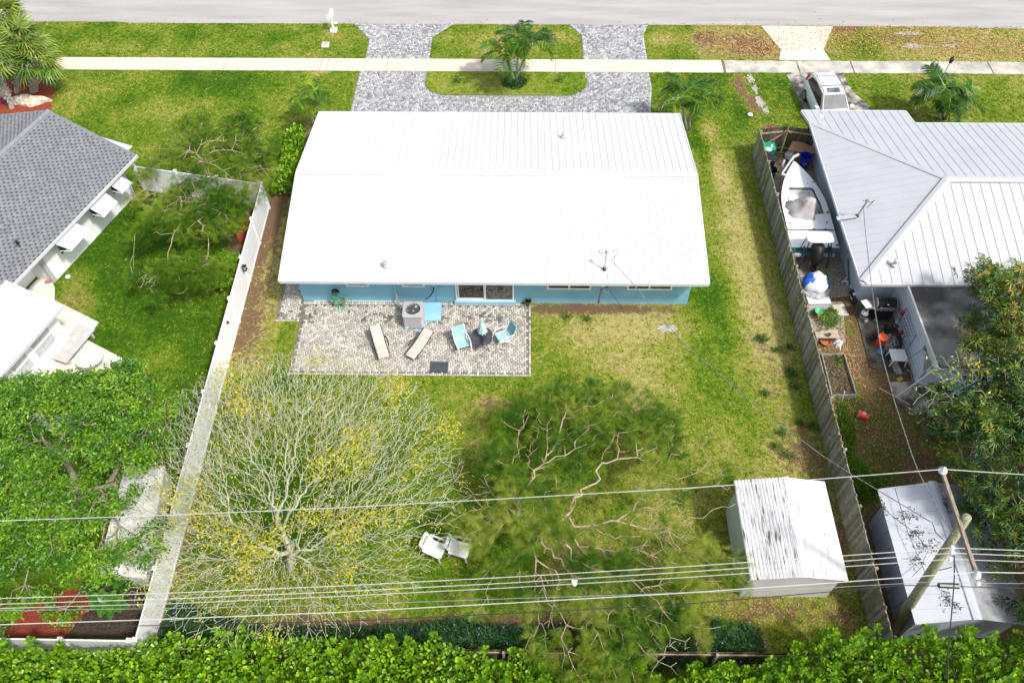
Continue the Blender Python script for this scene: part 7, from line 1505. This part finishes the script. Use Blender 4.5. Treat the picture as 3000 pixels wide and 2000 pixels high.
for i, (px, py, lb) in enumerate(((2398, 972, 'dry grey plant clump on the left end of the plank bench'), (2418, 968, 'dry grey plant clump in the middle of the plank bench'))):
    c = g(px, py, .55); r = rng(60+i); n = 60; pos = np.array([c.x, c.y, .56])+np.abs(r.normal(0, .06, (n, 3)))*[1, 1, 1.2]; V, F, rr = inst(*NARROW, pos, frames(r.normal(0, 1, (n, 3))+[0, 0, 1], r.uniform(0, 6, n)), r.uniform(.06, .14, n), r.random(n)); prop(link('dry_plant', mesh_np('dry_plant', V, F, rmat('dry_stalk', [(.12, .10, .07), (.30, .25, .18)], .9), {'rnd': rr})), lb, 'plant')
c = g(2419, 1000, .1); o = MB().lathe([(.16, 0), (.25, .12), (.27, .12), (.27, .16), (.22, .15), (.14, .05)], 18, c=(c.x, c.y, 0)).build('terracotta_bowl', clay); prop(o, 'wide terracotta bowl under the plank bench', 'bowl')
secs = []; c = g(2452, 1008)
for z_, s_ in ((0, 1), (.12, .8), (.22, .3)): secs.append([(c.x+s_*.26*math.cos(a)*(1+.3*math.sin(3*a)), c.y+s_*.3*math.sin(a)*(1+.3*math.cos(5*a)), z_+.03*math.sin(7*a)) for a in [j*6.283/18 for j in range(18)]])
o = MB().loft(secs).build('white_rag', mat('rag', (.66, .67, .68), (.42, .42, .43), .9, 9, bump=.8, bscale=18)); prop(o, 'crumpled white rag right of the terracotta bowl', 'rag')
# raised bed
RB = thing('raised_bed', 'narrow timber raised bed with seedlings and straw by the fence', 'planter', tuple(g(2458, 1100))); bp_ = [g(2408, 1038, .25), g(2473, 1036, .25), g(2509, 1156, .25), g(2437, 1158, .25)]; tim = mat('grey_timber', (.34, .31, .27), (.22, .20, .17), .9, 6)
for a, b in zip(bp_, bp_[1:]+bp_[:1]):
    d = (b-a).normalized(); mc = (a+b)/2; MB().box((mc.x, mc.y, .14), ((b-a).length+.03, .045, .28), math.atan2(d.y, d.x)).build('board', tim, RB, world=True)
MB().prism([((p_.x-cc0.x)*.97+cc0.x, (p_.y-cc0.y)*.97+cc0.y) for cc0 in [sum(bp_, Vector())/4] for p_ in bp_], 0, .12).build('soil', mat('bed_soil', (.16, .11, .07), (.04, .03, .02), .95, 10, bump=1), RB, world=True)
r = rng(70); n = 420; cen_ = sum(bp_, Vector())/4; pos = np.stack([cen_.x+r.uniform(-.5, .5, n), cen_.y+r.uniform(-1.3, 1.3, n), r.uniform(.12, .2, n)], 1); pos = pos[in_poly(pos[:, 0], pos[:, 1], [(p_.x, p_.y) for p_ in bp_])]; n = len(pos)
V, F, rr = inst(*NARROW, pos, frames(np.stack([r.normal(0, 1, n), r.normal(0, 1, n), r.uniform(-.1, .5, n)], 1), r.uniform(0, 6, n)), r.uniform(.08, .22, n), r.random(n)); prop(link('straw', mesh_np('straw', V, F, rmat('straw', [(.06, .12, .02), (.20, .15, .08), (.35, .27, .15)], .9), {'rnd': rr}), RB, world=True), kind='stuff')
for i, (px, py) in enumerate(((2453, 1045), (2458, 1060), (2450, 1075))):
    c = g(px, py, .2); n = 50; pos = np.array([c.x, c.y, .2])+r.normal(0, .10, (n, 3))*[1, 1, .6]; V, F, rr = inst(*RHOMB, pos, frames(r.normal(0, 1, (n, 3))+[0, 0, .6], r.uniform(0, 6, n)), r.uniform(.06, .13, n), r.random(n)); link('seedling', mesh_np('seedling', V, F, lf_green, {'rnd': rr}), RB, world=True)
MB().tube([g(2474, 1146, .9), g(2466, 1178, .0)], .02, 6); o = MB().tube([g(2474, 1146, .75), g(2466, 1176, .0)], .022, 6).build('stake', pvc); prop(o, 'thin white stake standing at the bottom edge of the raised bed', 'stake')
o = MB().tube([g(2577, 1137, .1), g(2667, 1186, .08)], .022, 6).build('bamboo_stick', mat('bamboo', (.62, .48, .26), None, .7)); prop(o, 'long tan bamboo stick across the cracked slab edge', 'stick')
r = rng(81); mb = MB()
for i in range(26): a = r.uniform(0, 1); p_ = g(2465+50*a+r.normal(0, 8), 1000+110*a+r.normal(0, 8)); mb.tube([p_+Vector((0, 0, .05)), p_+Vector((r.normal(0, .25), r.normal(-.3, .2), .05))], .008, 4)
prop(mb.build('straw_bundle', mat('dry_straw', (.55, .38, .2), None, .9)), 'scattered orange straw stalks right of the raised bed', 'straw', kind='stuff')
# red bucket with green inside on the grass
def bucket(label, px, py, m, h=.36, r_=.15, tilt=None, lid=None, ang=0, name='bucket'):
    c = g(px, py, h/2); T = thing(name, label, 'bucket', (c.x, c.y, 0), ang); b = MB().lathe([(r_*.82, 0), (r_, h), (r_*1.06, h), (r_*1.06, h-.03), (r_*.98, h-.04)] if lid else [(r_*.82, 0), (r_, h), (r_*1.06, h), (r_*.95, h-.01), (r_*.78, .03)], 18).build('body', m, T)
    if lid: MB().lathe([(r_*1.08, h+.001), (r_*1.08, h+.03), (r_*.9, h+.035)], 18).build('lid', lid, T)
    MB().tube([(r_*math.cos(t)*1.06, 0, h*.9+.0+r_*.6*math.sin(t)) for t in [k*math.pi/8 for k in range(9)]], .006, 4).build('handle', steel, T)
    if tilt: T.rotation_euler = tilt; T.location = (c.x, c.y, r_*.95)
    return T
redb = mat('orange_red_plastic', (.78, .06, .02), (.68, .05, .02), .4, 3)
T = bucket('red bucket lying on its side on the weedy ground', 2545, 1221, redb, .46, .17, (0, math.pi/2*.98, 2.6)); mk = MB()
for k in range(3): mk.box((-.165, -.03+.05*k-.02, .22), (.012, .02, .16))
mk.build('lettering', white_paint, T)
c = g(2518, 1216, .12); o = MB().tube([(c.x-.10, c.y+.05, .12), (c.x+.16, c.y-.06, .13)], [.17, .10], 14).build('green_cup', mat('green_cup', (.03, .42, .10), None, .45)); prop(o, 'green plastic cup stuck in the mouth of the red bucket', 'cup')
# barbecue
GR = thing('barbecue_grill', 'black and steel gas barbecue against the pale blue wall', 'grill', (g(2586, 905, .6).x, g(2586, 905, .6).y, .05), -.05)
MB().box((0, .0, .42), (.80, .50, .72)).build('cabinet', black, GR); MB().box((0, -.27, .80), (.86, .06, .12)).build('control_panel', steel, GR, bevel=.01)
q = MB(); q.loft([[(x_, -.27, .88), (x_, -.25, 1.02), (x_, -.12, 1.16), (x_, .08, 1.20), (x_, .26, 1.12), (x_, .28, .88)] for x_ in (-.42, .42)]); q.build('hood', mat('enamel_black', (.015, .015, .017), None, .15, coat=.6), GR)
for x_ in (-.435, .435): MB().loft([[(x_+d_, -.275, .88), (x_+d_, -.255, 1.03), (x_+d_, -.12, 1.175), (x_+d_, .08, 1.215), (x_+d_, .27, 1.13), (x_+d_, .285, .88)] for d_ in (-.012, .012)]).build('hood_end', steel, GR)
MB().tube([(-.34, -.33, 1.0), (.34, -.33, 1.0)], .018, 8).build('handle', steel, GR)
MB().lathe([(.04, 0), (.04, .015)], 12, c=(0.02, -.2, 1.09)).build('thermometer', white_paint, GR)
for s in (-1, 1): MB().box((s*.66, -.02, .84), (.40, .50, .04)).build('side_shelf', steel, GR)
for k in range(4): MB().box((-.3+k*.2, -.31, .80), (.05, .03, .05)).build('knob', black, GR)
for s in (-1, 1):
    for t in (-1, 1): q = MB().lathe([(.05, -.02), (.05, .02)], 10).build('caster', black, GR); q.location = (s*.35, t*.2, .05); q.rotation_euler = (0, math.pi/2, 0)
o = MB().box(tuple(g(2538, 890, .95)), (.30, .45, .03), .35).build('white_tray', white_paint); prop(o, 'white tray on the left shelf of the barbecue', 'tray')
tank = mat('propane_white', (.60, .62, .64), (.5, .52, .55), .4, 3)
def propane(label, px, py, s=1.0):
    c = g(px, py, .3*s); T = thing('propane_tank', label, 'gas cylinder', (c.x, c.y, .05), 0, 'white gas cylinders on the mossy slab')
    MB().lathe([(.10*s, 0), (.12*s, .03*s), (.15*s, .08*s), (.155*s, .28*s), (.12*s, .38*s), (.04*s, .41*s)], 18).build('tank', tank, T, smooth=True); MB().lathe([(.09*s, .40*s), (.10*s, .47*s), (.085*s, .47*s), (.08*s, .41*s)], 14).build('collar', tank, T); MB().lathe([(.03*s, .41*s), (.03*s, .45*s), (.045*s, .46*s)], 8).build('valve', mat('brass', (.4, .3, .1), None, .4, metal=.7), T); MB().lathe([(.158*s, .17*s), (.158*s, .24*s)], 18).build('label_band', black, T)
propane('white gas cylinder under the left shelf of the barbecue', 2533, 917, 1.15); propane('white gas cylinder at the foot of the wire rack', 2634, 945, 1.15); propane('small grey canister below the left gas cylinder', 2537, 941, .6)
# wire rack
a, b = g(2651, 915, 1.0), g(2697, 975, 1.0)
WR = thing('wire_rack', 'tall black wire shelving rack leaning at the pale wall', 'shelf', (17.05, 22.6, .05)); mb = MB()
for x_ in (-.24, .24):
    for y_ in (-.75, .75): MB().tube([(x_, y_, 0), (x_, y_, 1.5)], .016, 6).build('upright', black_metal, WR)
for z_ in (.25, .85, 1.45):
    s_ = MB()
    for k in range(9): s_.tube([(-.24, -.75+k*.1875, z_), (.24, -.75+k*.1875, z_)], .007, 4)
    for x_ in (-.24, -.12, 0, .12, .24): s_.tube([(x_, -.75, z_), (x_, .75, z_)], .008, 4)
    s_.build('wire_shelf', black_metal, WR)
for (y_, z_, lb) in ((-.2, .86, 'dark red jar on the middle shelf of the wire rack'), (.45, 1.46, 'dark red jar on the top shelf of the wire rack')):
    o = MB().lathe([(.08, 0), (.09, .15), (.06, .2)], 12, c=(17.0, 22.6+y_, z_+.06)).build('jar', mat('dark_red', (.20, .02, .02), None, .4)); prop(o, lb, 'jar')
bucket('orange lidded red bucket standing on the mossy slab', 2580, 1000, redb, .62, .21, None, mat('orange_lid', (.90, .14, .02), None, .4), 0)
c = g(2580, 1028, .1); o = MB().lathe([(.15, .0), (.17, .03), (.12, .05)], 14, c=(c.x, c.y, .06)).build('blue_disc', mat('sky_blue_plastic', (.02, .22, .60), None, .4)); prop(o, 'round sky blue lid in front of the orange lidded bucket', 'lid')
secs = []; c = g(2608, 1005, .2)
for z_, s_ in ((.05, 1), (.25, 1), (.45, .7), (.55, .2)): secs.append([(c.x+s_*.34*math.cos(a)*(1+.15*math.sin(5*a+z_*9)), c.y+s_*.42*math.sin(a)*(1+.12*math.cos(4*a)), z_+.04*math.sin(9*a)) for a in [j*6.283/26 for j in range(26)]])
o = MB().loft(secs).build('striped_bag', mat('striped_cloth', (.34, .31, .27), (.05, .045, .04), .9, 5, stretch=(6, 1, 2), lo=.45, hi=.55, bump=.8, bscale=14)); prop(o, 'brown and grey crumpled bag between the red bucket and white table', 'bag')
ST = thing('slatted_table', 'low white slatted table on the dark mossy slab', 'table', (g(2632, 1042, .45).x, g(2632, 1042, .45).y, .05), -.02)
for k in range(8): MB().box((0, -.29+k*.083, .45), (.66, .062, .025)).build('slat', vinyl, ST)
for s in (-1, 1):
    MB().box((s*.33, 0, .415), (.04, .62, .04)).build('rail', vinyl, ST)
    for t in (-1, 1): MB().tube([(s*.30, t*.28, .395), (s*.34, t*.30, 0)], .025, 4).build('leg', vinyl, ST)
c = g(2654, 1016, .1); o = MB().tube([(c.x+.15*math.cos(t), c.y+.15*math.sin(t), .10) for t in [k*6.283/20 for k in range(21)]], .022, 6).build('white_ring', vinyl); prop(o, 'white ring lying near the wire rack', 'ring')
c = g(2625, 1087); secs = []
o = MB().box((c.x, c.y+.15, .08), (.3, .75, .12), .12).build('folded_tarp', mat('tarp', (.36, .35, .32), (.14, .14, .13), .8, 7, bump=.7)); prop(o, 'grey folded tarp lying below the white slatted table', 'tarp')
o = bx('yellow_sponge', 'small yellow block at the foot of the folded tarp', 'block', 2636, 1110, .06, (.24, .18, .08), .5, mat('mustard', (.50, .36, .06), None, .8))
mb = MB().tube([g(2659, 1082, .3), g(2668, 1090, .45), g(2674, 1120, .0)], .02, 6); prop(mb.build('bent_pipe', steel), 'bent grey pipe below the white slatted table', 'pipe')
mb = MB().tube([(17.1, 21.25, .5), (17.3, 21.0, 1.75)], .015, 5).box((17.32, 20.98, 1.85), (.08, .16, .3)); prop(mb.build('long_brush', mat('teal_brush', (.05, .25, .32), (.2, .25, .25), .6, 4)), 'long handled teal brush leaning on the carport wall', 'brush')
for k, (px, py, s_, m_) in enumerate(((2570, 985, .3, black), (2556, 990, .2, black), (2600, 975, .25, black), (2640, 990, .22, mat('dark_red', (0, 0, 0))), (2650, 965, .2, steel), (2585, 957, .12, clay), (2563, 935, .16, steel))):
    c = g(px, py, .1); o = MB().box((c.x, c.y, .05+s_*.3), (s_*1.3, s_*.7, s_*.6), k*.7).build('odd_box', m_, bevel=.02); prop(o, ['black tool box left of the red bucket', 'smaller black case at the slab edge left of the red bucket', 'black case behind the red bucket', 'dark red tin in front of the wire rack', 'grey metal tin beside the lower wire rack', 'orange brown scrap behind the red bucket', 'steel tin under the barbecue'][k], 'box')
mb = MB().tube([g(2587, 972, .9), g(2583, 992, .1)], .015, 5); prop(mb.build('garden_fork', steel), 'thin grey fork handle standing behind the red bucket', 'tool')
# toys right of the carport corner
tb_ = [g(2753, 1112, .3), g(2790, 1106, .5), g(2812, 1145, .3), g(2768, 1155, .1)]
T = thing('play_board', 'yellow green play board with coloured shapes at the pale wall', 'toy', tuple(tb_[0])); MB().plate(tb_, .05).build('board', mat('lime_board', (.28, .32, .04), (.2, .25, .04), .6, 4), T, world=True); r = rng(5)
for k, cl_ in enumerate(((.7, .15, .05), (.1, .3, .65), (.7, .55, .1), (.1, .4, .5), (.6, .6, .6), (.7, .2, .1))):
    u_, v_ = .2+.3*(k % 3), .3+.4*(k//3); p_ = tb_[0]+(tb_[1]-tb_[0])*u_+(tb_[3]-tb_[0])*v_; MB().lathe([(.09, 0), (.09, .03), (.04, .05)], 10, c=(p_.x, p_.y, p_.z+.01)).build('toy_shape', mat(f'toy_paint_{k}', cl_, None, .5), T, world=True)
c = g(2832, 1155, .1); T = thing('paddling_pool', 'blue round plastic paddling pool under the mango branches', 'pool', (c.x, c.y, .04)); MB().lathe([(.45, 0), (.52, .25), (.60, .26), (.60, .22), (.50, .24), (.42, .04)], 24).build('rim', mat('pool_blue', (.02, .18, .50), (.02, .14, .42), .4, 3), T); MB().lathe([(.41, .03), (.41, .05)], 20).build('water', mat('pool_water', (.02, .10, .20), None, .05, spec=1), T)
MB().box((-.62, .05, .18), (.4, .25, .3), .4).build('slide', mat('pool_blue', ()), T)
yel = mat('yellow_frame', (.80, .55, .03), None, .45); T = thing('swing_frame', 'yellow tubular play frame under the dark mango tree', 'play frame', tuple(g(2760, 1300)))
for pts in ([(2748, 1275, 1.2), (2775, 1345, .1)], [(2785, 1272, 1.2), (2800, 1300, .9)], [(2758, 1298, 1.0), (2802, 1292, 1.0)], [(2752, 1318, .6), (2742, 1335, .0)]): MB().tube([g(*p_) for p_ in pts], .035, 6).build('tube', yel, T, world=True)
mb = MB().tube([g(2700, 1122, .05), g(2712, 1145, .05), g(2722, 1165, .05), g(2735, 1200, .05), g(2742, 1220, .05)], .03, 6); mb.tube([g(2705, 1135, .05), g(2720, 1160, .05), g(2745, 1150, .05), g(2740, 1125, .05)], .02, 5); prop(mb.build('black_hose', black), 'black hose looping over the cracked slab', 'hose')
o = bx('blue_scrap', 'small bright blue scrap in the shade of the mango tree', 'scrap', 2870, 1347, .1, (.25, .2, .05), .6, mat('sky_blue_plastic', (.02, .22, .6)))
# vines on the shed roof
r = rng(90); P = []
for px, py, n, rx_, ry_ in ((2590, 1475, 60, .05, .22), (2655, 1510, 60, .22, .12), (2690, 1560, 50, .2, .08), (2720, 1600, 70, .3, .15), (2690, 1640, 40, .15, .1), (2770, 1750, 50, .12, .22), (2795, 1775, 25, .1, .1), (2760, 1480, 60, .07, .25)):
    c = g(px, py, 2.5); P.append(np.stack([c.x+r.normal(0, rx_, n), c.y+r.normal(0, ry_, n), np.full(n, 2.40)+np.clip((c.x+0-13.35)/2*.34, 0, .34)*.6+r.uniform(-.02, .05, n)], 1))
P = np.concatenate(P); P[:, 2] = 2.33+np.clip(1-abs(P[:, 0]-15.3)/2, 0, 1)*.32+r.uniform(0, .05, len(P)); n = len(P)
V, F, rr = inst(*RHOMB, P, frames(np.stack([r.normal(0, 1, n), r.normal(0, 1, n), r.normal(0, .3, n)], 1), r.normal(0, .6, n)), r.uniform(.05, .12, n), r.random(n)); o = link('dry_vine', mesh_np('dry_vine', V, F, rmat('dry_vine', [(.03, .02, .02), (.08, .05, .05)], .9), {'rnd': rr})); prop(o, 'dark dried vine straggling over the silver shed roof', 'vine', kind='stuff')
mb = MB(); 
for pts in ([(2622, 1430), (2660, 1560), (2712, 1680)], [(2600, 1500), (2680, 1560), (2720, 1610), (2700, 1650)], [(2670, 1690), (2700, 1660)]): mb.tube([g(*p_, 2.66) for p_ in pts], .012, 4)
prop(mb.build('dry_vine', mat('vine_stem', (.06, .045, .04), None, .9)), 'thin dark vine stems hanging over the silver shed roof', 'vine')
# white fence speckles: fallen leaflets clinging
